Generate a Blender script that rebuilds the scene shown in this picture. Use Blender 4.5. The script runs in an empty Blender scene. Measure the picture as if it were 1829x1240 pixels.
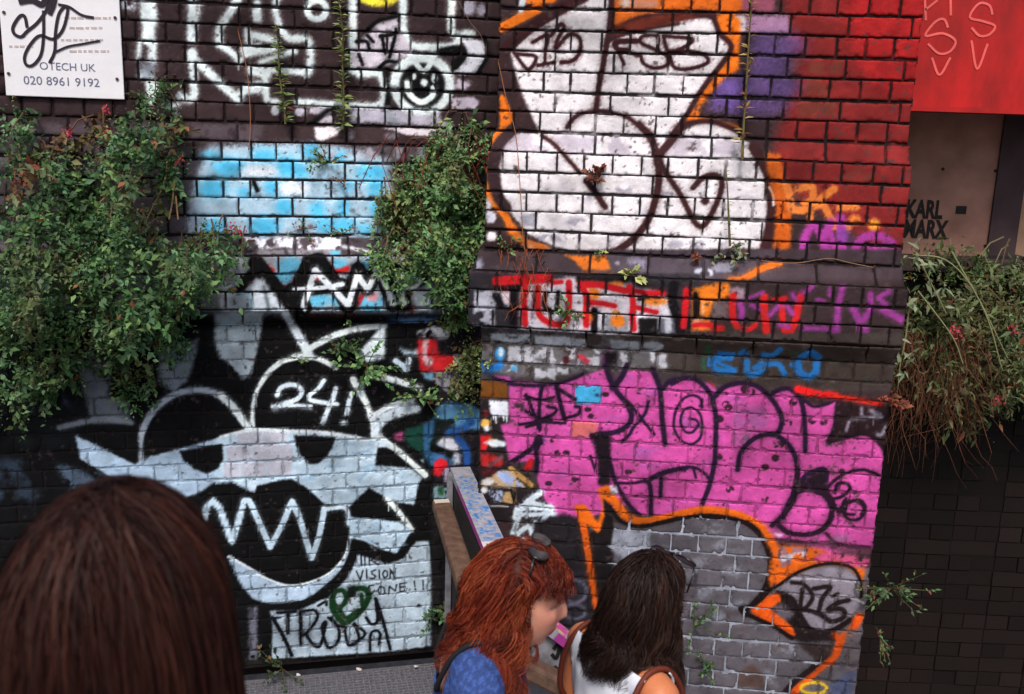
import bpy, bmesh, math, random
import numpy as np
from mathutils import Vector, Matrix

random.seed(7)
RNG = np.random.default_rng(11)
sc = bpy.context.scene
COL = sc.collection

# ---------------------------------------------------------------- camera
F_PX, PITCH, ROLL, CAM_H = 1765.306, 0.221965, 0.031890, 2.5      # focal length in photo pixels (1829 wide)
def cam_axes():
    f = np.array([0, math.cos(PITCH), -math.sin(PITCH)])
    u0 = np.array([0, math.sin(PITCH), math.cos(PITCH)])
    r0 = np.array([1.0, 0, 0])
    c, s = math.cos(ROLL), math.sin(ROLL)
    return c * r0 + s * u0, -s * r0 + c * u0, f
CR, CU, CF = cam_axes()
cam_d = bpy.data.cameras.new('camera'); cam = bpy.data.objects.new('camera', cam_d); COL.objects.link(cam)
cam_d.sensor_width = 36.0; cam_d.lens = F_PX / 1829 * 36.0
cam_d.clip_start = 0.05; cam_d.clip_end = 500
cam.matrix_world = Matrix(((CR[0], CU[0], -CF[0], 0), (CR[1], CU[1], -CF[1], 0), (CR[2], CU[2], -CF[2], CAM_H), (0, 0, 0, 1)))
sc.camera = cam
cam_d.dof.use_dof = True; cam_d.dof.focus_distance = 3.95; cam_d.dof.aperture_fstop = 5.6

# ---------------------------------------------------------------- light: bright overcast sky, soft high sun behind the camera
SUN_EL, SUN_AZ = math.radians(52), math.radians(186)       # azimuth clockwise from +Y
w = bpy.data.worlds.new('World'); sc.world = w; w.use_nodes = True
nt = w.node_tree; nt.nodes.clear()
sky = nt.nodes.new('ShaderNodeTexSky'); sky.sky_type = 'NISHITA'; sky.sun_disc = False
sky.sun_elevation = SUN_EL; sky.sun_rotation = SUN_AZ; sky.air_density = 1.0; sky.dust_density = 4.0; sky.ozone_density = 1.0
bg = nt.nodes.new('ShaderNodeBackground'); bg.inputs['Strength'].default_value = 0.09
wo = nt.nodes.new('ShaderNodeOutputWorld')
nt.links.new(sky.outputs[0], bg.inputs['Color']); nt.links.new(bg.outputs[0], wo.inputs['Surface'])
sd = bpy.data.lights.new('sun', 'SUN'); sd.energy = 1.5; sd.angle = math.radians(13); sd.color = (1.0, 0.94, 0.87)
sun = bpy.data.objects.new('sun', sd); COL.objects.link(sun)
sdir = Vector((math.sin(SUN_AZ) * math.cos(SUN_EL), math.cos(SUN_AZ) * math.cos(SUN_EL), math.sin(SUN_EL)))
sun.rotation_euler = sdir.to_track_quat('Z', 'Y').to_euler(); sun.location = (0, -3, 8)
vs = sc.view_settings; vs.view_transform = 'Standard'; vs.look = 'None'; vs.exposure = 0.75; vs.gamma = 1.0; vs.use_curve_mapping = False
sc.render.engine = 'CYCLES'
sc.cycles.max_bounces = 5; sc.cycles.diffuse_bounces = 3; sc.cycles.glossy_bounces = 2; sc.cycles.transparent_max_bounces = 6

# ---------------------------------------------------------------- pixel -> place
def rays(u, v):
    u = np.asarray(u, float); v = np.asarray(v, float)
    x = (u - 914.5) / F_PX; y = -(v - 620.0) / F_PX
    return CF[None, :] + x[..., None] * CR + y[..., None] * CU
def at_depth(u, v, y):            # point on the pixel's ray at world depth y
    R = rays(np.array([u]), np.array([v]))[0]; return Vector(R * (y / R[1])) + Vector((0, 0, CAM_H))
def at_height(u, v, z):
    R = rays(np.array([u]), np.array([v]))[0]; return Vector(R * ((z - CAM_H) / R[2])) + Vector((0, 0, CAM_H))

# ---------------------------------------------------------------- small helpers
def s2l(c):
    c = np.asarray(c, float) / 255.0
    return np.where(c <= 0.04045, c / 12.92, ((c + 0.055) / 1.055) ** 2.4)
def rgba(c, k=1.0):
    v = s2l(c) * k; return (float(v[0]), float(v[1]), float(v[2]), 1.0)
def hash2(ix, iy, seed):
    h = (ix.astype(np.int64) * 374761393 + iy.astype(np.int64) * 668265263 + seed * 974634777) & 0xFFFFFFFF
    h = ((h ^ (h >> 13)) * 1274126177) & 0xFFFFFFFF
    return ((h ^ (h >> 16)) & 0xFFFF) / 65535.0
def vnoise(x, y, seed=0):
    x = np.asarray(x, float); y = np.asarray(y, float)
    ix = np.floor(x); iy = np.floor(y); fx = x - ix; fy = y - iy
    fx = fx * fx * (3 - 2 * fx); fy = fy * fy * (3 - 2 * fy); ix = ix.astype(np.int64); iy = iy.astype(np.int64)
    a = hash2(ix, iy, seed); b = hash2(ix + 1, iy, seed); c = hash2(ix, iy + 1, seed); d = hash2(ix + 1, iy + 1, seed)
    return (a + (b - a) * fx) * (1 - fy) + (c + (d - c) * fx) * fy
def fbm(x, y, seed=0, oc=4):
    t = 0; a = 0.5; n = 0
    for o in range(oc):
        t = t + a * vnoise(x * 2 ** o, y * 2 ** o, seed + o * 17); n += a; a *= 0.55
    return t / n
def spline(pts, closed=False, n=8):
    P = np.asarray(pts, float)
    if len(P) < 3: 
        t = np.linspace(0, 1, n + 1)[:, None]; return P[0] * (1 - t) + P[-1] * t
    Q = np.vstack([P[-1], P, P[:2]]) if closed else np.vstack([2 * P[0] - P[1], P, 2 * P[-1] - P[-2]])
    out = []
    m = len(P) if closed else len(P) - 1
    t = np.linspace(0, 1, n, endpoint=False)[:, None]
    for i in range(m):
        a, b, c, d = Q[i:i + 4]
        out.append(0.5 * (2 * b + (c - a) * t + (2 * a - 5 * b + 4 * c - d) * t ** 2 + (3 * b - a - 3 * c + d) * t ** 3))
    if not closed: out.append(P[-1:])
    return np.vstack(out)

def link(o, parent=None):
    COL.objects.link(o)
    if parent is not None: o.parent = parent
    return o
def tag(o, label=None, cat=None, group=None, kind=None):
    if label: o['label'] = label
    if cat: o['category'] = cat
    if group: o['group'] = group
    if kind: o['kind'] = kind
    return o
def empty(name, loc=(0, 0, 0), rz=0.0, label=None, cat=None, group=None):
    o = bpy.data.objects.new(name, None); o.empty_display_size = 0.1; COL.objects.link(o)
    o.location = loc; o.rotation_euler = (0, 0, rz); return tag(o, label, cat, group)
def np_mesh(name, verts, quads=None, tris=None, col=None, smooth=False, uv=None):
    me = bpy.data.meshes.new(name)
    verts = np.asarray(verts, np.float32); nq = 0 if quads is None else len(quads); nt_ = 0 if tris is None else len(tris)
    me.vertices.add(len(verts)); me.vertices.foreach_set('co', verts.ravel())
    loops = np.concatenate(([np.asarray(quads, np.int32).ravel()] if nq else []) + ([np.asarray(tris, np.int32).ravel()] if nt_ else []))
    me.loops.add(len(loops)); me.loops.foreach_set('vertex_index', loops)
    me.polygons.add(nq + nt_)
    st = np.concatenate([np.arange(nq) * 4, nq * 4 + np.arange(nt_) * 3]).astype(np.int32)
    me.polygons.foreach_set('loop_start', st)
    me.polygons.foreach_set('loop_total', np.concatenate([np.full(nq, 4), np.full(nt_, 3)]).astype(np.int32))
    me.polygons.foreach_set('use_smooth', np.full(nq + nt_, smooth))
    if col is not None:
        at = me.color_attributes.new('paint', 'FLOAT_COLOR', 'POINT')
        c = np.ones((len(verts), 4), np.float32); c[:, :3] = col; at.data.foreach_set('color', c.ravel())
    me.update(calc_edges=True); return me
def mesh_obj(name, me, mat, parent=None):
    o = bpy.data.objects.new(name, me); 
    if mat is not None and len(me.materials) == 0: me.materials.append(mat)
    return link(o, parent)
class MB:                          # collects simple shapes into one mesh
    def __init__(s): s.v = []; s.f = []; s.c = []; s.cur = (1, 1, 1)
    def add(s, v, f):
        b = len(s.v); s.v += [tuple(map(float, p)) for p in v]; s.f += [tuple(i + b for i in q) for q in f]; s.c += [s.cur] * len(v)
    def box(s, c, d, R=None):
        h = [x / 2 for x in d]; c = Vector(c)
        pts = [Vector((sx * h[0], sy * h[1], sz * h[2])) for sx in (-1, 1) for sy in (-1, 1) for sz in (-1, 1)]
        pts = [(R @ p if R else p) + c for p in pts]
        s.add(pts, [(0, 1, 3, 2), (4, 6, 7, 5), (0, 4, 5, 1), (2, 3, 7, 6), (0, 2, 6, 4), (1, 5, 7, 3)])
    def bar(s, a, b, wd, ht, up=(0, 0, 1)):
        a = Vector(a); b = Vector(b); x = (b - a).normalized(); y = Vector(up).cross(x).normalized(); z = x.cross(y)
        R = Matrix((x, y, z)).transposed(); s.box((a + b) / 2, ((b - a).length, wd, ht), R)
    def tube(s, pts, rad, n=6, cap=True):
        pts = [Vector(p) for p in pts]; m = len(pts); ring = []
        rad = [rad] * m if not hasattr(rad, '__len__') else rad
        ref = Vector((0.31, 0.77, 0.55))
        v = []; f = []
        for i, p in enumerate(pts):
            t = (pts[min(i + 1, m - 1)] - pts[max(i - 1, 0)]).normalized()
            x = t.cross(ref)
            if x.length < 1e-3: x = t.cross(Vector((1, 0, 0)))
            x.normalize(); y = t.cross(x)
            for k in range(n):
                a = 2 * math.pi * k / n; v.append(p + (x * math.cos(a) + y * math.sin(a)) * rad[i])
        for i in range(m - 1):
            for k in range(n):
                f.append((i * n + k, i * n + (k + 1) % n, (i + 1) * n + (k + 1) % n, (i + 1) * n + k))
        if cap: f.append(tuple(range(n))[::-1]); f.append(tuple((m - 1) * n + k for k in range(n)))
        s.add(v, f)
    def build(s, name, mat, parent=None, smooth=False, bevel=0.0):
        me = bpy.data.meshes.new(name); me.from_pydata(s.v, [], s.f)
        at = me.color_attributes.new('paint', 'FLOAT_COLOR', 'POINT')
        at.data.foreach_set('color', np.hstack([np.array(s.c, np.float32).reshape(-1, 3), np.ones((len(s.v), 1), np.float32)]).ravel())
        if smooth: me.polygons.foreach_set('use_smooth', np.full(len(me.polygons), True))
        me.update(); o = mesh_obj(name, me, mat, parent)
        if bevel:
            m = o.modifiers.new('bevel', 'BEVEL'); m.width = bevel; m.segments = 2; m.limit_method = 'ANGLE'
        return o

# ---------------------------------------------------------------- materials
def mat_paint(name, rough=0.7, spec=0.25, grain=0.16, gscale=420, bump=0.25, bscale=260, speck=0.0, bdist=0.0015, sheen=0.0):
    """colour from the mesh's own paint attribute, broken up by fine grain and relief"""
    m = bpy.data.materials.new(name); m.use_nodes = True; n = m.node_tree.nodes; l = m.node_tree.links
    b = n['Principled BSDF']; b.inputs['Roughness'].default_value = rough; b.inputs['Specular IOR Level'].default_value = spec
    a = n.new('ShaderNodeVertexColor'); a.layer_name = 'paint'
    tc = n.new('ShaderNodeTexCoord'); geo = n.new('ShaderNodeNewGeometry')
    nz = n.new('ShaderNodeTexNoise'); nz.inputs['Scale'].default_value = gscale; nz.inputs['Detail'].default_value = 3
    l.new(geo.outputs['Position'], nz.inputs['Vector'])
    mr = n.new('ShaderNodeMapRange'); mr.inputs[1].default_value = 0.25; mr.inputs[2].default_value = 0.75
    mr.inputs[3].default_value = 1 - grain; mr.inputs[4].default_value = 1 + grain; l.new(nz.outputs['Fac'], mr.inputs[0])
    mx = n.new('ShaderNodeMix'); mx.data_type = 'RGBA'; mx.blend_type = 'MULTIPLY'; mx.inputs[0].default_value = 1.0
    l.new(a.outputs['Color'], mx.inputs[6]); l.new(mr.outputs[0], mx.inputs[7])
    last = mx.outputs[2]
    if speck > 0:
        n2 = n.new('ShaderNodeTexNoise'); n2.inputs['Scale'].default_value = 95; n2.inputs['Detail'].default_value = 6; n2.inputs['Roughness'].default_value = 0.75
        l.new(geo.outputs['Position'], n2.inputs['Vector'])
        r2 = n.new('ShaderNodeMapRange'); r2.inputs[1].default_value = 0.30; r2.inputs[2].default_value = 0.40; r2.inputs[3].default_value = 1 - speck; r2.inputs[4].default_value = 1
        l.new(n2.outputs['Fac'], r2.inputs[0])
        m2 = n.new('ShaderNodeMix'); m2.data_type = 'RGBA'; m2.blend_type = 'MULTIPLY'; m2.inputs[0].default_value = 1.0
        l.new(last, m2.inputs[6]); l.new(r2.outputs[0], m2.inputs[7]); last = m2.outputs[2]
    l.new(last, b.inputs['Base Color'])
    n3 = n.new('ShaderNodeTexNoise'); n3.inputs['Scale'].default_value = bscale; n3.inputs['Detail'].default_value = 5; l.new(geo.outputs['Position'], n3.inputs['Vector'])
    bp = n.new('ShaderNodeBump'); bp.inputs['Strength'].default_value = bump; bp.inputs['Distance'].default_value = bdist
    l.new(n3.outputs['Fac'], bp.inputs['Height']); l.new(bp.outputs[0], b.inputs['Normal'])
    return m
def mat_flat(name, c, rough=0.6, spec=0.3, metal=0.0, grain=0.12, gscale=120, bump=0.15, bscale=90, c2=None, stretch=(1, 1, 1), coord='Object'):
    m = bpy.data.materials.new(name); m.use_nodes = True; n = m.node_tree.nodes; l = m.node_tree.links
    b = n['Principled BSDF']; b.inputs['Roughness'].default_value = rough; b.inputs['Specular IOR Level'].default_value = spec; b.inputs['Metallic'].default_value = metal
    tc = n.new('ShaderNodeTexCoord'); mp = n.new('ShaderNodeMapping'); mp.inputs['Scale'].default_value = stretch; l.new(tc.outputs[coord], mp.inputs[0])
    nz = n.new('ShaderNodeTexNoise'); nz.inputs['Scale'].default_value = gscale; nz.inputs['Detail'].default_value = 6; nz.inputs['Roughness'].default_value = 0.65
    l.new(mp.outputs[0], nz.inputs['Vector'])
    cr = n.new('ShaderNodeValToRGB'); a = np.array(rgba(c)); lo = a * (1 - grain) if c2 is None else np.array(rgba(c2)); hi = a * (1 + grain) if c2 is None else a
    cr.color_ramp.elements[0].position = 0.32; cr.color_ramp.elements[1].position = 0.68
    cr.color_ramp.elements[0].color = (*[float(t) for t in lo[:3]], 1); cr.color_ramp.elements[1].color = (*[float(min(t, 0.9)) for t in hi[:3]], 1)
    l.new(nz.outputs['Fac'], cr.inputs[0]); l.new(cr.outputs[0], b.inputs['Base Color'])
    n3 = n.new('ShaderNodeTexNoise'); n3.inputs['Scale'].default_value = bscale; n3.inputs['Detail'].default_value = 5; l.new(mp.outputs[0], n3.inputs['Vector'])
    bp = n.new('ShaderNodeBump'); bp.inputs['Strength'].default_value = bump; bp.inputs['Distance'].default_value = 0.003
    l.new(n3.outputs['Fac'], bp.inputs['Height']); l.new(bp.outputs[0], b.inputs['Normal'])
    return m
M_BRICK = mat_paint('painted_brick', rough=0.8, spec=0.06, grain=0.24, speck=0.2)
M_MORTAR = mat_paint('mortar', rough=0.9, spec=0.1, grain=0.3, gscale=240, bump=0.6)
M_CORE = mat_flat('wall_core', (38, 32, 32), rough=0.95, spec=0.05)
# ---------------------------------------------------------------- the two brick faces
Z0, CH = 2.92146, 0.075                    # height of course line 0, course height
def nline(z): return (Z0 - z) / CH
class Wall:
    def __init__(s, az, d, steps, srange, zrange):
        s.az, s.d = az, d; s.e = np.array([math.cos(az), math.sin(az), 0]); s.n = np.array([-math.sin(az), math.cos(az), 0])
        s.steps = steps; s.s0, s.s1 = srange; s.z0, s.z1 = zrange; s.res = 0.0025
        s.W = int((s.s1 - s.s0) / s.res) + 1; s.H = int((s.z1 - s.z0) / s.res) + 1
        s.rgb = np.zeros((s.H, s.W, 3)); s.mort = np.zeros((s.H, s.W)); s.mcol = np.zeros((s.H, s.W, 3))
        S, Z = np.meshgrid(s.s0 + np.arange(s.W) * s.res, s.z1 - np.arange(s.H) * s.res); s.S, s.Z = S, Z
        s.grain = fbm(S / 0.006, Z / 0.006, 5, 3) - 0.5; s.big = fbm(S / 0.12, Z / 0.12, 9, 4) - 0.5
    def off(s, z):
        n = nline(np.asarray(z, float)); return np.interp(n, [a for a, b in s.steps], [b for a, b in s.steps])
    def hit(s, u, v):
        R = rays(u, v); den = R @ s.n; z = np.full(np.shape(u), 2.0)
        for _ in range(4):
            t = (s.d - s.off(z)) / den; z = t * R[..., 2] + CAM_H
        P = R * t[..., None]; return P @ s.e, z
    def px(s, reg, pts):               # crop coordinates -> canvas coordinates
        p = np.asarray(pts, float); u = reg[0] + p[:, 0] / reg[2]; v = reg[1] + p[:, 1] / reg[2]
        a, z = s.hit(u, v); return np.stack([(a - s.s0) / s.res, (s.z1 - z) / s.res], 1)
    def k(s, reg): return s.d / F_PX / s.res / reg[2]
LW = Wall(0.23620, 4.22968, [(-99, 0), (6, 0), (7, .0246), (12, .0246), (13, .110), (16.02, .110), (16.06, .0393), (99, .0393)], (-2.75, 1.0), (-0.05, 3.35))
PW = Wall(-0.096445, 3.86041, [(-99, 0), (6, 0), (7, .0311), (12, .0311), (13, .099), (16.02, .099), (16.06, .0566), (99, .0566)], (-0.62, 1.2), (-0.5, 3.35))

def blur(m, r):
    if r < 0.6: return m
    k = int(max(1, round(r)));
    for ax in (0, 1):
        for _ in range(2):
            c = np.cumsum(np.pad(m, [(k + 1, k) if a == ax else (0, 0) for a in (0, 1)], mode='edge'), axis=ax)
            n = 2 * k + 1
            m = ((c[n:] - c[:-n]) if ax == 0 else (c[:, n:] - c[:, :-n])) / n
    return m
def comp(W, y0, x0, a, col, mode=None):
    h, w_ = a.shape; sl = np.s_[y0:y0 + h, x0:x0 + w_]
    if mode == 'mortar':
        W.mort[sl] = W.mort[sl] * (1 - a) + a; W.mcol[sl] = W.mcol[sl] * (1 - a[..., None]) + np.array(col) * a[..., None]
    else: W.rgb[sl] = W.rgb[sl] * (1 - a[..., None]) + np.array(col, float) * a[..., None]
def polymask(W, P, pad):
    x0 = int(max(0, P[:, 0].min() - pad)); x1 = int(min(W.W, P[:, 0].max() + pad + 2)); y0 = int(max(0, P[:, 1].min() - pad)); y1 = int(min(W.H, P[:, 1].max() + pad + 2))
    if x1 <= x0 or y1 <= y0: return None
    m = np.zeros((y1 - y0, x1 - x0)); X = np.arange(x0, x1)
    A = P; B = np.roll(P, -1, 0)
    for i, y in enumerate(range(y0, y1)):
        c = (A[:, 1] <= y) != (B[:, 1] <= y)
        if not c.any(): continue
        xs = np.sort(A[c, 0] + (y - A[c, 1]) * (B[c, 0] - A[c, 0]) / (B[c, 1] - A[c, 1]))
        for q in range(0, len(xs) - 1, 2): m[i] += np.clip(X - xs[q] + 0.5, 0, 1) * np.clip(xs[q + 1] - X + 0.5, 0, 1)
    return np.clip(m, 0, 1), y0, x0
def fill(W, reg, pts, col, soft=2.0, a=1.0, sm=False, thr=None, sc_=0.03, seed=1, mode=None):
    if sm: pts = spline(pts, True, 6)
    P = W.px(reg, pts); pad = soft * 2 + 4; r = polymask(W, P, pad)
    if r is None: return
    m, y0, x0 = r; m = blur(m, soft * 0.5)
    sl = np.s_[y0:y0 + m.shape[0], x0:x0 + m.shape[1]]
    m = np.clip((m - 0.5) * 1.0 + 0.5 + W.grain[sl] * 0.9 * (m > 0.03) * (m < 0.97), 0, 1)
    if thr is not None:
        q = fbm(W.S[sl] / sc_, W.Z[sl] / sc_, seed, 4); m = m * np.clip((q - thr) * 9 + 0.5, 0, 1)
    comp(W, y0, x0, m * a, col, mode)
def rect(W, reg, x0, y0, x1, y1, col, **k): fill(W, reg, [(x0, y0), (x1, y0), (x1, y1), (x0, y1)], col, **k)
def line(W, reg, pts, wd, col, soft=1.6, a=1.0, sm=True, w2=None, mode=None):
    p = spline(pts, False, 7) if sm and len(pts) > 2 else np.asarray(pts, float)
    if len(p) == 2: p = spline(p, False, 6)
    P = W.px(reg, p); k = W.k(reg); r = np.linspace(wd, wd if w2 is None else w2, len(P)) * k / 2
    halo = 9.0 if (mode is None and r.max() > 2.6 and soft < 7) else 0.0
    mx = r.max() + soft + 2 + halo
    x0 = int(max(0, P[:, 0].min() - mx)); x1 = int(min(W.W, P[:, 0].max() + mx + 2)); y0 = int(max(0, P[:, 1].min() - mx)); y1 = int(min(W.H, P[:, 1].max() + mx + 2))
    if x1 <= x0 or y1 <= y0: return
    D = np.full((y1 - y0, x1 - x0), -99.0)
    for i in range(len(P) - 1):
        A, B = P[i], P[i + 1]; q = max(r[i], r[i + 1]) + soft + 2 + halo
        a0 = int(max(x0, min(A[0], B[0]) - q)); a1 = int(min(x1, max(A[0], B[0]) + q + 2)); b0 = int(max(y0, min(A[1], B[1]) - q)); b1 = int(min(y1, max(A[1], B[1]) + q + 2))
        if a1 <= a0 or b1 <= b0: continue
        X, Y = np.meshgrid(np.arange(a0, a1), np.arange(b0, b1)); d = B - A; L2 = max(d @ d, 1e-6)
        t = np.clip(((X - A[0]) * d[0] + (Y - A[1]) * d[1]) / L2, 0, 1)
        dist = np.hypot(X - A[0] - t * d[0], Y - A[1] - t * d[1]); v = (r[i] + (r[i + 1] - r[i]) * t) - dist
        sl = np.s_[b0 - y0:b1 - y0, a0 - x0:a1 - x0]; D[sl] = np.maximum(D[sl], v)
    g = W.grain[y0:y1, x0:x1]
    m = np.clip(D / max(soft, 0.5) + 0.5 + g * 0.7, 0, 1); m[D < -soft - 1] = 0
    if halo: m = np.maximum(m, np.clip(1 + D / halo, 0, 1) ** 2 * np.clip(.20 + g * 1.5 + W.big[y0:y1, x0:x1] * .8, 0, .6))      # overspray
    if mode is None and random.random() < .16 and r.max() > 3.5:                                                              # a run of paint
        j = random.randrange(len(P)); xx = int(P[j, 0] - x0); yy = int(P[j, 1] - y0); ln = random.randint(10, 42)
        for t_ in range(ln):
            if 0 <= yy + t_ < m.shape[0] and 1 <= xx < m.shape[1] - 1: m[yy + t_, xx] = max(m[yy + t_, xx], .85); m[yy + t_, xx + 1] = max(m[yy + t_, xx + 1], .5)
    comp(W, y0, x0, m * a, col, mode)
def blob(W, reg, x, y, rx, ry, col, soft=2.0, a=1.0, thr=None, **k):
    t = np.linspace(0, 2 * np.pi, 20, endpoint=False); fill(W, reg, np.stack([x + rx * np.cos(t), y + ry * np.sin(t)], 1), col, soft=soft, a=a, thr=thr, **k)
def ring(W, reg, x, y, rx, ry, wd, col, soft=2.0, a=1.0, t0=0, t1=360):
    t = np.radians(np.linspace(t0, t1, 25)); line(W, reg, np.stack([x + rx * np.cos(t), y + ry * np.sin(t)], 1), wd, col, soft=soft, a=a, sm=False)
# crops of the photograph the graffiti was read from: (x, y, magnification)
PX = (0, 0, 1)
A1 = (0, 0, 3.976); A2 = (440, 0, 3.976); A3 = (860, 0, 3.976); A4 = (1300, 0, 3.457); A5 = (0, 280, 3.648); A6 = (340, 250, 3.352); A7 = (840, 230, 3.18); A8 = (1340, 250, 3.352)
B1 = (0, 600, 3.874); B2 = (400, 560, 3.81); B3 = (820, 560, 3.81); B4 = (1220, 560, 3.81); B5 = (340, 840, 3.1); B6 = (740, 820, 2.953); B7 = (980, 840, 3.1); B8 = (1340, 840, 3.1)
C1 = (860, 420, 4.768); C2 = (1240, 420, 4.5725); C3 = (1200, 640, 4.4275); C4 = (840, 640, 4.429); C5 = (1200, 900, 3.647); C7 = (600, 600, 4.133); C8 = (460, 960, 4.429)
WHT = (207, 218, 222); BLK = (17, 18, 20); DKB = (58, 45, 48); ORG = (222, 118, 34); PNK = (194, 80, 156); RED = (196, 32, 42); CYN = (92, 184, 218); BLU = (40, 112, 186)
PUR = (122, 82, 160); MAR = (58, 32, 36); GRY = (120, 118, 124); PWH = (216, 212, 217); INK = (40, 24, 48)
# ---------------------------------------------------------------- graffiti on the recessed wall (left)
W = LW
W.rgb[:] = DKB; W.rgb *= (1 + W.big[..., None] * 0.35)
def L_(reg, pts, wd, col=WHT, **k): line(LW, reg, pts, wd, col, **k)
def F_(reg, pts, col=WHT, **k): fill(LW, reg, pts, col, **k)
# --- upper courses: white outlined letters on black-brown
for pts, wd in [([(1045, -30), (1060, 135)], 105), ([(1055, 150), (1055, 285)], 82), ([(988, 300), (982, 412)], 30), ([(1088, 300), (1080, 425)], 52),
                ([(1080, 590), (1085, 700)], 85), ([(1365, -30), (1365, 155)], 58), ([(1420, 30), (1398, 135)], 24), ([(1367, 175), (1362, 275)], 66), ([(1365, 375), (1365, 425)], 70),
                ([(1372, 455), (1372, 690), (1280, 685)], 56), ([(1415, 450), (1550, 580), (1690, 700)], 60), ([(1690, 700), (1745, 625), (1840, 600)], 52),
                ([(1700, -20), (1610, 120), (1560, 200), (1555, 300)], 54), ([(1560, 315), (1640, 370), (1700, 430)], 48), ([(1740, 350), (1830, 335)], 62), ([(1755, 220), (1762, 280)], 48), ([(1829, 30), (1825, 130)], 50), ([(1000, 545), (1030, 530)], 40), ([(1210, 760), (1260, 745)], 36)]:
    L_(A1, pts, wd, soft=6)
blob(W, A1, 915, 25, 60, 45, (190, 195, 205), soft=8, thr=.4); rect(W, A1, 985, 445, 1105, 560, (140, 150, 162), soft=8, a=.8)
for pts, wd in [([(222, -20), (205, 60), (235, 185)], 46), ([(250, 220), (315, 275), (440, 285), (452, 470), (428, 528)], 54), ([(40, 245), (210, 285)], 50), ([(-10, 385), (210, 348)], 44),
                ([(100, 440), (345, 362)], 40), ([(170, 492), (435, 520)], 44), ([(130, 515), (148, 700), (225, 722)], 50), ([(40, 500), (140, 520)], 70), ([(-10, 645), (90, 635)], 44),
                ([(757, -20), (757, 505)], 58), ([(805, 530), (955, 535), (958, 735), (700, 745), (365, 722)], 58), ([(1112, -20), (1112, 240)], 56), ([(1118, 240), (1185, 330), (1445, 335), (1510, 290)], 58),
                ([(1462, -20), (1462, 228), (1600, 240)], 58), ([(70, 90), (80, 120)], 50)]:
    L_(A2, pts, wd, soft=6)
ring(W, A2, 500, 70, 68, 66, 44, WHT, soft=3)
blob(W, A2, 940, -8, 135, 52, (222, 210, 70), soft=3)
F_(A2, [(880, 225), (930, 170), (1080, 125), (1105, 240), (1160, 335), (1200, 385), (1090, 425), (990, 485), (830, 485), (740, 470), (740, 380), (800, 300)], (196, 190, 202), soft=3)
for pts in [[(860, 210), (940, 150), (1065, 118)], [(860, 258), (900, 300)], [(950, 262), (1055, 245), (1062, 210)], [(962, 262), (985, 380)], [(1058, 262), (1015, 412)], [(780, 300), (850, 298), (872, 345)], [(800, 390), (825, 462)], [(945, 485), (1000, 440), (1085, 450)]]:
    L_(A2, pts, 26, BLK)
L_(A2, [(1000, 500), (1015, 620), (1000, 740)], 40, BLK, soft=4)
F_(A2, [(1540, 288), (1690, 300), (1702, 390), (1650, 500), (1560, 532), (1470, 512), (1550, 430), (1562, 350)], (208, 210, 222), sm=True)
L_(A2, [(1685, 265), (1715, 385), (1645, 520)], 30, BLK)
L_(A2, [(1385, 375), (1500, 355), (1540, 390), (1480, 470)], 60, BLK, soft=4)
F_(A2, [(500, 880), (560, 828), (620, 820), (625, 882)], (184, 178, 192)); F_(A2, [(740, 780), (860, 770), (1000, 780), (1380, 790), (1372, 905), (1190, 892), (1000, 885), (900, 872), (740, 880)], (172, 170, 184), soft=4)
ring(W, A2, 1250, 600, 195, 185, 70, WHT, soft=5); blob(W, A2, 1250, 610, 158, 158, BLK, soft=3)
for x, y, rx, ry in [(1262, 590, 27, 27), (1190, 548, 18, 24), (1335, 560, 22, 36)]: blob(W, A2, x, y, rx, ry, WHT)
L_(A2, [(1142, 595), (1160, 665), (1240, 722), (1318, 680), (1328, 630)], 40)
L_(A2, [(1165, 395), (1260, 508), (1340, 395)], 36)
L_(A2, [(1000, 780), (1060, 880)], 50, (150, 155, 165), soft=8); F_(A2, [(1100, 690), (1180, 760), (1160, 830), (1090, 760)], WHT, soft=5)
F_(A2, [(480, 900), (690, 900), (640, 958), (540, 1000), (490, 985)], (206, 200, 208)); F_(A2, [(950, 908), (1455, 920), (1470, 992), (1300, 968), (1130, 962), (1040, 930)], (206, 200, 208))
F_(A2, [(1370, 850), (1480, 890), (1470, 905), (1370, 905)], (190, 185, 195)); F_(A2, [(1460, 690), (1620, 688), (1655, 722), (1620, 782), (1460, 772)], (176, 168, 184)); F_(A2, [(1500, 560), (1600, 590), (1560, 640), (1480, 630)], (176, 168, 184), soft=4)
blob(W, A2, 1580, 50, 52, 55, (166, 164, 180), soft=3); blob(W, A2, 1668, 70, 35, 45, (140, 138, 150), soft=4)
blob(W, A2, 390, 800, 48, 32, (186, 182, 194), thr=.35); blob(W, A2, 205, 790, 34, 36, (176, 180, 188)); blob(W, A2, 530, 790, 90, 30, (180, 176, 188), thr=.4)
L_(A2, [(470, 880), (560, 800), (650, 770)], 34, BLK, soft=5); blob(W, A2, 740, 960, 30, 30, (120, 115, 125), soft=4); blob(W, A2, 1030, 970, 50, 25, (120, 112, 122), soft=4)
# sloped ledge course stays grey-brown
rect(W, PX, -60, 222, 470, 256, (84, 76, 84), soft=6, a=.75, thr=.3)
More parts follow.
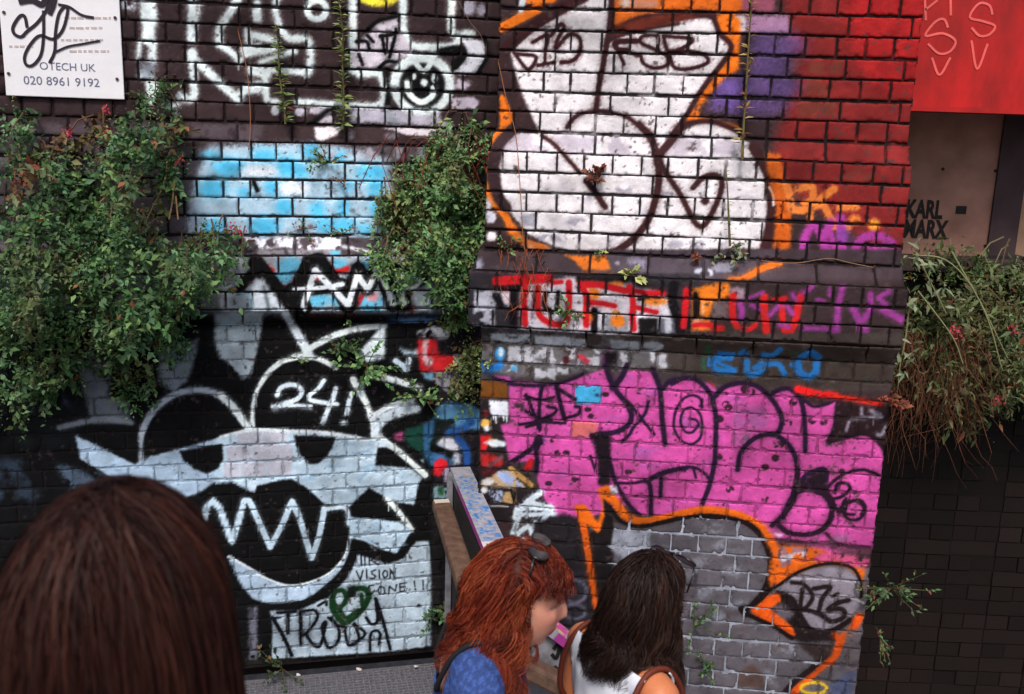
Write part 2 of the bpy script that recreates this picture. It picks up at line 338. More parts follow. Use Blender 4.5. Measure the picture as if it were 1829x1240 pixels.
# --- middle courses: pale blue
rect(W, PX, -80, 262, 880, 440, (104, 100, 110), soft=4, a=.75, thr=.3, sc_=.1)
F_(PX, [(372, 262), (520, 256), (610, 262), (700, 285), (700, 424), (335, 424), (345, 330)], (178, 190, 204), soft=7)
rect(W, PX, 338, 345, 700, 424, (176, 184, 198), soft=6)
F_(A6, [(70, 190), (140, 70), (330, 40), (560, 30), (760, 45), (930, 130), (1100, 150), (1210, 230), (1150, 330), (1160, 560), (20, 570), (0, 420), (40, 290)], (96, 186, 220), soft=16, a=.20)
for x, y, rx, ry in [(120, 95, 60, 22), (440, 95, 70, 35), (230, 165, 90, 50), (580, 165, 60, 60), (1090, 195, 90, 45), (660, 190, 40, 40), (130, 290, 80, 50), (320, 312, 38, 28), (490, 285, 40, 45), (560, 405, 45, 50), (760, 420, 40, 50), (912, 410, 34, 50),
                     (440, 520, 80, 55), (140, 525, 60, 50), (800, 515, 40, 50), (910, 515, 70, 40), (1110, 400, 30, 55), (1110, 290, 40, 50), (720, 70, 45, 40), (1050, 540, 40, 30), (940, 280, 40, 20), (880, 100, 60, 30)]:
    blob(W, A6, x, y, rx * 1.12, ry * 1.05, (78, 180, 220), soft=13, a=.92)
blob(W, A6, 410, 190, 120, 30, (206, 212, 222), soft=8); blob(W, A6, 620, 290, 100, 40, (205, 212, 222), soft=8)
L_(A6, [(380, 250), (400, 300)], 26, BLK)
for x in (860, 1070, 1250, 1390): blob(W, A6, x, 85, 32, 42, (168, 166, 178), soft=4, thr=.38)
rect(W, A6, 1170, 150, 1420, 240, (96, 90, 100), soft=8, a=.6); 
for i in range(26): blob(W, A6, random.uniform(700, 1100), random.uniform(170, 560), random.uniform(6, 26), random.uniform(5, 16), (86, 78, 86), soft=2, a=.55, thr=.42, seed=i)
# sloped ledge course: flaking white
rect(W, PX, 330, 424, 720, 457, (74, 66, 72), soft=2)
F_(A6, [(330, 585), (900, 580), (900, 655), (720, 660), (560, 640), (420, 655), (345, 640)], (212, 214, 222), thr=.44, sc_=.035, seed=4)
F_(A6, [(900, 625), (1080, 660), (1060, 680), (910, 645)], (200, 198, 206)); rect(W, A6, 400, 655, 900, 690, (150, 146, 152), a=.8, thr=.35); rect(W, A6, 840, 665, 895, 690, CYN)
# --- band: AMP tag on cyan / white / red
rect(W, PX, -80, 456, 880, 560, (86, 90, 96), soft=3); rect(W, PX, 395, 456, 500, 600, (146, 150, 158), soft=6)
rect(W, PX, 490, 457, 770, 556, (168, 178, 190), soft=4)
for x, y, rx, ry in [(600, 760, 80, 60), (890, 760, 60, 50), (560, 830, 70, 45), (1090, 730, 40, 30), (760, 960, 70, 45), (1080, 970, 80, 45), (1050, 750, 50, 30), (870, 960, 40, 40), (330, 960, 60, 50)]: blob(W, A6, x, y, rx, ry, (104, 178, 208), soft=6)
for pts, wd in [([(455, 760), (490, 780)], 30), ([(540, 880), (600, 885), (660, 800)], 40), ([(830, 750), (870, 790), (940, 770)], 34), ([(760, 830), (790, 830)], 22), ([(1316, 920), (1316, 1000)], 20), ([(1280, 1040), (1330, 1030)], 20)]: L_(A6, pts, wd, (186, 40, 38), soft=4)
rect(W, A6, 680, 1030, 1000, 1056, (170, 44, 40), soft=4); F_(A6, [(830, 1075), (960, 1040), (1060, 1040), (900, 1085)], (176, 34, 38), soft=3); F_(A6, [(1020, 920), (1050, 930), (1010, 1000), (985, 985)], (176, 50, 60)); blob(W, A6, 590, 940, 28, 30, (210, 170, 175)); blob(W, A6, 1090, 940, 40, 35, (196, 150, 160), soft=5)
for pts in [[(680, 1005), (640, 900), (715, 735), (770, 722), (860, 850), (945, 995)], [(945, 995), (1005, 775), (1060, 890), (1130, 745), (1215, 985)], [(1235, 790), (1285, 985)], [(1240, 790), (1380, 830), (1260, 900)], [(610, 900), (910, 870)]]: L_(A6, pts, 92, BLK, soft=2.5, sm=False)
for pts, wd in [([(672, 1008), (748, 780)], 36), ([(748, 780), (945, 992)], 36), ([(625, 895), (780, 885), (912, 862)], 26), ([(945, 992), (1000, 808)], 34), ([(1000, 808), (1062, 896)], 32), ([(1062, 896), (1126, 762)], 32), ([(1126, 762), (1216, 985)], 34), ([(1240, 805), (1278, 985)], 32), ([(1244, 808), (1320, 812), (1374, 838), (1340, 880), (1262, 892)], 26)]: L_(A6, pts, wd, (214, 222, 230), soft=1.5)
# --- monster: black ground first
F_(PX, [(60, 560), (400, 560), (560, 556), (760, 556), (790, 600), (800, 1100), (772, 1240), (-760, 1240), (-560, 900), (-300, 660), (-60, 600)], BLK, soft=12)
rect(W, PX, -120, 560, 200, 800, (24, 27, 30), soft=10)
L_(A6, [(395, 735), (480, 850), (560, 950), (650, 1050)], 95, BLK, soft=3)
F_(A6, [(380, 840), (430, 826), (520, 950), (575, 1012), (440, 1012), (370, 1012), (360, 930)], (196, 206, 216), soft=3); L_(A6, [(440, 880), (470, 1010)], 22, (120, 130, 138), soft=4)
F_(A6, [(215, 940), (355, 918), (362, 1012), (220, 1010)], (146, 154, 164), soft=4)
L_(A6, [(300, 880), (360, 810), (405, 770)], 60, BLK, soft=4)
F_(A6, [(195, 1020), (430, 1020), (425, 1110), (405, 1240), (340, 1240), (190, 1240), (190, 1110)], (150, 162, 170), soft=4)
F_(B2, [(-60, -20), (268, -20), (258, 60), (215, 280), (185, 425), (125, 440), (50, 350), (-20, 310), (-60, 200)], (156, 170, 178), soft=3)
F_(B1, [(1110, 100), (1375, 20), (1335, 200), (1300, 310), (1205, 388), (1090, 320)], (122, 130, 140), soft=4); F_(B1, [(1480, 40), (1790, 30), (1745, 200), (1680, 292), (1590, 190)], (160, 172, 182), soft=3)
F_(B1, [(540, 120), (700, 150), (770, 260), (740, 420), (890, 450), (905, 612), (640, 625), (560, 330)], (110, 118, 130), soft=5, a=.9)
F_(B1, [(290, 260), (380, 260), (380, 400), (310, 380)], (52, 62, 78), soft=6); F_(B1, [(420, 370), (495, 500), (440, 480)], (62, 72, 90), soft=4)
F_(B1, [(0, 840), (130, 850), (270, 920), (270, 1100), (180, 1180), (-60, 1180), (-60, 840)], (46, 58, 74), soft=10, thr=.4, sc_=.1); F_(B1, [(380, 880), (560, 930), (680, 1010), (640, 1060), (480, 1050)], (72, 88, 108), soft=8, thr=.35)
L_(B1, [(415, 638), (620, 592), (760, 580), (905, 600)], 40, (116, 124, 134), soft=4)
L_(B2, [(415, -10), (480, 110), (580, 275)], 52, (196, 206, 216), soft=5, w2=64)
L_(B2, [(555, 255), (720, 165), (920, 105), (1085, 85)], 42, WHT, soft=3, w2=48); F_(B2, [(1095, 78), (1095, 300), (980, 330), (900, 290), (960, 210), (1040, 120)], (198, 210, 220), soft=3)
F_(B2, [(600, 265), (760, 195), (920, 150), (1045, 118), (930, 230), (760, 345)], BLK, soft=3)
L_(B2, [(560, 290), (480, 290)], 40, soft=4); L_(B2, [(500, 292), (640, 310), (760, 370)], 36, soft=3)
L_(B2, [(505, 300), (400, 330), (300, 410), (240, 500), (205, 620), (195, 770)], 40, soft=3, w2=34)
L_(B2, [(430, -10), (425, 0)], 30)
L_(B1, [(975, 872), (962, 790), (985, 660), (1055, 530), (1190, 420), (1340, 380), (1480, 398), (1600, 485), (1700, 615), (1745, 650)], 44, (160, 170, 182), soft=3)
L_(B2, [(-20, 560), (80, 660), (150, 760), (200, 800)], 46, soft=3)
# face
F_(B1, [(520, 695), (640, 745), (800, 822), (930, 885), (1000, 862), (1040, 832), (1230, 782), (1450, 722), (1690, 652), (1800, 640), (1800, 1010), (1600, 990), (1480, 1010), (1380, 1090), (1240, 1142), (1080, 1062), (930, 1000), (760, 975), (640, 900), (555, 845)], (162, 182, 202), soft=2.5)
F_(B2, [(-60, 850), (80, 832), (160, 795), (300, 788), (430, 790), (620, 795), (780, 815), (940, 850), (1040, 852), (1055, 900), (1040, 965), (1020, 1045), (1160, 1050), (1290, 1062), (1335, 1090), (1300, 1230), (-60, 1230)], (176, 196, 212), soft=2.5)
F_(B5, [(560, 20), (740, 190), (880, 200), (900, 188), (990, 88), (1100, 172), (1240, 192), (1262, 80), (1300, 20), (1290, -60), (560, -60)], (178, 198, 214), soft=2.5)
for x0, y0, x1, y1 in [(90, 800, 255, 885), (262, 795, 425, 880), (20, 900, 185, 1000), (195, 890, 470, 1000), (0, 1015, 105, 1110), (112, 1010, 285, 1105), (295, 1000, 460, 1095)]: rect(W, B2, x0, y0, x1, y1, (176, 176, 188), soft=1.5, a=.9)
for i in range(46):
    x = random.uniform(450, 1280); y = random.uniform(870, 1200); a = random.uniform(-.9, .6); l = random.uniform(40, 120)
    L_(B2, [(x, y), (x + l * math.cos(a), y + l * math.sin(a))], random.uniform(8, 22), random.choice([(206, 222, 232), (150, 180, 204), (120, 156, 186)]), soft=5, a=.5)
for i in range(30):
    x = random.uniform(600, 1500); y = random.uniform(800, 1100); a = random.uniform(-.5, .5); l = random.uniform(40, 150)
    if y > 760 + (x - 560) * .4 or x > 1000: L_(B1, [(x, y), (x + l * math.cos(a), y + l * math.sin(a))], random.uniform(8, 20), random.choice([(180, 200, 218), (120, 142, 166)]), soft=5, a=.35)
L_(B2, [(-20, 838), (200, 790), (440, 800), (620, 806), (800, 830), (960, 862)], 26, (206, 216, 224), soft=3)
# left ear, black between, eyes
F_(B1, [(505, 668), (640, 615), (780, 610), (900, 618), (945, 640), (962, 760), (960, 870), (930, 868), (800, 800), (660, 730)], BLK, soft=3)
F_(B1, [(1010, 820), (1000, 700), (1060, 570), (1200, 455), (1340, 420), (1460, 430), (1560, 500), (1690, 640), (1450, 700), (1230, 765), (1050, 815)], BLK, soft=2)
F_(B1, [(1240, 795), (1540, 745), (1545, 850), (1505, 920), (1430, 955), (1340, 920), (1270, 862)], BLK, soft=2)
F_(B2, [(478, 828), (620, 832), (762, 845), (742, 905), (700, 972), (640, 1018), (572, 1022), (520, 962), (490, 900)], BLK, soft=2)
F_(B2, [(215, 775), (205, 660), (240, 520), (310, 420), (410, 345), (520, 318), (640, 330), (760, 385), (860, 440), (940, 560), (990, 690), (1000, 850), (940, 835), (780, 800), (600, 780), (400, 775)], BLK, soft=2)
for pts, wd in [([(362, 560), (385, 505), (440, 482), (500, 490), (530, 530), (500, 585), (420, 615), (345, 640)], 34), ([(335, 640), (450, 632), (590, 638)], 32), ([(680, 455), (640, 510), (585, 560), (585, 590), (640, 605), (770, 622)], 32), ([(760, 510), (740, 590), (700, 670), (672, 745)], 34), ([(868, 550), (850, 610), (836, 680)], 34)]: L_(B2, pts, wd, (200, 214, 226), soft=2.5)
blob(W, B2, 815, 745, 27, 18, (200, 214, 226), soft=3)
# right head outline and spikes
L_(B2, [(1160, 400), (1350, 440), (1500, 540), (1400, 670), (1240, 730), (1080, 800), (1200, 920), (1330, 1050), (1440, 1140)], 92, BLK, soft=3, sm=False)
L_(B2, [(880, 450), (930, 540), (990, 650), (1020, 750), (1022, 850)], 50, WHT, soft=3)
L_(B2, [(1000, 700), (1130, 630), (1270, 590)], 40, soft=3); F_(B2, [(1010, 715), (1140, 640), (1280, 600), (1345, 640), (1330, 670), (1200, 700), (1110, 740), (1060, 810), (1080, 850), (1020, 860)], (196, 210, 222), soft=3)
L_(B2, [(940, 560), (960, 470), (1130, 460), (1230, 490), (1330, 510)], 34, (170, 182, 192), soft=3, a=.8); F_(B2, [(960, 440), (1180, 470), (1330, 520), (1260, 580), (1100, 630), (1020, 670), (960, 540)], BLK, soft=4)
L_(B2, [(1090, 440), (1210, 470), (1330, 515)], 44, (206, 216, 224), soft=2.5); L_(B2, [(1000, 705), (1130, 632), (1285, 588)], 34, (208, 218, 226), soft=2)
L_(B2, [(1060, 850), (1200, 950), (1370, 1105)], 46, soft=2.5); F_(B2, [(1050, 905), (1160, 940), (1290, 1050), (1160, 1040), (1030, 1030)], BLK, soft=2); F_(B2, [(1050, 860), (1110, 860), (1130, 910), (1050, 915)], (190, 206, 218), soft=2)
# mouth
F_(B5, [(360, 85), (470, 58), (560, 45), (640, 92), (740, 192), (840, 205), (872, 255), (862, 400), (822, 480), (760, 560), (680, 600), (545, 630), (440, 602), (340, 532), (250, 482), (180, 430), (60, 290), (-30, 240), (-30, 165), (80, 105), (140, 72), (230, 62), (300, 95), (345, 122)], BLK, soft=2)
F_(B5, [(305, 70), (372, 60), (355, 130), (335, 100)], (190, 208, 222), soft=2)
L_(B5, [(70, 290), (92, 200), (125, 172), (160, 210), (232, 395), (300, 170), (325, 170), (360, 240), (442, 425), (500, 320), (562, 175), (600, 250), (672, 490), (715, 360), (742, 215)], 34, (184, 204, 220), soft=2, sm=False)
L_(B5, [(745, 215), (860, 212), (875, 300)], 24, (190, 208, 222), soft=3)
F_(B5, [(872, 215), (892, 370), (862, 472), (800, 552), (700, 612), (560, 642), (440, 612), (330, 545), (205, 478), (250, 570), (292, 645), (345, 712), (440, 745), (600, 732), (680, 690), (780, 612), (862, 522), (898, 420), (905, 300)], (170, 190, 210), soft=2)
L_(B5, [(215, 480), (300, 530), (440, 605), (560, 636), (700, 604), (800, 545), (858, 470), (882, 370)], 14, (206, 218, 228), soft=2)
L_(B5, [(320, 735), (450, 770), (640, 742), (760, 660), (860, 565), (905, 470), (920, 400)], 66, BLK, soft=3)
F_(B5, [(890, 200), (990, 96), (1062, 140), (1112, 192), (1172, 270), (1090, 268), (890, 252)], BLK, soft=2); L_(B5, [(1090, 160), (1160, 240), (1225, 332)], 30, soft=2)
F_(B5, [(880, 258), (1090, 282), (1160, 292), (1228, 335), (1142, 462), (1060, 440), (960, 392), (880, 372)], (176, 198, 216), soft=2)
F_(B5, [(905, 380), (1030, 440), (1140, 478), (1180, 470), (1290, 330), (1300, 180), (1345, 120), (1400, 100), (1400, 620), (1340, 600), (1320, 400), (1290, 380), (1250, 370), (1190, 500), (1140, 520), (960, 470)], BLK, soft=2)
for i in range(16):
    x = random.uniform(900, 1200); y = random.uniform(280, 430); L_(B5, [(x, y), (x + random.uniform(20, 70), y + random.uniform(-6, 30))], 10, random.choice([(120, 150, 176), (206, 218, 228)]), soft=4, a=.5)
# white block at the foot with the tags
F_(B5, [(930, 470), (1100, 520), (1180, 490), (1215, 440), (1250, 395), (1320, 392), (1342, 600), (1345, 970), (1120, 1000), (820, 1020), (450, 1045), (455, 870), (440, 780), (600, 778), (760, 705), (860, 605), (910, 520)], (166, 182, 196), soft=2.5)
F_(B5, [(325, 760), (370, 760), (372, 1092), (325, 1092)], (104, 106, 122), soft=3, thr=.25)
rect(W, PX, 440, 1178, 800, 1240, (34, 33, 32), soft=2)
F_(B5, [(340, 1240), (330, 1100), (470, 1080), (470, 1240)], (26, 30, 26), soft=4)
T = (16, 18, 24)
for pts in [[(945, 470), (948, 530)], [(965, 470), (968, 530)], [(990, 480), (992, 525)], [(1030, 480), (1000, 500), (1040, 525)], [(1060, 500), (1080, 520)],
            [(920, 560), (942, 610), (955, 555)], [(975, 555), (978, 600)], [(1025, 552), (1002, 560), (1008, 575), (1026, 585), (1018, 600), (1000, 600)], [(1045, 552), (1048, 600)], [(1075, 555), (1064, 575), (1075, 598), (1092, 585), (1090, 560), (1075, 555)], [(1105, 600), (1108, 550), (1130, 592), (1136, 545)],
            [(1015, 632), (990, 636), (985, 665), (1005, 682), (1020, 660)], [(1050, 640), (1038, 662), (1052, 690), (1078, 675), (1072, 645), (1050, 640)], [(1098, 690), (1102, 640), (1135, 665), (1142, 630)], [(1160, 625), (1162, 670)], [(1160, 645), (1190, 642)], [(1160, 625), (1195, 620)], [(1162, 670), (1195, 665)], [(1240, 612), (1244, 642)], [(1245, 652), (1246, 660)], [(1288, 608), (1290, 640)], [(1290, 650), (1291, 658)]]:
    L_(B5, pts, 9, T, soft=1.2, sm=False)
for pts, wd in [([(120, 640), (200, 780), (270, 930)], 34), ([(110, 650), (180, 640)], 20), ([(240, 620), (240, 760)], 34), ([(340, 600), (345, 850)], 34), ([(340, 590), (450, 580), (470, 650), (380, 770), (350, 770)], 26), ([(390, 780), (440, 850), (500, 850), (540, 680), (510, 720), (540, 840), (580, 870), (640, 820), (640, 720), (580, 640)], 28),
                ([(560, 640), (620, 690), (700, 720)], 24), ([(690, 740), (720, 850), (800, 810), (770, 690)], 26), ([(760, 690), (850, 760), (800, 820), (730, 850)], 26), ([(860, 640), (900, 690), (950, 660), (935, 490)], 30), ([(935, 490), (980, 620), (1050, 880)], 30), ([(890, 890), (895, 770), (940, 740), (970, 770), (960, 840)], 26), ([(480, 545), (540, 510), (545, 540)], 24), ([(160, 600), (300, 590)], 30)]:
    L_(C8, pts, wd, T, soft=1.5)
for pts, wd in [([(620, 420), (590, 490), (640, 560), (700, 500), (680, 420), (620, 420)], 44), ([(700, 500), (740, 420), (840, 400), (880, 460), (840, 560), (760, 640), (680, 680), (600, 580), (590, 500)], 52), ([(820, 450), (830, 540)], 40), ([(640, 560), (700, 640), (800, 580)], 40)]: L_(C8, pts, wd, (22, 54, 30), soft=2.5)
rect(W, C8, 710, 380, 780, 470, (20, 26, 22), soft=3)
blob(W, C8, 1275, 545, 16, 14, BLK); 
# --- messy colours by the pier
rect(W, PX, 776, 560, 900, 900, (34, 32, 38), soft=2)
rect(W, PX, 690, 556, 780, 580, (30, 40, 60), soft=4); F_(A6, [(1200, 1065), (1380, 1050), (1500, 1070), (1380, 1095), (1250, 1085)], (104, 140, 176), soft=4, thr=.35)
F_(B2, [(1310, 130), (1420, 90), (1540, 100), (1530, 180), (1400, 175), (1330, 170)], (190, 192, 202), thr=.4, sc_=.03, seed=3); F_(C7, [(470, 80), (520, 110), (640, 100), (640, 150), (500, 140)], (170, 192, 208), soft=3); L_(C7, [(440, 180), (500, 220), (520, 250), (540, 170)], 40, (178, 194, 208))
F_(C7, [(600, 30), (740, 30), (760, 140), (890, 150), (890, 230), (760, 270), (620, 270)], (192, 40, 48), soft=3); F_(C7, [(640, 30), (690, 30), (700, 150), (720, 190), (690, 240), (640, 180)], (206, 186, 196), soft=3); L_(C7, [(700, 40), (690, 140)], 34, RED)
F_(C7, [(640, 270), (900, 260), (960, 420), (820, 420), (760, 360), (680, 320)], (150, 150, 162), thr=.42, sc_=.03, seed=6); F_(C7, [(640, 275), (740, 280), (700, 330), (650, 310)], (110, 160, 186), soft=4)
F_(C7, [(860, 130), (980, 160), (960, 240), (900, 220)], (196, 190, 200), thr=.4); 
F_(C7, [(740, 530), (830, 480), (1000, 500), (1075, 560), (1070, 700), (900, 690), (800, 640), (730, 600)], (96, 150, 186), soft=4); F_(C7, [(640, 650), (740, 600), (720, 760), (900, 900), (860, 960), (700, 960), (640, 860)], (52, 100, 140), soft=5)
L_(C7, [(1000, 640), (930, 690), (830, 720)], 60, (44, 96, 160), soft=5); L_(C7, [(900, 760), (960, 840), (970, 940)], 60, (40, 84, 150), soft=5)
F_(C7, [(500, 700), (640, 660), (640, 880), (560, 820), (500, 760)], (26, 70, 60), soft=4); F_(C7, [(420, 740), (490, 705), (500, 770), (450, 780)], (170, 80, 130), soft=3); L_(C7, [(850, 640), (760, 660), (760, 720), (720, 800)], 50, (24, 36, 34), soft=3)
F_(C7, [(770, 760), (860, 750), (920, 840), (860, 860), (740, 810)], (196, 200, 212), soft=3); L_(C7, [(720, 830), (850, 880)], 60, BLK, soft=4); F_(C7, [(720, 890), (800, 870), (800, 960), (740, 960)], (70, 120, 170), soft=6)
blob(W, C7, 775, 950, 52, 45, (206, 40, 54), soft=2); blob(W, C7, 755, 1005, 40, 35, (200, 40, 52), soft=3); F_(C7, [(790, 980), (860, 980), (860, 1100), (770, 1080)], (150, 140, 160), thr=.45, sc_=.02)
F_(C7, [(720, 1110), (850, 1110), (850, 1200), (720, 1200)], (130, 160, 172), soft=4, thr=.3); blob(W, C7, 775, 1145, 22, 35, (40, 84, 50), soft=3)
rect(W, C7, 860, 870, 920, 950, (170, 178, 196), thr=.35, soft=3)
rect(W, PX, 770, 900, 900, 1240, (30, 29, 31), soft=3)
# ---------------------------------------------------------------- graffiti on the projecting pier (right)
W = PW
W.rgb[:] = (60, 45, 48); W.rgb *= (1 + W.big[..., None] * 0.35)
def L_(reg, pts, wd, col=PWH, **k): line(PW, reg, pts, wd, col, **k)
def F_(reg, pts, col=PWH, **k): fill(PW, reg, pts, col, **k)
# brick reddened by a painted-in light leak on the right of the shaft
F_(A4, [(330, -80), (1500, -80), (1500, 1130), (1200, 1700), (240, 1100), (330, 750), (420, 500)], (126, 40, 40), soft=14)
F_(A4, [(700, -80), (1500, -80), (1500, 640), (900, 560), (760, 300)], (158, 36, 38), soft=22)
for x0, y0, x1, y1 in [(430, 620, 705, 720), (800, 750, 880, 790), (390, 370, 700, 460), (470, 500, 640, 590), (720, 1060, 900, 1120)]: rect(W, A4, x0, y0, x1, y1, (104, 62, 48), soft=8, a=.6, thr=.4)
for pts in [[(40, 100), (380, 95), (380, 205), (40, 205)]]: F_(A4, pts, (164, 126, 158), soft=3)
rect(W, A4, 40, 100, 110, 200, (206, 196, 206), soft=2); rect(W, A4, -10, -40, 290, 68, (150, 82, 104), soft=5)
for x0, y0, x1, y1 in [(150, 230, 290, 340), (300, 230, 470, 340), (150, 360, 370, 460), (-20, 490, 270, 590), (280, 490, 440, 590), (-20, 615, 340, 690)]: blob(W, A4, (x0 + x1) / 2, (y0 + y1) / 2, (x1 - x0) * .62, (y1 - y0) * .75, (98, 76, 138), soft=16, a=.72)
F_(A3, [(1660, 590), (1829, 540), (1829, 780), (1600, 780)], (112, 86, 156), soft=8, a=.8)
# orange ground
F_(A3, [(930, -60), (1850, -60), (1850, 85), (1560, 105), (1250, 110), (1050, 150), (940, 200)], (206, 104, 34), soft=4); rect(W, A3, 1060, 5, 1250, 60, (150, 138, 150), soft=10, a=.8); rect(W, A3, 990, -10, 1050, 65, (206, 196, 196), soft=6)
F_(A3, [(1640, 110), (1780, 95), (1840, 150), (1829, 400), (1829, 500), (1720, 560), (1650, 640), (1560, 740), (1540, 830), (1829, 900), (1850, 960), (1600, 880), (1440, 860), (1440, 830), (1760, 360), (1690, 250)], ORG, soft=4)
L_(A3, [(140, 195), (260, 130), (400, 60)], 62, ORG); L_(A3, [(340, 0), (500, -10)], 60, ORG); L_(A3, [(300, -20), (280, 60)], 40, (200, 205, 215)); F_(A3, [(130, 670), (172, 690), (215, 790), (226, 862), (190, 902), (130, 920)], ORG)
L_(A3, [(150, 920), (70, 1010), (35, 1090), (30, 1240)], 44, (216, 120, 40)); L_(A7, [(110, 90), (95, 200), (96, 310), (130, 410), (200, 500), (235, 580)], 40, (216, 118, 36)); L_(A7, [(235, 560), (300, 640), (430, 682)], 44, (206, 112, 40), a=.85)
# white crown and body
F_(A3, [(720, -40), (925, -40), (905, 90), (890, 300), (960, 262), (1150, 212), (1350, 160), (1600, 112), (1652, 130), (1682, 240), (1765, 350), (1620, 560), (1440, 835), (1350, 960), (1220, 985), (600, 960), (400, 935), (330, 800), (270, 650), (230, 500), (200, 370), (330, 230), (520, 112), (640, 40)])
F_(A7, [(240, 30), (390, 20), (720, 15), (1050, 15), (1370, 20), (1540, 50), (1640, 130), (1690, 250), (1712, 400), (1700, 560), (1655, 745), (1560, 748), (1100, 722), (870, 712), (690, 706), (540, 690), (420, 642), (330, 600), (220, 470), (180, 350), (165, 220), (190, 110)])
F_(A3, [(1440, 930), (1540, 880), (1640, 880), (1829, 950), (1850, 1000), (1420, 1000)])
F_(A3, [(240, 945), (1640, 985), (1829, 1000), (1829, 1110), (1240, 1100), (130, 1075), (170, 1000)], (150, 140, 156), soft=6, a=.62, thr=.46, sc_=.07, seed=8)
for i in range(40):
    x = random.uniform(250, 1600); y = random.uniform(60, 720); blob(W, A7, x, y, random.uniform(20, 70), random.uniform(8, 22), (176, 172, 190), soft=7, a=.5, thr=.45, seed=i)
for x, y, rx, ry in [(600, 530, 60, 22), (540, 625, 70, 18), (430, 620, 60, 20), (1290, 660, 40, 30), (1160, 660, 50, 20), (870, 350, 50, 20), (1100, 370, 60, 15)]: blob(W, A7, x, y, rx, ry, (132, 130, 146), soft=5, a=.7, thr=.4)
for pts, wd in [([(925, -40), (915, 150), (890, 300), (860, 480), (830, 640), (815, 770)], 42), ([(608, 908), (650, 850), (720, 805), (830, 785), (930, 795), (1040, 840), (1130, 910), (1200, 970), (1232, 1060), (1242, 1150), (1262, 1240)], 34),
                ([(730, -20), (520, 85), (340, 200), (170, 350)], 78), ([(960, 225), (1100, 150), (1300, 118), (1560, 100), (1640, 112)], 60), ([(900, 300), (965, 258), (1150, 212), (1400, 168)], 22),
                ([(1640, 105), (1692, 240), (1772, 352), (1620, 565), (1530, 692), (1440, 842), (1350, 970), (1262, 1095)], 38), ([(1350, 970), (1420, 902), (1540, 868), (1640, 868), (1740, 900), (1840, 945)], 36)]:
    L_(A3, pts, wd, MAR, soft=3)
F_(A3, [(130, 375), (205, 372), (240, 520), (284, 660), (345, 800), (410, 945), (330, 945), (250, 870), (205, 760), (150, 560)], (56, 40, 42), soft=3)
F_(A3, [(950, 190), (1100, 135), (1250, 108), (1450, 100), (1560, 120), (1150, 205), (960, 250)], (104, 44, 34), soft=5)
L_(A7, [(235, 15), (165, 85), (128, 180), (128, 285), (160, 385), (205, 445)], 64, (58, 42, 46), soft=4)
for pts, wd in [([(408, 40), (480, 92), (560, 182), (622, 252)], 26), ([(660, 300), (700, 350), (765, 442)], 36), ([(960, -20), (1030, 60), (1062, 160), (1072, 280), (1052, 400), (1010, 520), (940, 612), (850, 682), (790, 706)], 42), ([(1200, -20), (1150, 60), (1090, 130), (1068, 175)], 42),
                ([(1070, 170), (1110, 250), (1190, 370), (1250, 490), (1300, 552), (1345, 528), (1402, 420), (1430, 315), (1412, 275), (1370, 264), (1310, 288), (1265, 335)], 33), ([(1610, 110), (1690, 250), (1714, 400), (1704, 560), (1655, 750)], 60)]:
    L_(A7, pts, wd, (60, 34, 36), soft=3)
blob(W, A7, 1335, 415, 26, 24, MAR)
F_(A7, [(1690, 140), (1762, 150), (1785, 300), (1785, 745), (1722, 748), (1732, 560), (1742, 400), (1720, 280)], (200, 98, 34), soft=4); L_(A7, [(1700, 330), (1722, 380), (1722, 440)], 12, (216, 206, 210))
INKR = (56, 28, 32)
for pts, wd in [([(232, 372), (330, 488), (385, 400), (240, 378)], 28), ([(362, 300), (470, 248), (455, 350), (450, 450)], 28), ([(400, 462), (520, 438)], 26), ([(495, 250), (560, 172), (585, 195), (545, 270), (530, 340), (620, 245), (690, 262), (705, 330), (680, 400), (630, 435), (565, 440)], 30),
                ([(1100, 290), (955, 298), (965, 345), (1030, 355)], 40), ([(970, 360), (1012, 455)], 28), ([(1030, 370), (1130, 398)], 28), ([(1252, 370), (1250, 260), (1150, 255), (1130, 300), (1220, 345), (1315, 400), (1320, 460), (1230, 485), (1150, 450), (1132, 395)], 28), ([(1290, 255), (1500, 285), (1340, 372), (1290, 255)], 28), ([(1330, 370), (1370, 480), (1480, 490), (1600, 452), (1590, 400), (1490, 368), (1350, 372)], 28), ([(1000, 455), (1002, 520)], 8)]:
    L_(A3, pts, wd, INKR, soft=1.6)
blob(W, A7, 115, 505, 32, 36, (186, 186, 198), thr=.3); blob(W, A7, 120, 612, 30, 27, (214, 210, 216)); blob(W, A7, 100, 430, 22, 34, (200, 196, 204), soft=3)
F_(A7, [(270, 500), (375, 480), (375, 560), (300, 555)], (160, 160, 172), thr=.42, sc_=.03)
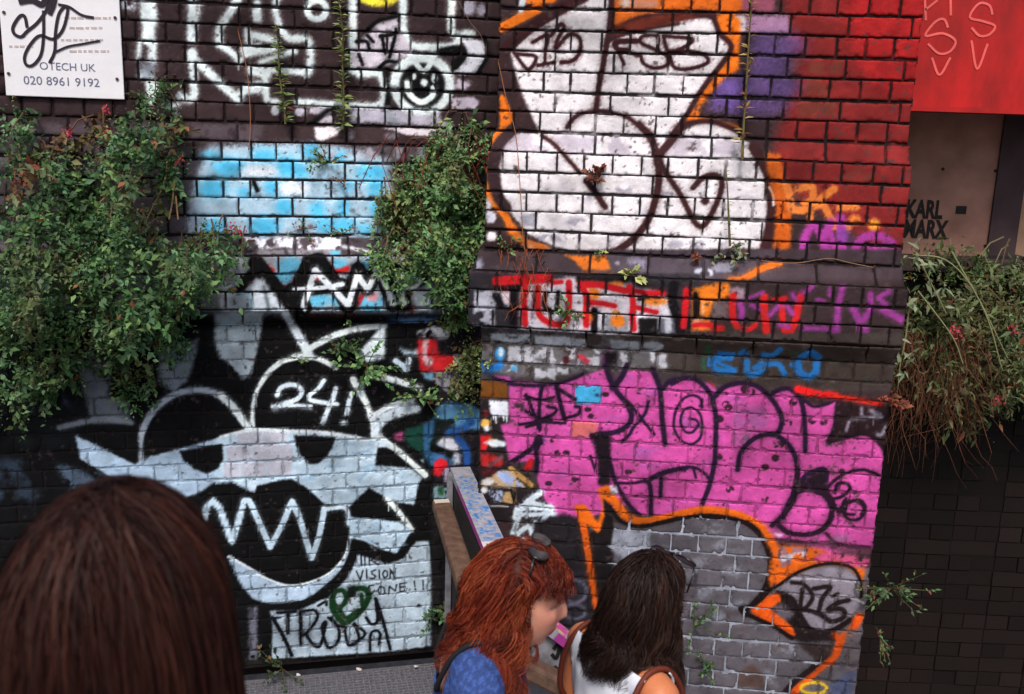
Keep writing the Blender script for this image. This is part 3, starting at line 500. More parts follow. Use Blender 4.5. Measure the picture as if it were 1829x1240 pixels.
# PK and purple letters on the dark right
F_(A8, [(90, 80), (150, 90), (180, 240), (240, 260), (250, 330), (240, 720), (150, 720), (160, 400), (110, 240)], (196, 96, 34), soft=4)
PCH = (214, 126, 60)
for pts, wd in [([(215, 270), (235, 320), (245, 410), (300, 425), (325, 420)], 46), ([(285, 290), (370, 285), (370, 350), (325, 380)], 40), ([(500, 295), (410, 360)], 44), ([(370, 400), (440, 400), (490, 480), (580, 520)], 40), ([(360, 400), (360, 490)], 36), ([(530, 410), (640, 405)], 34), ([(490, 525), (590, 530)], 30)]: L_(A8, pts, wd, PCH, soft=3)
blob(W, A8, 625, 480, 36, 30, PCH, soft=3); blob(W, A8, 742, 512, 38, 36, (220, 150, 60), soft=3)
MG = (164, 62, 150)
for pts, wd in [([(320, 720), (325, 600), (370, 520), (420, 560), (450, 640), (455, 730)], 52), ([(240, 690), (320, 690)], 44), ([(440, 590), (480, 500)], 50), ([(540, 470), (548, 600), (550, 725)], 56), ([(630, 735), (635, 640), (690, 580), (780, 580), (850, 620)], 50), ([(700, 650), (750, 670), (752, 640)], 36), ([(800, 650), (820, 740)], 60), ([(500, 640), (480, 560)], 34)]: L_(A8, pts, wd, MG, soft=5)
F_(A8, [(780, 640), (930, 640), (930, 730), (800, 740)], (112, 66, 118), soft=6, a=.7); blob(W, A8, 560, 570, 40, 50, (110, 70, 150), soft=8, a=.6)
# sloped ledge course
rect(W, PX, 820, 446, 1660, 512, (68, 56, 62), soft=2); rect(W, PX, 1060, 450, 1380, 505, (84, 76, 88), soft=8, a=.6)
F_(C1, [(685, 160), (800, 175), (1060, 172), (1102, 292), (860, 292), (795, 215)], (212, 116, 40)); F_(C1, [(1210, 190), (1400, 200), (1390, 300), (1300, 260)], (126, 122, 142), soft=6, thr=.35); F_(C2, [(0, 260), (150, 280), (160, 330), (0, 360)], (180, 182, 196), thr=.42, sc_=.03); F_(C2, [(130, 220), (360, 230), (300, 300), (160, 300)], (130, 128, 142), thr=.42)
L_(C2, [(700, 225), (560, 270), (470, 320), (400, 358), (290, 372)], 46, (208, 108, 36)); blob(W, C1, 1155, 235, 20, 12, (180, 180, 196)); blob(W, A7, 45, 765, 28, 32, (160, 158, 182), soft=4)
rect(W, C1, 840, 290, 1150, 345, (150, 84, 44), soft=5, a=.5, thr=.5)
# --- band: TUFFLUV
rect(W, PX, 820, 488, 1250, 612, (48, 46, 52), soft=2); rect(W, PX, 1250, 500, 1660, 622, (56, 44, 46), soft=3)
F_(C1, [(330, 420), (700, 360), (800, 350), (860, 400), (1240, 400), (1600, 520), (1620, 690), (1600, 840), (1000, 850), (930, 820), (330, 790)], (206, 204, 216), soft=3)
F_(C1, [(-60, 480), (240, 480), (235, 620), (110, 640), (120, 770), (-60, 780)], (176, 178, 192), thr=.42, sc_=.05, seed=12); F_(C1, [(160, 490), (245, 485), (240, 600), (190, 590)], (206, 190, 200))
for pts, wd in [([(270, 460), (270, 740)], 60), ([(130, 430), (300, 440)], 60), ([(120, 520), (160, 590)], 60), ([(545, 500), (535, 600), (600, 660)], 46), ([(655, 480), (640, 630)], 40), ([(960, 640), (960, 820)], 60), ([(1640, 420), (1625, 560), (1670, 700), (1700, 850)], 80), ([(1340, 545), (1520, 540)], 30)]: L_(C1, pts, wd, (22, 20, 24), soft=2.5)
rect(W, C1, 1335, 710, 1500, 850, (24, 22, 24), soft=2); rect(W, C1, 1505, 715, 1640, 850, (96, 96, 108), soft=3); L_(C1, [(1590, 740), (1590, 820)], 60, (178, 182, 192), soft=4); rect(W, C1, 1040, 690, 1250, 835, (140, 142, 154), soft=3); rect(W, C1, 800, 350, 1240, 395, (30, 26, 26), soft=4); rect(W, C1, 1240, 420, 1700, 440, (30, 26, 26), soft=6); rect(W, C1, 420, 570, 450, 720, (120, 118, 132), soft=5)
for x, y, rx, ry in [(930, 430, 60, 30), (960, 500, 50, 50), (1150, 415, 70, 22), (905, 700, 40, 50), (1160, 735, 62, 55), (1480, 565, 110, 30), (1140, 650, 24, 18)]: blob(W, C1, x, y, rx, ry, (216, 122, 36), soft=4)
F_(C2, [(-20, 440), (180, 395), (285, 392), (300, 500), (160, 540), (120, 682), (-20, 682)], (216, 122, 36), soft=3); rect(W, C2, 60, 545, 80, 690, (216, 200, 190), a=.6); L_(C2, [(10, 480), (10, 670)], 40, (22, 20, 22)); rect(W, C2, -20, 700, 130, 785, (220, 130, 50), soft=4); rect(W, C2, -10, 710, 60, 730, (210, 205, 205), soft=3); rect(W, C2, 150, 545, 280, 680, (124, 108, 112), soft=6, a=.7); rect(W, C2, 290, 430, 410, 530, (150, 132, 146), soft=5, thr=.4)
for pts, wd in [([(130, 385), (350, 370), (570, 365)], 78), ([(372, 400), (362, 560), (372, 760)], 56), ([(482, 440), (478, 600), (500, 690), (580, 750), (680, 765), (730, 720), (745, 560), (745, 400)], 56), ([(600, 400), (680, 395)], 40), ([(842, 410), (892, 520), (890, 660), (892, 770)], 56), ([(850, 420), (1000, 420), (1150, 455), (1225, 470)], 58), ([(920, 570), (1030, 580), (1135, 602)], 46), ([(1262, 440), (1290, 560), (1285, 680), (1298, 805)], 54), ([(1290, 470), (1400, 490), (1550, 495)], 46), ([(1310, 612), (1400, 635), (1490, 655)], 44), ([(1745, 470), (1735, 620), (1720, 780)], 52)]: L_(C1, pts, wd, (192, 30, 40), soft=2)
for pts, wd in [([(0, 742), (70, 738), (140, 742)], 42), ([(175, 765), (230, 768)], 48), ([(320, 495), (312, 600), (318, 680), (350, 755)], 52), ([(390, 772), (450, 775), (500, 740)], 40), ([(572, 505), (570, 600), (580, 690), (592, 800)], 58), ([(700, 525), (718, 610), (722, 700)], 46), ([(866, 510), (840, 620), (820, 720), (770, 810), (735, 770)], 56), ([(650, 530), (740, 520)], 40)]: L_(C2, pts, wd, (184, 34, 36), soft=2)
for pts, wd in [([(375, 560), (390, 620), (380, 690)], 50), ([(470, 570), (520, 600)], 40), ([(620, 650), (690, 580)], 40), ([(760, 580), (800, 640)], 40), ([(690, 740), (770, 760)], 30), ([(1105, 440), (1105, 500)], 26), ([(1210, 430), (1180, 570), (1165, 720)], 50), ([(960, 430), (900, 470)], 40), ([(1440, 490), (1440, 560)], 50), ([(1590, 470), (1510, 520), (1560, 570)], 46), ([(1540, 610), (1690, 690)], 60), ([(1300, 610), (1360, 700), (1440, 620)], 60), ([(900, 770), (1085, 775)], 42), ([(1155, 765), (1150, 870)], 70), ([(1385, 780), (1385, 840)], 76), ([(1000, 530), (1060, 540)], 24), ([(800, 480), (830, 540)], 30), ([(430, 520), (560, 470)], 26)]: L_(C2, pts, wd, (142, 58, 136), soft=5)
rect(W, C2, 880, 810, 1090, 860, (40, 62, 56), soft=8, a=.7); rect(W, C2, 240, 770, 400, 830, (44, 62, 50), soft=8, a=.6)
# --- weathered courses under the band
rect(W, PX, 820, 596, 1620, 700, (66, 58, 56), soft=2); W.rgb *= 1
F_(C1, [(-40, 800), (1500, 880), (1600, 1130), (-40, 1240)], (98, 96, 100), soft=6, thr=.42, sc_=.05, seed=21)
F_(C1, [(80, 830), (430, 840), (430, 930), (80, 915)], (172, 180, 190), thr=.38, sc_=.03); F_(C1, [(455, 850), (760, 860), (770, 950), (460, 935)], (174, 182, 192), thr=.4, sc_=.03, seed=3); F_(C1, [(770, 870), (890, 880), (885, 965), (770, 955)], (164, 170, 180), thr=.4, sc_=.03, seed=5); F_(C1, [(1090, 880), (1345, 900), (1340, 985), (1110, 975)], (160, 168, 178), thr=.38, sc_=.03, seed=7); blob(W, C1, 1460, 940, 90, 48, (154, 160, 170), thr=.33)
for x0, y0, x1, y1, s in [(225, 950, 340, 1080, 1), (360, 960, 560, 1090, 2), (580, 970, 800, 1110, 3), (810, 985, 1010, 1120, 4), (1180, 1000, 1250, 1130, 5), (1440, 1000, 1480, 1090, 6), (1500, 1020, 1580, 1140, 7), (450, 1130, 640, 1240, 8), (160, 1100, 300, 1160, 9), (640, 1130, 800, 1180, 10)]: rect(W, C1, x0, y0, x1, y1, (176, 178, 188), soft=2, thr=.45, sc_=.03, seed=s)
blob(W, C1, 160, 1010, 45, 60, (56, 134, 190)); L_(C1, [(20, 1110), (50, 1160), (110, 1130), (150, 1110)], 70, (44, 118, 186)); blob(W, C1, 165, 1000, 24, 40, (190, 206, 216)); blob(W, C1, 280, 1130, 28, 22, (80, 160, 206)); L_(C1, [(840, 1040), (900, 1080)], 40, (190, 60, 80)); blob(W, C1, 720, 1070, 34, 36, (70, 28, 34)); L_(C1, [(1090, 980), (1040, 1040), (1040, 1100)], 26, (118, 66, 122)); F_(C1, [(1040, 1000), (1160, 1000), (1150, 1110), (1050, 1110)], (24, 18, 24), soft=5)
rect(W, C2, 0, 870, 1600, 1230, (60, 50, 46), soft=8, a=.85); 
for i in range(34): blob(W, C2, random.uniform(0, 1450), random.uniform(880, 1300), random.uniform(20, 80), random.uniform(10, 30), random.choice([(96, 86, 86), (44, 60, 46), (40, 34, 34), (110, 100, 100)]), soft=5, a=.6, thr=.45, seed=i)
F_(C2, [(90, 880), (140, 880), (130, 970), (80, 960)], (40, 74, 50), soft=5); rect(W, C2, 60, 1000, 90, 1110, (46, 92, 70), soft=4)
for pts, wd in [([(300, 1010), (180, 1010), (160, 1080), (220, 1110), (320, 1115)], 50), ([(170, 1030), (330, 1110)], 34), ([(200, 960), (320, 965)], 40), ([(430, 1040), (440, 1130), (540, 1130), (550, 1060), (500, 1090)], 50), ([(400, 930), (370, 960), (430, 970)], 36), ([(560, 970), (640, 970), (690, 920)], 50), ([(600, 1060), (690, 1060), (740, 1140)], 44), ([(850, 1050), (860, 1120), (930, 1160), (990, 1120), (1000, 1050)], 60), ([(870, 990), (940, 950), (1010, 990)], 60), ([(790, 1060), (800, 1065)], 30), ([(120, 1010), (115, 1070)], 20)]: L_(C2, pts, wd, (38, 104, 166), soft=3)
# --- pink throw-up
F_(C4, [(90, 90), (300, 130), (700, 170), (930, 100), (1683, 120), (1683, 1300), (90, 1300)], (62, 54, 58), soft=4, a=.8)
F_(C4, [(185, 130), (300, 140), (330, 180), (560, 200), (750, 190), (930, 125), (1060, 88), (1110, 200), (1130, 260), (1180, 220), (1180, 170), (1240, 100), (1330, 95), (1430, 110), (1480, 240), (1540, 260), (1580, 200), (1683, 155), (1900, 200), (2000, 300), (2300, 300), (2400, 420), (2400, 1500), (1900, 1500), (1800, 1240), (1330, 1240), (1230, 1160), (1010, 1230), (720, 1330), (640, 1180), (560, 1080), (530, 960), (540, 800), (400, 820), (300, 820), (270, 640), (230, 520), (300, 380), (310, 220)], PNK, soft=2.5)
F_(C3, [(-20, 190), (60, 165), (130, 160), (200, 190), (270, 260), (330, 330), (420, 240), (540, 205), (660, 225), (760, 290), (840, 260), (900, 225), (960, 240), (1050, 350), (1160, 380), (1300, 340), (1290, 480), (1240, 640), (1340, 640), (1460, 600), (1560, 610), (1650, 700), (1680, 780), (1640, 1130), (1600, 1500), (1300, 1540), (900, 1500), (600, 1350), (300, 1200), (-20, 1200)], PNK, soft=2.5)
F_(B8, [(0, 0), (725, 0), (700, 200), (665, 430), (520, 410), (440, 350), (300, 350), (100, 310), (0, 260)], PNK, soft=2.5)
for i in range(60):
    x = random.uniform(300, 2500); y = random.uniform(150, 1250); blob(W, C4, x, y, random.uniform(30, 120), random.uniform(14, 40), random.choice([(170, 92, 170), (222, 104, 184), (196, 66, 148), (150, 100, 170)]), soft=8, a=.4, thr=.45, seed=i)
for i in range(150):
    x = random.uniform(330, 2350); y = random.uniform(180, 1250); blob(W, C4, x, y, random.uniform(4, 20), random.uniform(4, 14), (66, 30, 58), soft=1, a=.9, thr=.5, sc_=.008, seed=i)
for x, y in [(660, 650), (690, 745), (760, 745), (930, 400), (955, 455), (1250, 900), (1070, 290), (1340, 270), (620, 990), (830, 960), (1010, 285)]: blob(W, C4, x, y, 30, 22, (54, 34, 48), soft=1, thr=.42, sc_=.014, seed=int(x))
for x, y in [(430, 360), (450, 385), (575, 245), (630, 265), (920, 510), (960, 350), (820, 790), (740, 865), (460, 1040), (1340, 900), (1200, 500), (1110, 490), (740, 1120), (860, 680), (820, 680), (380, 480), (370, 780)]: blob(W, C3, x, y, 34, 30, (60, 32, 46), soft=1, thr=.44, sc_=.014, seed=int(x))
rect(W, C3, 480, 380, 760, 560, (150, 92, 148), soft=6, a=.6, thr=.42); rect(W, C3, 480, 590, 620, 680, (120, 84, 112), soft=4, a=.8, thr=.45)
rect(W, C4, 800, 505, 1003, 628, (196, 106, 110), soft=2)
# brown, cyan and white bricks, left edge mess
rect(W, PX, 858, 683, 862, 930, (40, 36, 40)); 
F_(C4, [(70, 330), (300, 320), (310, 520), (230, 530), (270, 640), (310, 830), (440, 900), (540, 1010), (560, 1100), (640, 1190), (700, 1300), (60, 1300)], (38, 32, 36), soft=3)
rect(W, C4, 60, 172, 292, 320, (112, 68, 28), soft=1)
F_(C4, [(145, 335), (300, 345), (302, 460), (255, 465), (160, 445)], (214, 218, 230)); 
for x, h in [(180, 50), (200, 80), (225, 30), (262, 60), (285, 70)]: L_(C4, [(x, 440), (x + 4, 440 + h)], 18, (214, 218, 230), w2=8)
blob(W, C4, 120, 520, 40, 34, (214, 170, 90)); blob(W, C4, 130, 560, 26, 24, (210, 214, 220)); blob(W, C4, 125, 440, 24, 24, (150, 26, 28)); 
F_(C4, [(80, 610), (160, 610), (160, 650), (120, 730), (80, 725)], (192, 34, 38)); F_(C4, [(150, 625), (220, 640), (200, 700), (150, 690)], (196, 156, 104)); F_(C4, [(100, 665), (200, 640), (280, 660), (275, 695), (180, 700)], (206, 214, 224)); F_(C4, [(80, 745), (200, 770), (262, 800), (255, 850), (90, 862)], (172, 40, 40), soft=3); L_(C4, [(150, 850), (250, 780)], 30, (110, 70, 80), soft=4); F_(C4, [(425, 860), (470, 790), (505, 790), (485, 885), (430, 880)], (180, 32, 38)); rect(W, C4, 85, 880, 200, 930, (90, 30, 34), soft=4, thr=.35)
F_(C4, [(80, 985), (250, 880), (330, 890), (440, 1020), (300, 1030), (90, 1010)], (190, 164, 132), thr=.3); F_(C4, [(190, 900), (290, 890), (420, 1010), (300, 1020)], (158, 176, 220), thr=.42, sc_=.02); blob(W, C4, 140, 975, 50, 30, (212, 210, 208)); L_(C4, [(320, 870), (420, 950), (480, 1000)], 42, (176, 140, 84)); F_(C4, [(270, 1060), (360, 1050), (360, 1160), (250, 1140)], (184, 154, 110)); F_(C4, [(130, 1040), (260, 1050), (250, 1140), (180, 1130)], (164, 176, 206), thr=.45, sc_=.02, seed=4); blob(W, C4, 110, 1045, 24, 26, (206, 206, 206)); L_(C4, [(325, 1050), (350, 1150)], 24, BLK)
L_(C4, [(90, 1165), (300, 1170)], 14, (190, 190, 190), a=.7)
rect(W, C4, 832, 222, 1038, 362, (66, 158, 202), soft=1); blob(W, C4, 1005, 295, 22, 14, (40, 60, 90), thr=.4)
# white tag lower left
for pts, wd in [([(560, 1060), (440, 1150), (560, 1170), (470, 1130)], 50), ([(360, 1260), (400, 1180), (640, 1180)], 60)]: L_(C4, pts, wd, (200, 212, 222), soft=3)
for pts, wd in [([(640, 190), (590, 240), (670, 240), (560, 260)], 26), ([(520, 390), (540, 340), (560, 260)], 30), ([(560, 290), (660, 290), (720, 270)], 26), ([(540, 400), (600, 360), (640, 400), (700, 290), (740, 290)], 30), ([(620, 400), (640, 330)], 26), ([(690, 390), (780, 380), (760, 410), (700, 430)], 24), ([(430, 440), (560, 420), (660, 440)], 14), ([(700, 470), (740, 500), (790, 490)], 22)]: L_(B6, pts, wd, (190, 204, 216), soft=3)
# purple-black pink outlines
for pts, wd in [([(180, 150), (260, 175), (400, 210), (560, 215), (680, 200), (800, 165), (900, 120)], 30), ([(300, 205), (480, 220), (600, 210)], 26), ([(1070, 60), (1110, 180), (1160, 270), (1250, 380), (1275, 460), (1240, 540), (1150, 590), (1040, 605), (960, 620)], 46), ([(1120, 240), (1190, 160), (1240, 60)], 46), ([(1410, 345), (1380, 440), (1300, 540), (1250, 620), (1200, 660)], 28), ([(1240, 340), (1330, 440), (1400, 540), (1455, 608)], 26),
                ([(1440, 90), (1490, 200), (1510, 340), (1520, 500), (1540, 680)], 44), ([(1520, 240), (1580, 180), (1683, 150)], 36), ([(1010, 610), (1060, 620), (1085, 760), (1115, 860), (1140, 960), (1190, 1060), (1260, 1160), (1340, 1240)], 40), ([(950, 770), (970, 830), (990, 890)], 24), ([(1160, 985), (1280, 990), (1390, 970)], 26), ([(1380, 970), (1420, 1000), (1430, 1140), (1430, 1240)], 40), ([(1430, 955), (1500, 920), (1600, 890), (1700, 875)], 44), ([(1510, 950), (1505, 1090)], 36)]:
    L_(C4, pts, wd, INK, soft=2)
F_(C4, [(955, 610), (1110, 610), (1110, 1010), (1010, 1010), (1005, 800), (980, 700)], (30, 22, 30), soft=3)
for pts, wd in [([(440, 290), (500, 430), (540, 560)], 30), ([(570, 220), (550, 330), (545, 500), (550, 570)], 34), ([(430, 300), (560, 330), (660, 310)], 24), ([(440, 420), (540, 480), (640, 490)], 30), ([(610, 380), (680, 400), (660, 440), (590, 470)], 28), ([(390, 530), (540, 510), (750, 520)], 26), ([(440, 550), (540, 520)], 26), ([(680, 220), (710, 350), (745, 480)], 40), ([(690, 240), (830, 330)], 34), ([(760, 470), (850, 440), (870, 390), (830, 380)], 30), ([(540, 640), (520, 700)], 70), ([(560, 660), (420, 760), (310, 830)], 44), ([(520, 740), (530, 830), (520, 900)], 40)]: L_(C4, pts, wd, (34, 20, 40), soft=2)
rect(W, C4, 345, 355, 430, 430, (60, 44, 52), soft=3, thr=.4)
for pts, wd in [([(0, 200), (100, 155), (200, 175), (290, 260), (330, 350), (350, 500), (345, 650), (340, 800), (320, 920), (290, 1030), (240, 1150)], 42), ([(340, 300), (420, 225), (540, 195), (660, 215), (760, 290), (830, 380), (870, 480), (850, 570), (820, 600)], 42), ([(790, 280), (880, 240), (960, 260), (1020, 340), (1045, 450), (1055, 600), (1055, 730)], 40), ([(1050, 340), (1120, 385), (1220, 370), (1300, 330)], 26), ([(520, 890), (540, 760), (620, 660), (720, 610), (820, 612), (900, 660), (960, 740), (990, 850), (985, 950), (960, 1070), (900, 1200), (880, 1260)], 42), ([(0, 900), (100, 868), (190, 875), (260, 920), (300, 970)], 28), ([(170, 880), (190, 950)], 22), ([(1220, 1040), (1300, 960), (1400, 905), (1520, 885), (1640, 930)], 30), ([(1240, 660), (1290, 560), (1310, 430), (1320, 340)], 50), ([(1260, 650), (1380, 620), (1500, 590), (1600, 620), (1690, 720)], 40),
                ([(1300, 1040), (1320, 1000), (1390, 1000), (1410, 1040), (1350, 1090), (1260, 1110)], 22), ([(1260, 1110), (1330, 1220), (1380, 1110)], 26), ([(1440, 1240), (1370, 1230), (1400, 1150), (1480, 1120), (1530, 1170), (1500, 1240)], 26), ([(240, 380), (220, 310), (150, 290), (80, 330), (30, 420), (15, 540), (60, 640), (140, 685), (220, 640), (240, 540), (220, 440), (150, 385), (90, 420), (70, 500), (100, 580), (160, 590), (210, 530), (190, 490), (140, 480)], 22), ([(240, 320), (236, 385)], 22), ([(1000, 1010), (1080, 920), (1190, 880), (1220, 920), (1200, 1020), (1150, 1060)], 50), ([(1000, 1060), (1090, 1045), (1190, 1080), (1250, 1160), (1270, 1260)], 32)]:
    L_(C3, pts, wd, INK if pts[0][0] < 1200 else (40, 22, 38), soft=2)
F_(C3, [(1010, 1010), (1100, 930), (1200, 885), (1215, 940), (1200, 1060), (1120, 1050), (1010, 1050)], (34, 24, 32), soft=3); rect(W, C3, 1085, 950, 1105, 1060, (90, 96, 150), soft=4, a=.6)
F_(C3, [(1320, 340), (1700, 430), (1705, 620), (1690, 720), (1560, 600), (1440, 590), (1260, 650), (1300, 520)], (40, 26, 30), soft=3)
for pts, wd in [([(1500, 400), (1500, 450)], 24), ([(1580, 420), (1640, 450)], 36), ([(1420, 480), (1660, 470)], 20), ([(1400, 500), (1380, 570)], 20), ([(1690, 540), (1660, 600), (1630, 600)], 30)]: L_(C3, pts, wd, (150, 146, 164), soft=4, a=.85)
L_(C3, [(1000, 245), (1150, 285), (1290, 300)], 60, (214, 34, 36), soft=2); L_(C3, [(1290, 305), (1450, 330), (1640, 368)], 40, (200, 44, 32), soft=3); F_(C3, [(270, 155), (340, 220), (320, 230)], (160, 40, 40))
rect(W, C3, 1080, 320, 1260, 350, (60, 40, 46), soft=4, a=.5)
L_(B8, [(265, 0), (250, 130), (210, 220), (120, 310)], 30, (40, 22, 38)); L_(B8, [(430, 130), (455, 200), (430, 300), (340, 355), (220, 350), (160, 310)], 32, (40, 22, 38)); L_(B8, [(330, 60), (370, 100), (420, 130)], 34, (40, 22, 38)); L_(B8, [(260, 120), (330, 110), (420, 140)], 26, (40, 22, 38))
L_(B8, [(470, 130), (480, 80), (530, 75), (550, 110), (500, 150), (450, 160)], 18, (40, 22, 38)); L_(B8, [(455, 160), (490, 240), (520, 170)], 20, (40, 22, 38)); ring(W, B8, 572, 225, 60, 55, 20, (40, 22, 38)); blob(W, B8, 572, 314, 9, 9, (40, 22, 38)); L_(B8, [(420, 350), (470, 400), (560, 425), (660, 435)], 22, (60, 30, 50))
# --- grey brick ground under the pink, light joints
F_(C5, [(-900, 120), (-300, 120), (0, 95), (200, 78), (420, 110), (620, 220), (660, 400), (700, 500), (1000, 400), (1300, 420), (1300, 1400), (-900, 1400)], (92, 88, 96), soft=3)
F_(C5, [(-900, 120), (-700, 60), (-560, 100), (-440, 400), (-430, 700), (-400, 1400), (-900, 1400)], (36, 33, 38), soft=4)
F_(C5, [(-560, 200), (-380, 130), (-380, 600), (-560, 600)], (30, 27, 30), soft=4)
F_(B7, [(340, 330), (560, 340), (560, 520), (440, 520), (350, 440)], (146, 150, 164), soft=4, thr=.3)
for i in range(60): blob(W, C5, random.uniform(-350, 1200), random.uniform(100, 1240), random.uniform(20, 80), random.uniform(10, 30), random.choice([(112, 110, 122), (74, 68, 74), (130, 128, 140), (84, 74, 74)]), soft=5, a=.5, thr=.45, seed=i)
fill(W, C5, [(-420, 110), (0, 95), (200, 78), (420, 110), (620, 220), (650, 420), (600, 580), (700, 880), (900, 930), (1000, 1020), (700, 1300), (-420, 1300)], (156, 162, 178), soft=4, mode='mortar', a=.95, thr=.28, sc_=.1)
for x, y in [(60, 470), (260, 170), (330, 270), (400, 440), (200, 580), (450, 660), (560, 790), (180, 380), (300, 740), (620, 1130), (760, 940)]: blob(W, C5, x, y, 60, 36, (150, 154, 168), soft=7, a=.6, thr=.42, seed=x)
rect(W, B6, 790, 590, 920, 900, (44, 42, 50), soft=5); 
for x0, y0, x1, y1 in [(780, 640, 910, 760), (790, 770, 900, 840)]: ring(W, B6, (x0 + x1) / 2, (y0 + y1) / 2, (x1 - x0) / 2, (y1 - y0) / 2, 14, (116, 116, 140), soft=5, a=.8)
F_(C5, [(430, 1190), (440, 1100), (525, 1040), (600, 1110), (600, 1200)], (84, 66, 62), soft=4)
# orange outline
OR2 = (214, 104, 26)
for pts, wd in [([(215, 330), (320, 470), (330, 640)], 40)]: pass
L_(B7, [(175, 210), (190, 300), (215, 440), (235, 580), (262, 760)], 44, (196, 88, 26), w2=30); F_(B7, [(140, 190), (200, 185), (240, 240), (300, 330), (270, 350), (210, 290), (170, 280)], OR2); F_(B7, [(270, 100), (340, 85), (350, 140), (290, 350), (255, 330), (300, 200)], OR2, soft=2)
L_(B7, [(320, 110), (380, 190), (440, 265), (540, 285), (640, 265), (740, 240), (860, 220), (980, 232), (1090, 265), (1180, 330), (1240, 430), (1270, 560)], 52, OR2)
F_(B7, [(300, 150), (350, 190), (360, 330), (340, 420), (290, 420), (280, 350), (310, 250)], (30, 24, 26), soft=2)
F_(B7, [(335, 85), (375, 85), (385, 140), (345, 130)], (196, 188, 204))
L_(B7, [(340, 200), (400, 280), (500, 310), (620, 292), (760, 262), (880, 250), (1000, 265), (1100, 300), (1180, 370), (1225, 470), (1225, 580), (1190, 680), (1120, 760)], 24, (28, 20, 22), w2=44)
F_(C5, [(560, 130), (640, 200), (700, 260), (830, 262), (1000, 300), (1100, 370), (1260, 430), (1240, 520), (1160, 430), (1040, 395), (900, 430), (760, 500), (640, 560), (630, 430), (660, 330), (600, 220)], (206, 98, 28), soft=3)
F_(C5, [(680, 270), (900, 290), (840, 370), (720, 420), (690, 350)], (150, 110, 116), thr=.42, sc_=.03); F_(C5, [(700, 340), (860, 310), (880, 330), (720, 380)], (196, 190, 202), thr=.4); F_(C5, [(660, 220), (1000, 250), (1100, 280), (700, 270)], (56, 40, 44), soft=4, a=.8); F_(C5, [(840, 370), (1020, 300), (1290, 350), (1280, 430), (1040, 390)], (196, 84, 130), soft=5, thr=.38); F_(C5, [(660, 195), (730, 200), (700, 225)], (206, 190, 206))
L_(C5, [(1020, 260), (1120, 300), (1280, 310)], 40, (110, 62, 84), soft=5, a=.8)
# lower right eye shape
F_(C5, [(640, 580), (760, 490), (900, 425), (1040, 405), (1160, 430), (1222, 500), (1222, 650), (1160, 780), (1040, 840), (920, 830), (860, 760), (800, 660), (720, 590)], (132, 126, 138), soft=3)
L_(C5, [(600, 590), (700, 530), (820, 450), (940, 405), (1060, 392), (1180, 425), (1230, 520), (1235, 640)], 24, (28, 20, 22)); L_(C5, [(690, 590), (780, 620), (830, 720), (900, 820), (1000, 842), (1100, 800), (1160, 760)], 40, (30, 22, 24)); F_(C5, [(700, 590), (780, 620), (830, 740), (920, 830), (1060, 850), (1080, 900), (850, 910), (760, 870), (740, 720), (650, 690)], (32, 25, 27), soft=3)
F_(C5, [(510, 690), (600, 600), (700, 590), (715, 630), (640, 690), (720, 750), (790, 810), (805, 865), (760, 860), (640, 790), (540, 740)], (214, 88, 26)); F_(C5, [(640, 680), (720, 650), (800, 720), (760, 760)], (96, 88, 98), soft=4)
L_(C5, [(640, 560), (560, 640), (470, 700), (540, 745), (660, 800), (780, 880)], 34, (30, 20, 20)); L_(C5, [(455, 690), (480, 720)], 50, (26, 20, 20))
L_(C5, [(1222, 740), (1170, 830), (1110, 880), (1060, 990), (990, 1040), (900, 1120), (800, 1220), (760, 1300)], 56, (206, 82, 26)); L_(C5, [(1062, 860), (1110, 910)], 40, (206, 82, 26)); L_(C5, [(985, 1005), (1040, 1030)], 40, (206, 82, 26)); L_(C5, [(1000, 990), (900, 1080), (780, 1180), (700, 1280)], 46, (34, 26, 28), soft=3)
F_(C5, [(820, 920), (1060, 920), (1040, 980), (960, 1040)], (52, 42, 42), soft=5)
F_(C5, [(1020, 1180), (1170, 1080), (1200, 1080), (1160, 1300), (1000, 1300)], (74, 82, 112), soft=6); rect(W, C5, 1130, 820, 1225, 1080, (98, 90, 96), soft=6, thr=.35); ring(W, C5, 925, 1200, 85, 36, 22, (200, 166, 40))
DK = (34, 26, 28)
for pts, wd in [([(780, 515), (860, 530), (915, 600), (890, 660), (840, 690), (850, 560)], 30), ([(925, 555), (1030, 545), (980, 620), (960, 690)], 34), ([(1060, 600), (1080, 590)], 30), ([(860, 690), (960, 720), (1040, 770), (1120, 740), (1110, 690), (1020, 690), (1080, 650), (1150, 630)], 36)]: L_(C5, pts, wd, DK, soft=2)
L_(C5, [(780, 490), (1100, 500), (1220, 515)], 9, (186, 186, 196), a=.7); L_(C5, [(1080, 600), (1160, 610), (1250, 650)], 14, (170, 166, 172), a=.8)
# ---------------------------------------------------------------- finish the paint: dirt, flaking
for W in (LW, PW):
    dirt = fbm(W.S / 0.30, W.Z / 0.22, 31, 4); W.rgb *= (1 - 0.22 * np.clip((dirt - 0.5) * 3, 0, 1))[..., None]
    W.rgb = np.where(W.rgb > 120, 120 + (W.rgb - 120) * (1.28 if W is LW else 1.14), W.rgb); W.rgb *= (1 + W.grain * 0.10)[..., None]
    W.rgb *= (1 + (fbm(W.S / .045, W.Z / .045, 15, 4) - .5) * .30)[..., None]
    fl = fbm(W.S / 0.018, W.Z / 0.018, 77, 4); big = fbm(W.S / 0.25, W.Z / 0.25, 41, 3)
    ch = np.clip((fl - 0.735 + (big - 0.5) * 0.25) * 30, 0, 1) * 0.75
    W.rgb = W.rgb * (1 - ch[..., None]) + np.array([70, 58, 58]) * ch[..., None]
    W.lin = s2l(np.clip(W.rgb, 3, 255)).astype(np.float32); W.mlin = s2l(np.clip(W.mcol, 3, 255)).astype(np.float32)
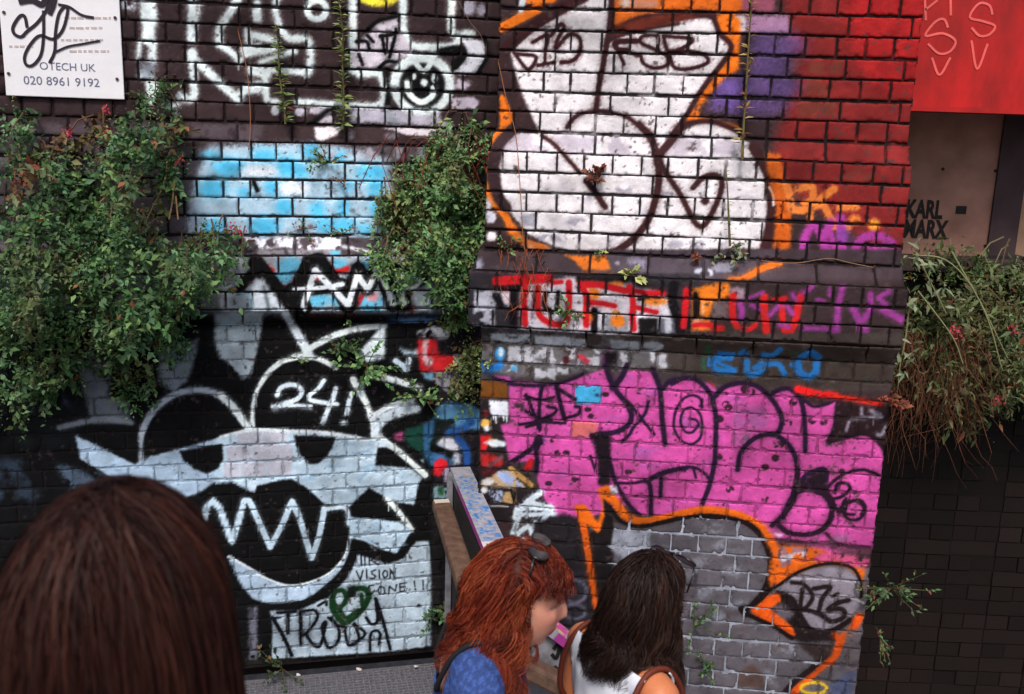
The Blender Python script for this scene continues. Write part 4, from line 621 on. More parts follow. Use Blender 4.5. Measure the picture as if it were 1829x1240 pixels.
def sample(W, s, z, A):
    x = np.clip((s - W.s0) / W.res, 0, W.W - 1.01); y = np.clip((W.z1 - z) / W.res, 0, W.H - 1.01)
    ix = x.astype(int); iy = y.astype(int); fx = (x - ix); fy = (y - iy)
    if A.ndim == 3: fx = fx[:, None]; fy = fy[:, None]
    return (A[iy, ix] * (1 - fx) + A[iy, ix + 1] * fx) * (1 - fy) + (A[iy + 1, ix] * (1 - fx) + A[iy + 1, ix + 1] * fx) * fy

def course_wobble(s, k): return (vnoise(np.asarray(s) * 2.1 + 7, np.asarray(k) * 3.7, 21) - .5) * .008
def brick_mesh(W, s0, s1, k, depth, fine, seed):
    """front face follows the course's slope, arrises worn round, sides run back into the wall; origin at the brick's centre"""
    gp = .0040 if k <= 16 else .0030; ar = .0036 if k <= 16 else .0020; zt = Z0 - CH * (k - 1) - gp + random.uniform(-.0016, .0008); zb = Z0 - CH * k + gp + random.uniform(-.0008, .0016); s0 += random.uniform(-.0008, .0018); s1 -= random.uniform(-.0008, .0018)
    ot = float(W.off(Z0 - CH * (k - 1) - 0.001)); ob = float(W.off(Z0 - CH * k + 0.004))
    if fine:
        pc = W.lin[max(0, int((W.z1 - zt) / W.res)):int((W.z1 - zb) / W.res) + 1, max(0, int((s0 - W.s0) / W.res)):int((s1 - W.s0) / W.res) + 1]
        step = .0041 if fine > 1 and pc.size and np.sqrt(pc).std(axis=(0, 1)).max() > .055 else (.0065 if fine > 1 else .009)
    else: step = 0.020
    nx = max(3, int(round((s1 - s0) / step))); nz = max(3, int(round((zt - zb) / step)))
    xs = np.concatenate([[s0], np.linspace(s0 + .0022, s1 - .0022, nx), [s1]]); zs = np.concatenate([[zb], np.linspace(zb + .0022, zt - .0022, nz), [zt]])
    S, Z = np.meshgrid(xs, zs); n, m = S.shape
    o = ot + (ob - ot) * (zt - Z) / (zt - zb)
    de = np.minimum(np.minimum(S - s0, s1 - S), np.minimum(Z - zb, zt - Z))
    y = -o + np.where(de < 1e-5, ar, np.where(de < .003, ar * .22, 0)) 
    nzv = fbm(S / .025 + seed * 3.1, Z / .025, 3, 3) - .5; y = y + nzv * .0026 + (vnoise(S / .005, Z / .005, 9) - .5) * .0009
    wob = (fbm(S / .03, Z / .03 + seed, 55, 2) - .5) * .0035 * (de < .001); S2 = S + wob; Z2 = Z + wob[::-1]
    chip = np.clip((fbm(S / .022 + seed, Z / .022, 91, 2) - .64) * 10, 0, 1) * np.clip(1 - de / .014, 0, 1); y = y + chip * .006
    cs, cz = (s0 + s1) / 2, (zt + zb) / 2; zs0 = float(course_wobble(s0, k)); zs1 = float(course_wobble(s1, k)); Z2 = Z2 + zs0 + (zs1 - zs0) * (S - s0) / (s1 - s0)
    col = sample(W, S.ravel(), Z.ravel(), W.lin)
    tint = 1 + (random.random() - .5) * .12; wear = np.clip((fbm(S / .012, Z / .012, 19, 3) - .50) * 5, 0, 1) * np.clip(1 - de / .008, 0, 1); col = col * tint * (1 - .35 * chip.ravel())[:, None] * (1 - .5 * wear.ravel())[:, None]
    v = np.stack([S2.ravel() - cs, y.ravel(), Z2.ravel() - cz], 1)
    idx = np.arange(n * m).reshape(n, m)
    q = np.stack([idx[:-1, :-1].ravel(), idx[:-1, 1:].ravel(), idx[1:, 1:].ravel(), idx[1:, :-1].ravel()], 1)
    bd = np.concatenate([idx[0, :], idx[1:, -1], idx[-1, -2::-1], idx[-2:0:-1, 0]])
    bv = v[bd].copy(); bv[:, 1] = -ot + depth; b0 = len(v); nb = len(bd)
    v = np.vstack([v, bv]); col = np.vstack([col, col[bd] * .6])
    i = np.arange(nb); j = (i + 1) % nb
    q = np.vstack([q, np.stack([bd[j], bd[i], b0 + i, b0 + j], 1)])
    return v, q, col, (cs, 0, cz)
def layout(s_lo, s_hi, k, ph):                # joint positions along one course
    pit = 0.1067 if k % 2 == 0 else 0.2134
    a = ph[k % 2]; i0 = math.ceil((s_lo + 0.035 - a) / pit); js = [s_lo]
    while a + i0 * pit < s_hi - 0.035: js.append(a + i0 * pit + random.uniform(-.007, .007)); i0 += 1
    js.append(s_hi); return js
def project(P):
    d = np.asarray(P, float) - np.array([0, 0, CAM_H]); f = d @ CF; return 914.5 + F_PX * (d @ CR) / f, 620 - F_PX * (d @ CU) / f
def build_wall(W, root, courses, ext, phase, visible):
    bricks = []; joints = []
    for k in courses:
        lo, hi = ext(k); js = layout(lo, hi, k, phase(k))
        for a, b in zip(js[:-1], js[1:]):
            g_ = .0037 if k <= 16 else .0028; bricks.append((a + g_, b - g_, k))
        joints.append((k, lo, hi, js))
    def score(b):
        s, z = (b[0] + b[1]) / 2, Z0 - CH * (b[2] - .5); P = W.e * s + W.n * (W.d - float(W.off(z))); u, v = project((P[0], P[1], z))
        inside = -30 < u < 1860 and -20 < v < 1260
        return (2 if inside else 0) + (4 if inside and visible(u, v) else 0) + (b[1] - b[0]) - 0.0005 * abs(v - 500) * .1, (2 if visible(u, v) else 1) if inside else 0
    sc_ = [(score(b), b) for b in bricks]; sc_.sort(key=lambda t: -t[0][0])
    rest = []
    for i, ((_, inside), b) in enumerate(sc_):
        v, q, c, org = brick_mesh(W, b[0], b[1], b[2], 0.05 if b[2] not in (13, 14, 15, 16) else 0.12, inside, i)
        if i < 300:
            o = mesh_obj('brick', np_mesh('brick', v, q, col=c, smooth=True), M_BRICK, root); o.location = org
        else: rest.append((v + np.array(org), q, c))
    if rest:
        V = []; Q = []; Cc = []; n = 0
        for v, q, c in rest: V.append(v); Q.append(q + n); Cc.append(c); n += len(v)
        o = mesh_obj('remaining_bricks', np_mesh('remaining_bricks', np.vstack(V), np.vstack(Q), col=np.vstack(Cc), smooth=True), M_BRICK, root); tag(o, kind='stuff')
    # mortar: strips lying back between the bricks
    V = []; Q = []; Cc = []; n = 0
    def strip(s_a, s_b, z_a, z_b, rec):
        nonlocal n
        nx = max(2, int((s_b - s_a) / .007)); nz = max(2, int((z_b - z_a) / .007))
        S, Z = np.meshgrid(np.linspace(s_a, s_b, nx), np.linspace(z_a, z_b, nz)); y = -W.off(Z) + rec + (vnoise(S / .012, Z / .012, 4) - .5) * .003
        k = nline(Z.ravel()); pc = sample(W, S.ravel(), Z.ravel(), W.lin); mk = sample(W, S.ravel(), Z.ravel(), W.mort)[:, None]; mc = sample(W, S.ravel(), Z.ravel(), W.mlin)
        cover = np.clip((k - 15.5) * 1.2, 0, 1)[:, None] * 0.72 + 0.04 + .55 * np.clip((fbm(S.ravel() / .11, Z.ravel() / .06, 88, 3) - .60) * 8, 0, 1)[:, None] * (k < 16)[:, None]
        var = np.clip((fbm(S.ravel() / .05, Z.ravel() / .05, 66, 3) - .5) * 3 + .5, 0, 1)[:, None]
        base = s2l((30, 23, 25)); c = base * (1 - cover * (0.5 + 0.5 * var)) + pc * cover * (0.5 + 0.5 * var); c = c * (1 - mk) + mc * mk * (.75 + .5 * var)
        V.append(np.stack([S.ravel(), y.ravel(), Z.ravel() + .5 * course_wobble(S.ravel(), np.ceil(nline(Z.ravel()) - .15)) + .5 * course_wobble(S.ravel(), np.ceil(nline(Z.ravel()) + .15))], 1)); i = np.arange(nx * nz).reshape(nz, nx) + n
        Q.append(np.stack([i[:-1, :-1].ravel(), i[:-1, 1:].ravel(), i[1:, 1:].ravel(), i[1:, :-1].ravel()], 1)); Cc.append(c); n += nx * nz
    for k, lo, hi, js in joints:
        zt, zb = Z0 - CH * (k - 1), Z0 - CH * k; rec = .0085 if k <= 16 else .0034
        strip(lo, hi, zb - .013, zb + .013, rec)
        for j in js[1:-1]: strip(j - .008, j + .008, zb + .006, zt - .006, rec)
    mesh_obj('mortar', np_mesh('mortar', np.vstack(V), np.vstack(Q), col=np.vstack(Cc), smooth=True), M_MORTAR, root)

wall_root = empty('brick_wall', tuple(W_ for W_ in (LW.n * LW.d)), LW.az, 'recessed brick wall with white outlined monster and pale blue graffiti beside the pier', 'wall')
pier_root = empty('brick_pier', tuple(PW.n * PW.d), PW.az, 'projecting brick pier with big white letters above a pink throw-up', 'pier')
def vis_left(u, v):
    if u < 225 and v < 185: return False
    if u < 400 and 190 < v < 700: return False
    if u < 440 and v > 870: return False
    if 690 < u < 850 and 270 < v < 640: return False
    return u < 855
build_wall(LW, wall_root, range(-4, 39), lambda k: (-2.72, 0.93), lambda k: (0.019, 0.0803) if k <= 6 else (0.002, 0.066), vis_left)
def pier_ext(k):
    if k <= 6: return (-0.463, 1.075)
    if k == 7: return (-0.478, 1.085)
    if k <= 12: return (-0.494, 1.092)
    if k == 13: return (-0.52, 1.10)
    if k <= 16: return (-0.545, 1.112)
    return (-0.492, 1.105)
build_wall(PW, pier_root, range(-4, 44), pier_ext, lambda k: (-0.0766, -0.03) if k <= 6 else (-0.010, -0.075), lambda u, v: not (770 < u < 1240 and v > 1000))
# solid cores behind the brick skins (also the pier's flanks)
b = MB(); b.box((-0.895, 0.14, 1.62), (3.64, 0.16, 3.3)); b.build('wall_core', M_CORE, wall_root)
b = MB(); b.box((0.306, 0.42, 1.42), (1.50, 0.72, 3.74)); b.build('pier_core', M_CORE, pier_root)
# the pier's two flanks, coursed like its face
M_FLANK = mat_flat('sooty_brick', (54, 45, 44), rough=0.85, spec=0.15, c2=(30, 25, 25), gscale=30)
for sx, e_i in ((-1, 0), (1, 1)):
    b = MB()
    for k in range(-4, 44):
        e = pier_ext(k)[e_i]; z = Z0 - CH * (k - .5); o = float(PW.off(z)); y0 = -o + .052 if k not in (13, 14, 15, 16) else -o + .122
        ph = 0.0 if k % 2 else 0.107; y = y0
        while y < 0.7:
            l = (0.107 if (y == y0 and ph) else 0.214); y1 = min(y + l, 0.78)
            b.box((e - sx * .025, (y + y1) / 2, z), (.05, y1 - y - .009, CH - .009)); y = y1
    tag(b.build('side_bricks', M_FLANK, pier_root), kind='stuff')
# ---------------------------------------------------------------- ground, deck, dark wall, ledge
M_CONC = mat_flat('old_concrete', (92, 88, 86), rough=0.9, spec=0.1, c2=(62, 58, 56), gscale=14)
M_STEEL = mat_flat('galvanised_steel', (128, 128, 136), rough=0.55, spec=0.4, metal=0.3, c2=(96, 94, 102), gscale=60)
M_DARKBRICK = mat_paint('dark_brick_paint', rough=0.8, spec=0.2, grain=0.3, gscale=160, bump=0.5)
M_PAINTED = mat_paint('painted_surface', rough=0.7, spec=0.2, grain=0.28, gscale=9, bump=0.3, bscale=40, speck=.25)
M_WOOD = mat_flat('weathered_wood', (112, 88, 74), rough=0.8, spec=0.15, c2=(78, 58, 48), gscale=26, stretch=(1, 1, 1), bump=0.4, bscale=120)
b = MB(); b.add([(-60, -60, -1.9), (60, -60, -1.9), (60, 60, -1.9), (-60, 60, -1.9)], [(0, 1, 2, 3)])
tag(b.build('ground', M_CONC), kind='structure')
# deck of bar grating (bars both ways, open to the dark below), with a stairwell left open along the pier
deck = empty('metal_deck', (0, 0, 0), 0.0); tag(deck, kind='structure')
az = LW.az; ex = Vector(LW.e); en = Vector(LW.n)
def wl(s, y, z): return ex * s + en * y + Vector((0, 0, z))
def grating(s0, s1, y0, y1, parent):
    b = MB(); R = Matrix.Rotation(az, 3, 'Z')
    y = y0
    while y < y1: b.box(wl((s0 + s1) / 2, y, -.014), (s1 - s0, .007, .028), R); y += .0225
    s = s0
    while s < s1: b.box(wl(s, (y0 + y1) / 2, -.010), (.006, y1 - y0, .016), R); s += .024
    tag(b.build('grating_panel', M_STEEL, parent), kind='stuff')
    b = MB()
    for ya in (y0, y1): b.box(wl((s0 + s1) / 2, ya, -.024), (s1 - s0, .012, .052), R)
    for sa in (s0, s1): b.box(wl(sa, (y0 + y1) / 2, -.025), (.012, y1 - y0 - .013, .052), R)
    b.build('panel_frame', M_STEEL, parent)
for s0, s1, y0, y1 in [(-2.7, -.64, 3.02, 4.182), (-.62, .70, 3.02, 4.182), (-2.0, -.64, 1.75, 3.0), (-.62, .70, 1.75, 3.0), (.72, 1.6, 1.75, 2.62)]: grating(s0, s1, y0, y1, deck)
# steps climbing to where the camera stands
b = MB()
for i in range(7): b.box((-.3, 1.55 - i * .30, -.085 + .17 * (i + 1)), (2.4, .31, .17))
tag(b.build('steps', M_CONC), kind='structure')
# stair going down beside the pier
for i in range(7):
    b = MB(); b.box((.30 + i * .22, 3.30, -.17 * i - .13), (.25, .68, .05)); o = b.build('stair_tread', M_CONC, deck, bevel=.004)
# dark wall beyond the pier, its ledge, boards and girder
darkwall = empty('dark_wall', (1.35, 4.42, -1.0), -0.02, 'dark brick wall under the hanging plants right of the pier', 'wall')
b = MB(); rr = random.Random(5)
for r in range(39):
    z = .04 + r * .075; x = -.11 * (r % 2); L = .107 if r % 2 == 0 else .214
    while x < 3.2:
        t = rr.uniform(.6, 1.25) * (1.7 if rr.random() < .08 else 1); c = s2l((21, 14, 12)) * t * (.45 + 1.1 * float(vnoise(x * 1.3, z * 1.9, 3))); b.cur = tuple(float(q) for q in c)  # near-black brick tone, varied at random and by coarse noise
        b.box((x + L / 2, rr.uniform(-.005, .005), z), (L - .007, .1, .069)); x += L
tag(b.build('bricks', M_DARKBRICK, darkwall), kind='stuff')
b = MB(); b.cur = tuple(float(q) for q in s2l((16, 11, 10))); b.box((1.55, .056, 1.45), (3.3, .2, 2.9)); b.build('wall_core', M_DARKBRICK, darkwall)
b = MB(); b.cur = tuple(float(q) for q in s2l((60, 50, 48)));
for i in range(7): b.box((.2 + i * .46, .10, 2.955), (.45, .42, .06))
b.build('ledge_coping', M_DARKBRICK, darkwall, bevel=.006)
def ribbon_mesh(mb, pts, wd, nrm, lift=0.0, sm=True):
    P = spline(np.asarray(pts, float), False, 6) if sm and len(pts) > 2 else np.asarray(pts, float); nrm = Vector(nrm); v = []; f = []
    for i in range(len(P)):
        t = Vector(P[min(i + 1, len(P) - 1)] - P[max(i - 1, 0)]).normalized(); sd_ = t.cross(nrm).normalized() * wd / 2; p = Vector(P[i]) + nrm * lift
        v += [p - sd_, p + sd_]
    for i in range(len(P) - 1): f.append((2 * i, 2 * i + 1, 2 * i + 3, 2 * i + 2))
    mb.add(v, f)
# cream board with stencilled letters, dark post, pale panel with a ring
brd = empty('cream_board', (1.87, 4.44, 1.985), -.06, 'tall cream board with black stencilled letters above the right-hand plants', 'board')
b = MB(); b.cur = tuple(float(q) for q in s2l((150, 112, 100))); b.box((-.02, 0, .36), (.52, .03, .72)); b.build('panel', M_PAINTED, brd, bevel=.003)
b = MB(); b.cur = tuple(float(q) for q in s2l((96, 60, 44))); b.box((.253, -.003, .36), (.024, .045, .73)); b.build('edge_strip', M_PAINTED, brd)
def text_mesh(txt, size, mat, parent, loc, rot, ext=.0012, name='lettering', sx=1.0, bold=0.0):
    cu = bpy.data.curves.new('t', 'FONT'); cu.body = txt; cu.size = size; cu.extrude = ext; cu.align_x = 'CENTER'; cu.resolution_u = 3; cu.offset = bold
    to = bpy.data.objects.new('t', cu); COL.objects.link(to); dg = bpy.context.evaluated_depsgraph_get(); me = bpy.data.meshes.new_from_object(to.evaluated_get(dg)); bpy.data.objects.remove(to)
    o = mesh_obj(name, me, None, parent); me.materials.clear(); me.materials.append(mat); o.location = loc; o.rotation_euler = rot; o.scale = (sx, 1, 1); return o
M_INK = mat_flat('black_ink', (26, 22, 22), rough=0.7, grain=.2)
text_mesh('KARL', .110, M_INK, brd, (-.060, -.018, .165), (math.pi / 2, 0, 0), sx=.60, bold=.004)
text_mesh('MARX', .110, M_INK, brd, (-.045, -.018, .078), (math.pi / 2, 0, 0), sx=.62, bold=.004)
b = MB()
for x in (-.24, .0, .225):
    for z in (.05, .38, .68): b.tube([(x, -.012, z), (x, -.020, z)], [.008, .006], 8)
tag(b.build('screw_heads', M_INK, brd), kind='stuff')
b = MB(); b.box((.10, -.0165, .205), (.045, .003, .035)); b.build('small_notice', M_INK, brd)
pst = empty('steel_post', (2.16, 4.40, 1.985), 0, 'dark steel post between the cream board and the pale panel', 'post')
b = MB(); b.cur = tuple(float(q) for q in s2l((66, 52, 56))); b.box((0, 0, .40), (.125, .012, .80)); b.box((0, .045, .40), (.012, .078, .80)); b.box((0, .09, .40), (.125, .012, .80)); b.build('flange_section', M_PAINTED, pst)
b = MB(); b.cur = tuple(float(q) for q in s2l((50, 42, 44))); b.box((0, .045, .006), (.19, .16, .012)); b.build('base_plate', M_PAINTED, pst)
pnl = empty('pale_panel', (2.56, 4.47, 1.985), 0, 'pale panel painted with a dark ring at the far right edge', 'panel')
b = MB(); b.cur = tuple(float(q) for q in s2l((176, 140, 116))); b.box((.55, 0, .40), (1.72, .03, .80)); b.build('panel', M_PAINTED, pnl)
b = MB(); b.cur = tuple(float(q) for q in s2l((58, 38, 34)))
ribbon_mesh(b, [(.0 + .235 * math.cos(t), -.017, .22 + .19 * math.sin(t)) for t in np.linspace(0, 2 * math.pi, 36)], .055, (0, -1, 0), sm=False); b.build('painted_ring', M_PAINTED, pnl)
M_LEAK_RED = mat_flat('rusty_leak_red', (182, 26, 26), rough=.55, spec=.3, c2=(128, 22, 20), gscale=7, bump=.3, bscale=60, stretch=(1, 1, .35))  # red of the light leak put into the girder's colour, mottled with rust
gd = empty('steel_girder', (1.50, 4.02, 2.60), 0, 'steel girder coloured light-leak red with chalked letters at top right', 'girder')
b = MB(); b.cur = tuple(float(q) for q in s2l((186, 24, 24))); b.box((.85, 0, .50), (1.78, .02, .96)); b.build('web', M_LEAK_RED, gd)
b = MB(); b.cur = tuple(float(q) for q in s2l((120, 20, 20))); b.box((.85, .05, .008), (1.78, .22, .02)); b.build('flange', M_LEAK_RED, gd)
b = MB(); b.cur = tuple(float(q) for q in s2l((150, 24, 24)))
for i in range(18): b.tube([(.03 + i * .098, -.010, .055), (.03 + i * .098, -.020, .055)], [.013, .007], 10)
tag(b.build('rivets', M_LEAK_RED, gd), kind='stuff')
b = MB(); b.cur = tuple(float(q) for q in s2l((140, 22, 22))); b.box((.85, -.016, .055), (1.78, .010, .075)); b.build('angle_bar', M_LEAK_RED, gd)
b = MB(); b.cur = tuple(float(q) for q in s2l((222, 96, 92)))  # chalk colour reddened to match the painted light leak
def ch(pts):
    out = []
    for x, y in pts:
        p = at_depth(1300 + x / 3.457, y / 3.457, 4.0); out.append((p.x - 1.50, -.0125, p.z - 2.60))
    ribbon_mesh(b, out, .009, (0, -1, 0))
for s_ in [[(1220, -30), (1228, 125)], [(1380, -30), (1382, 95)], [(1300, 0), (1225, 60)], [(1365, 170), (1340, 118), (1285, 135), (1225, 220), (1330, 205), (1410, 250), (1380, 315), (1310, 330), (1240, 270)], [(1265, 355), (1312, 462), (1380, 355)], [(1640, 90), (1620, 32), (1555, 22), (1500, 105), (1580, 130), (1655, 160), (1620, 212), (1560, 220), (1510, 170)], [(1510, 250), (1545, 425), (1610, 270)]]: ch(s_)
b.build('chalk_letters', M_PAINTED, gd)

# ---------------------------------------------------------------- sign board top left
M_SIGN = mat_flat('sign_white', (226, 226, 232), rough=0.4, spec=0.4, grain=.05, gscale=8)
M_FADE = mat_flat('faded_ink', (104, 108, 134), rough=0.7, grain=.25, gscale=200); M_FADE2 = mat_flat('pale_ink', (186, 172, 172), rough=0.7, grain=.2)
sg = empty('sign_board', tuple(ex * -.783 + en * (LW.d - .020) + Vector((0, 0, 2.545))), az, 'white sign board with phone number and black scribble at top left', 'sign')
b = MB(); b.box((0, .006, .29), (.424, .008, .58)); b.build('board', M_SIGN, sg, bevel=.003)
def on_sign(x, y):       # crop (0,0,6.526) of the photo
    a, z = LW.hit(np.array([x / 6.526]), np.array([y / 6.526])); return (float(a[0]) + .783, .0, float(z[0]) - 2.545 - .0)
def sg_line(pts, wd, mat, name, lift=.0006):
    b = MB(); ribbon_mesh(b, [(p[0] * .995, 0, p[2]) for p in (on_sign(*q) for q in pts)], wd / 6.526 * .0024, (0, -1, 0), lift); return b
b = MB(); M_SCR = mat_flat('spray_black', (34, 24, 36), rough=0.6)
for pts, wd in [([(330, 330), (300, 200), (240, 200), (165, 320), (180, 400), (260, 435), (330, 370), (440, 280), (540, 150), (600, 20), (640, -80)], 32), ([(520, 130), (520, 420), (490, 640), (400, 760), (320, 760), (300, 660), (370, 520), (480, 420), (630, 460), (740, 360), (800, 150), (780, 80), (700, 170), (660, 380), (650, 600), (590, 740)], 30), ([(640, 620), (800, 550), (960, 520), (1180, 480)], 22), ([(590, 180), (640, 60), (660, -60)], 46), ([(690, 60), (820, 90), (960, 180), (1110, 215)], 26), ([(230, 30), (380, 10), (500, 60), (560, -20)], 60)]:
    P = [(p[0] * .995, 0, p[2]) for p in (on_sign(*q) for q in pts)]; ribbon_mesh(b, P, wd / 6.526 * .0024, (0, -1, 0), .0008 + .0003 * len(b.v) / 100)
b.build('scribble', M_SCR, sg)
def sg_text(t, x, y, size, mat):
    p = on_sign(x, y); tag(text_mesh(t, size, mat, sg, (p[0] * .99, .0012, p[2]), (math.pi / 2, 0, 0), ext=.0006), kind='stuff')
sg_text('OTECH UK', 800, 825, .040, M_FADE); sg_text('020 8961 9192', 735, 1000, .045, M_FADE)
b = MB()
for y, x0, x1 in [(600, 820, 1280), (470, 720, 1210), (545, 120, 420), (215, 760, 1300), (330, 820, 1200)]:
    x = x0
    while x < x1:
        w_ = rr.uniform(30, 90); p0 = on_sign(x, y); p1 = on_sign(min(x + w_, x1), y); b.box(((p0[0] + p1[0]) / 2, .0014, p0[2]), (p1[0] - p0[0], .0012, .008)); x += w_ + rr.uniform(12, 26)
tag(b.build('faded_lines', M_FADE2, sg), kind='stuff')
b = MB()
for x, y in [(95, 860), (1392, 925), (1370, 215), (40, 150)]:
    p = on_sign(x, y); b.tube([(p[0] * .97, .002, p[2]), (p[0] * .97, -.003, p[2])], .006, 8)
b.build('screw_heads', mat_flat('rusty_screw', (70, 48, 44), rough=.8), sg)

# ---------------------------------------------------------------- railing round the stairwell
rl = empty('stair_railing', (0, 3.0, 0), 0, 'wooden stair railing with sticker-covered white cap between the wall and two women', 'railing')
def rp(x, y, z): return Vector((x, y - 3.0, z))
A0, A1_, A2_ = rp(-.212, 4.14, 1.0), rp(.040, 2.93, 1.0), rp(1.05, 2.93, .215)
def plank(name, a, b_, wd, ht, mat, n=60, colf=None):
    a = Vector(a); b_ = Vector(b_); x = (b_ - a).normalized(); y = Vector((0, 0, 1)).cross(x).normalized(); z = x.cross(y); L = (b_ - a).length
    T, U = np.meshgrid(np.linspace(0, L, n * 3), np.linspace(-wd / 2, wd / 2, 22)); col = colf(T.ravel(), U.ravel()) if colf else np.full((T.size, 3), .4)
    top = np.array(a)[None] + T.ravel()[:, None] * np.array(x) + U.ravel()[:, None] * np.array(y) + ht / 2 * np.array(z); nr, nc = T.shape; idx = np.arange(T.size).reshape(nr, nc)
    q = np.stack([idx[:-1, :-1].ravel(), idx[:-1, 1:].ravel(), idx[1:, 1:].ravel(), idx[1:, :-1].ravel()], 1)
    bd = np.concatenate([idx[0, :], idx[1:, -1], idx[-1, -2::-1], idx[-2:0:-1, 0]]); bot = top[bd] - ht * np.array(z); i = np.arange(len(bd)); j = (i + 1) % len(bd); b0 = len(top)
    side = colf(T.ravel()[bd], np.full(len(bd), 9.0)) if colf else col[bd]
    v = np.vstack([top, top[bd], bot]); m = len(bd); q = np.vstack([q, np.stack([b0 + j, b0 + i, b0 + m + i, b0 + m + j], 1)])
    return mesh_obj(name, np_mesh(name, v, q, col=np.vstack([col, side, side]), smooth=False), mat, rl)
def cap_cols(seed, pink):
    def f(t, u):
        base = np.array([150, 150, 160.]); c = np.tile(base, (len(t), 1)) * (.8 + .4 * fbm(t / .02, u / .02, seed)[:, None])
        if pink: 
            w_ = np.clip((fbm(t / .05, u / .05, seed + 3) - .45) * 8, 0, 1)[:, None]; c = c * (1 - w_) + np.array([196, 70, 150]) * w_
            w_ = (np.clip((fbm(t / .02, u / .02, seed + 9) - .6) * 12, 0, 1))[:, None]; c = c * (1 - w_) + np.array([196, 190, 90]) * w_
            w_ = (np.clip((fbm(t / .016, u / .016, seed + 19) - .64) * 12, 0, 1))[:, None]; c = c * (1 - w_) + np.array([60, 120, 80]) * w_
        else:
            q = np.abs(np.sin(t * 42 + 1.6 * np.sin(t * 95) + u * 30 * np.sin(t * 61)) * .026 - u * (1.0 + .3 * np.sin(t * 23))); q2 = np.abs(fbm(t / .03, u / .018, seed + 5, 2) - .5)
            m = np.clip(1.4 - q / .006, 0, 1) + np.clip(1.2 - q2 / .035, 0, 1); m = np.clip(m, 0, 1) * (t > .12) * (t < .80) * (np.abs(u) < .042); c = c * (1 - m[:, None]) + np.array([44, 116, 188]) * m[:, None]
            m = ((t > .80) & (t < .91)).astype(float)[:, None]; c = c * (1 - m) + np.array([206, 198, 198]) * m
            m = (((t > .82) & (t < .845) & (u > -.03)) | ((t > .86) & (t < .885) & (np.abs(u) < .03)) | ((u > .0) & (u < .014) & (t > .84) & (t < .89))).astype(float)[:, None] * (np.sin(t * 700 + u * 300) > -.6)[:, None]; c = c * (1 - m) + np.array([34, 26, 28]) * m
            m = np.clip((t - .93) * 20, 0, 1)[:, None] * np.clip((fbm(t / .04, u / .04, 8) - .45) * 8, 0, 1)[:, None]; c = c * (1 - m) + np.array([60, 120, 186]) * m
        sd_ = (u > 5)
        c[sd_] = np.where((t[sd_] > .2)[:, None], np.array([150, 54, 128]), np.array([140, 142, 152]))
        return s2l(np.clip(c, 4, 240))
    return f
M_CAP = mat_paint('stickered_cap', rough=.5, grain=.12)
plank('cap_board', A0, A1_ - Vector((0, -.02, 0)), .088, .03, M_CAP, colf=cap_cols(3, False))
plank('cap_board', A1_ + Vector((-.03, 0, .025)), A2_, .075, .03, M_CAP, colf=cap_cols(8, True))
M_DARKW = mat_flat('dark_stained_board', (44, 34, 33), rough=.85, c2=(26, 21, 22), gscale=30); M_GREYP = mat_flat('grey_board', (138, 138, 146), rough=.8, c2=(92, 92, 98), gscale=18)
d1 = (A1_ - A0); 
b = MB(); b.bar(A0 + d1 * .05 - Vector((.02, 0, .42)), A1_ - Vector((.02, 0, .42)), .03, .76); b.build('infill_board', M_DARKW, rl)
b = MB()
P0, P1 = A1_ + Vector((.0, 0, -.04)), A2_ + Vector((0, 0, -.04)); b.add([P0, P1, P1 - Vector((0, 0, .30)), P0 - Vector((0, 0, .30)), *(p + Vector((0, .03, 0)) for p in (P0, P1, P1 - Vector((0, 0, .30)), P0 - Vector((0, 0, .30))))], [(3, 2, 1, 0), (4, 5, 6, 7), (0, 1, 5, 4), (2, 3, 7, 6), (1, 2, 6, 5), (3, 0, 4, 7)]); b.build('infill_board', M_GREYP, rl)
b = MB()
for pts in [[(988, 1160), (1000, 1148), (994, 1175), (985, 1168)], [(1002, 1190), (1008, 1150), (1022, 1185), (1036, 1145)], [(1012, 1150), (1030, 1192)], [(990, 1190), (1000, 1200)]]:
    P = [at_depth(u, v, 2.925) - Vector((0, 3.0, 0)) for u, v in pts]; ribbon_mesh(b, [tuple(p) for p in P], .012, (0, -1, 0), .0)
b.build('black_tag', M_INK, rl)
b = MB(); b.box(rp(-.252, 4.10, .50), (.028, .04, 1.0)); b.build('post', M_GREYP, rl, bevel=.004)
b = MB(); b.box(rp(.0, 2.95, .48), (.06, .06, .96)); b.build('post', M_GREYP, rl, bevel=.004)
b = MB(); b.box(rp(.98, 2.96, -.0), (.06, .06, .5)); b.build('post', M_GREYP, rl, bevel=.004)
W0, W1, W2_ = rp(-.285, 4.02, .885), rp(-.048, 2.85, .885), rp(.95, 2.85, .36)
b = MB(); b.bar(W0, W1 + Vector((0, -.02, 0)), .078, .055); b.build('handrail', M_WOOD, rl, bevel=.012)
b = MB(); b.bar(W1 + Vector((-.02, 0, .006)), W2_, .07, .06); b.build('handrail', M_WOOD, rl, bevel=.012)
b = MB(); b.bar(W0 + Vector((.0, -.01, .0)), W0 + Vector((.01, -.05, .0)), .064, .0556); b.build('paint_splash', mat_flat('splash', (196, 186, 176), rough=.7), rl)
for t in (.93,): 
    b = MB(); p = W0.lerp(W1, t); b.box(p + Vector((.02, 0, -.45)), (.05, .05, .82)); b.build('baluster', M_WOOD, rl)
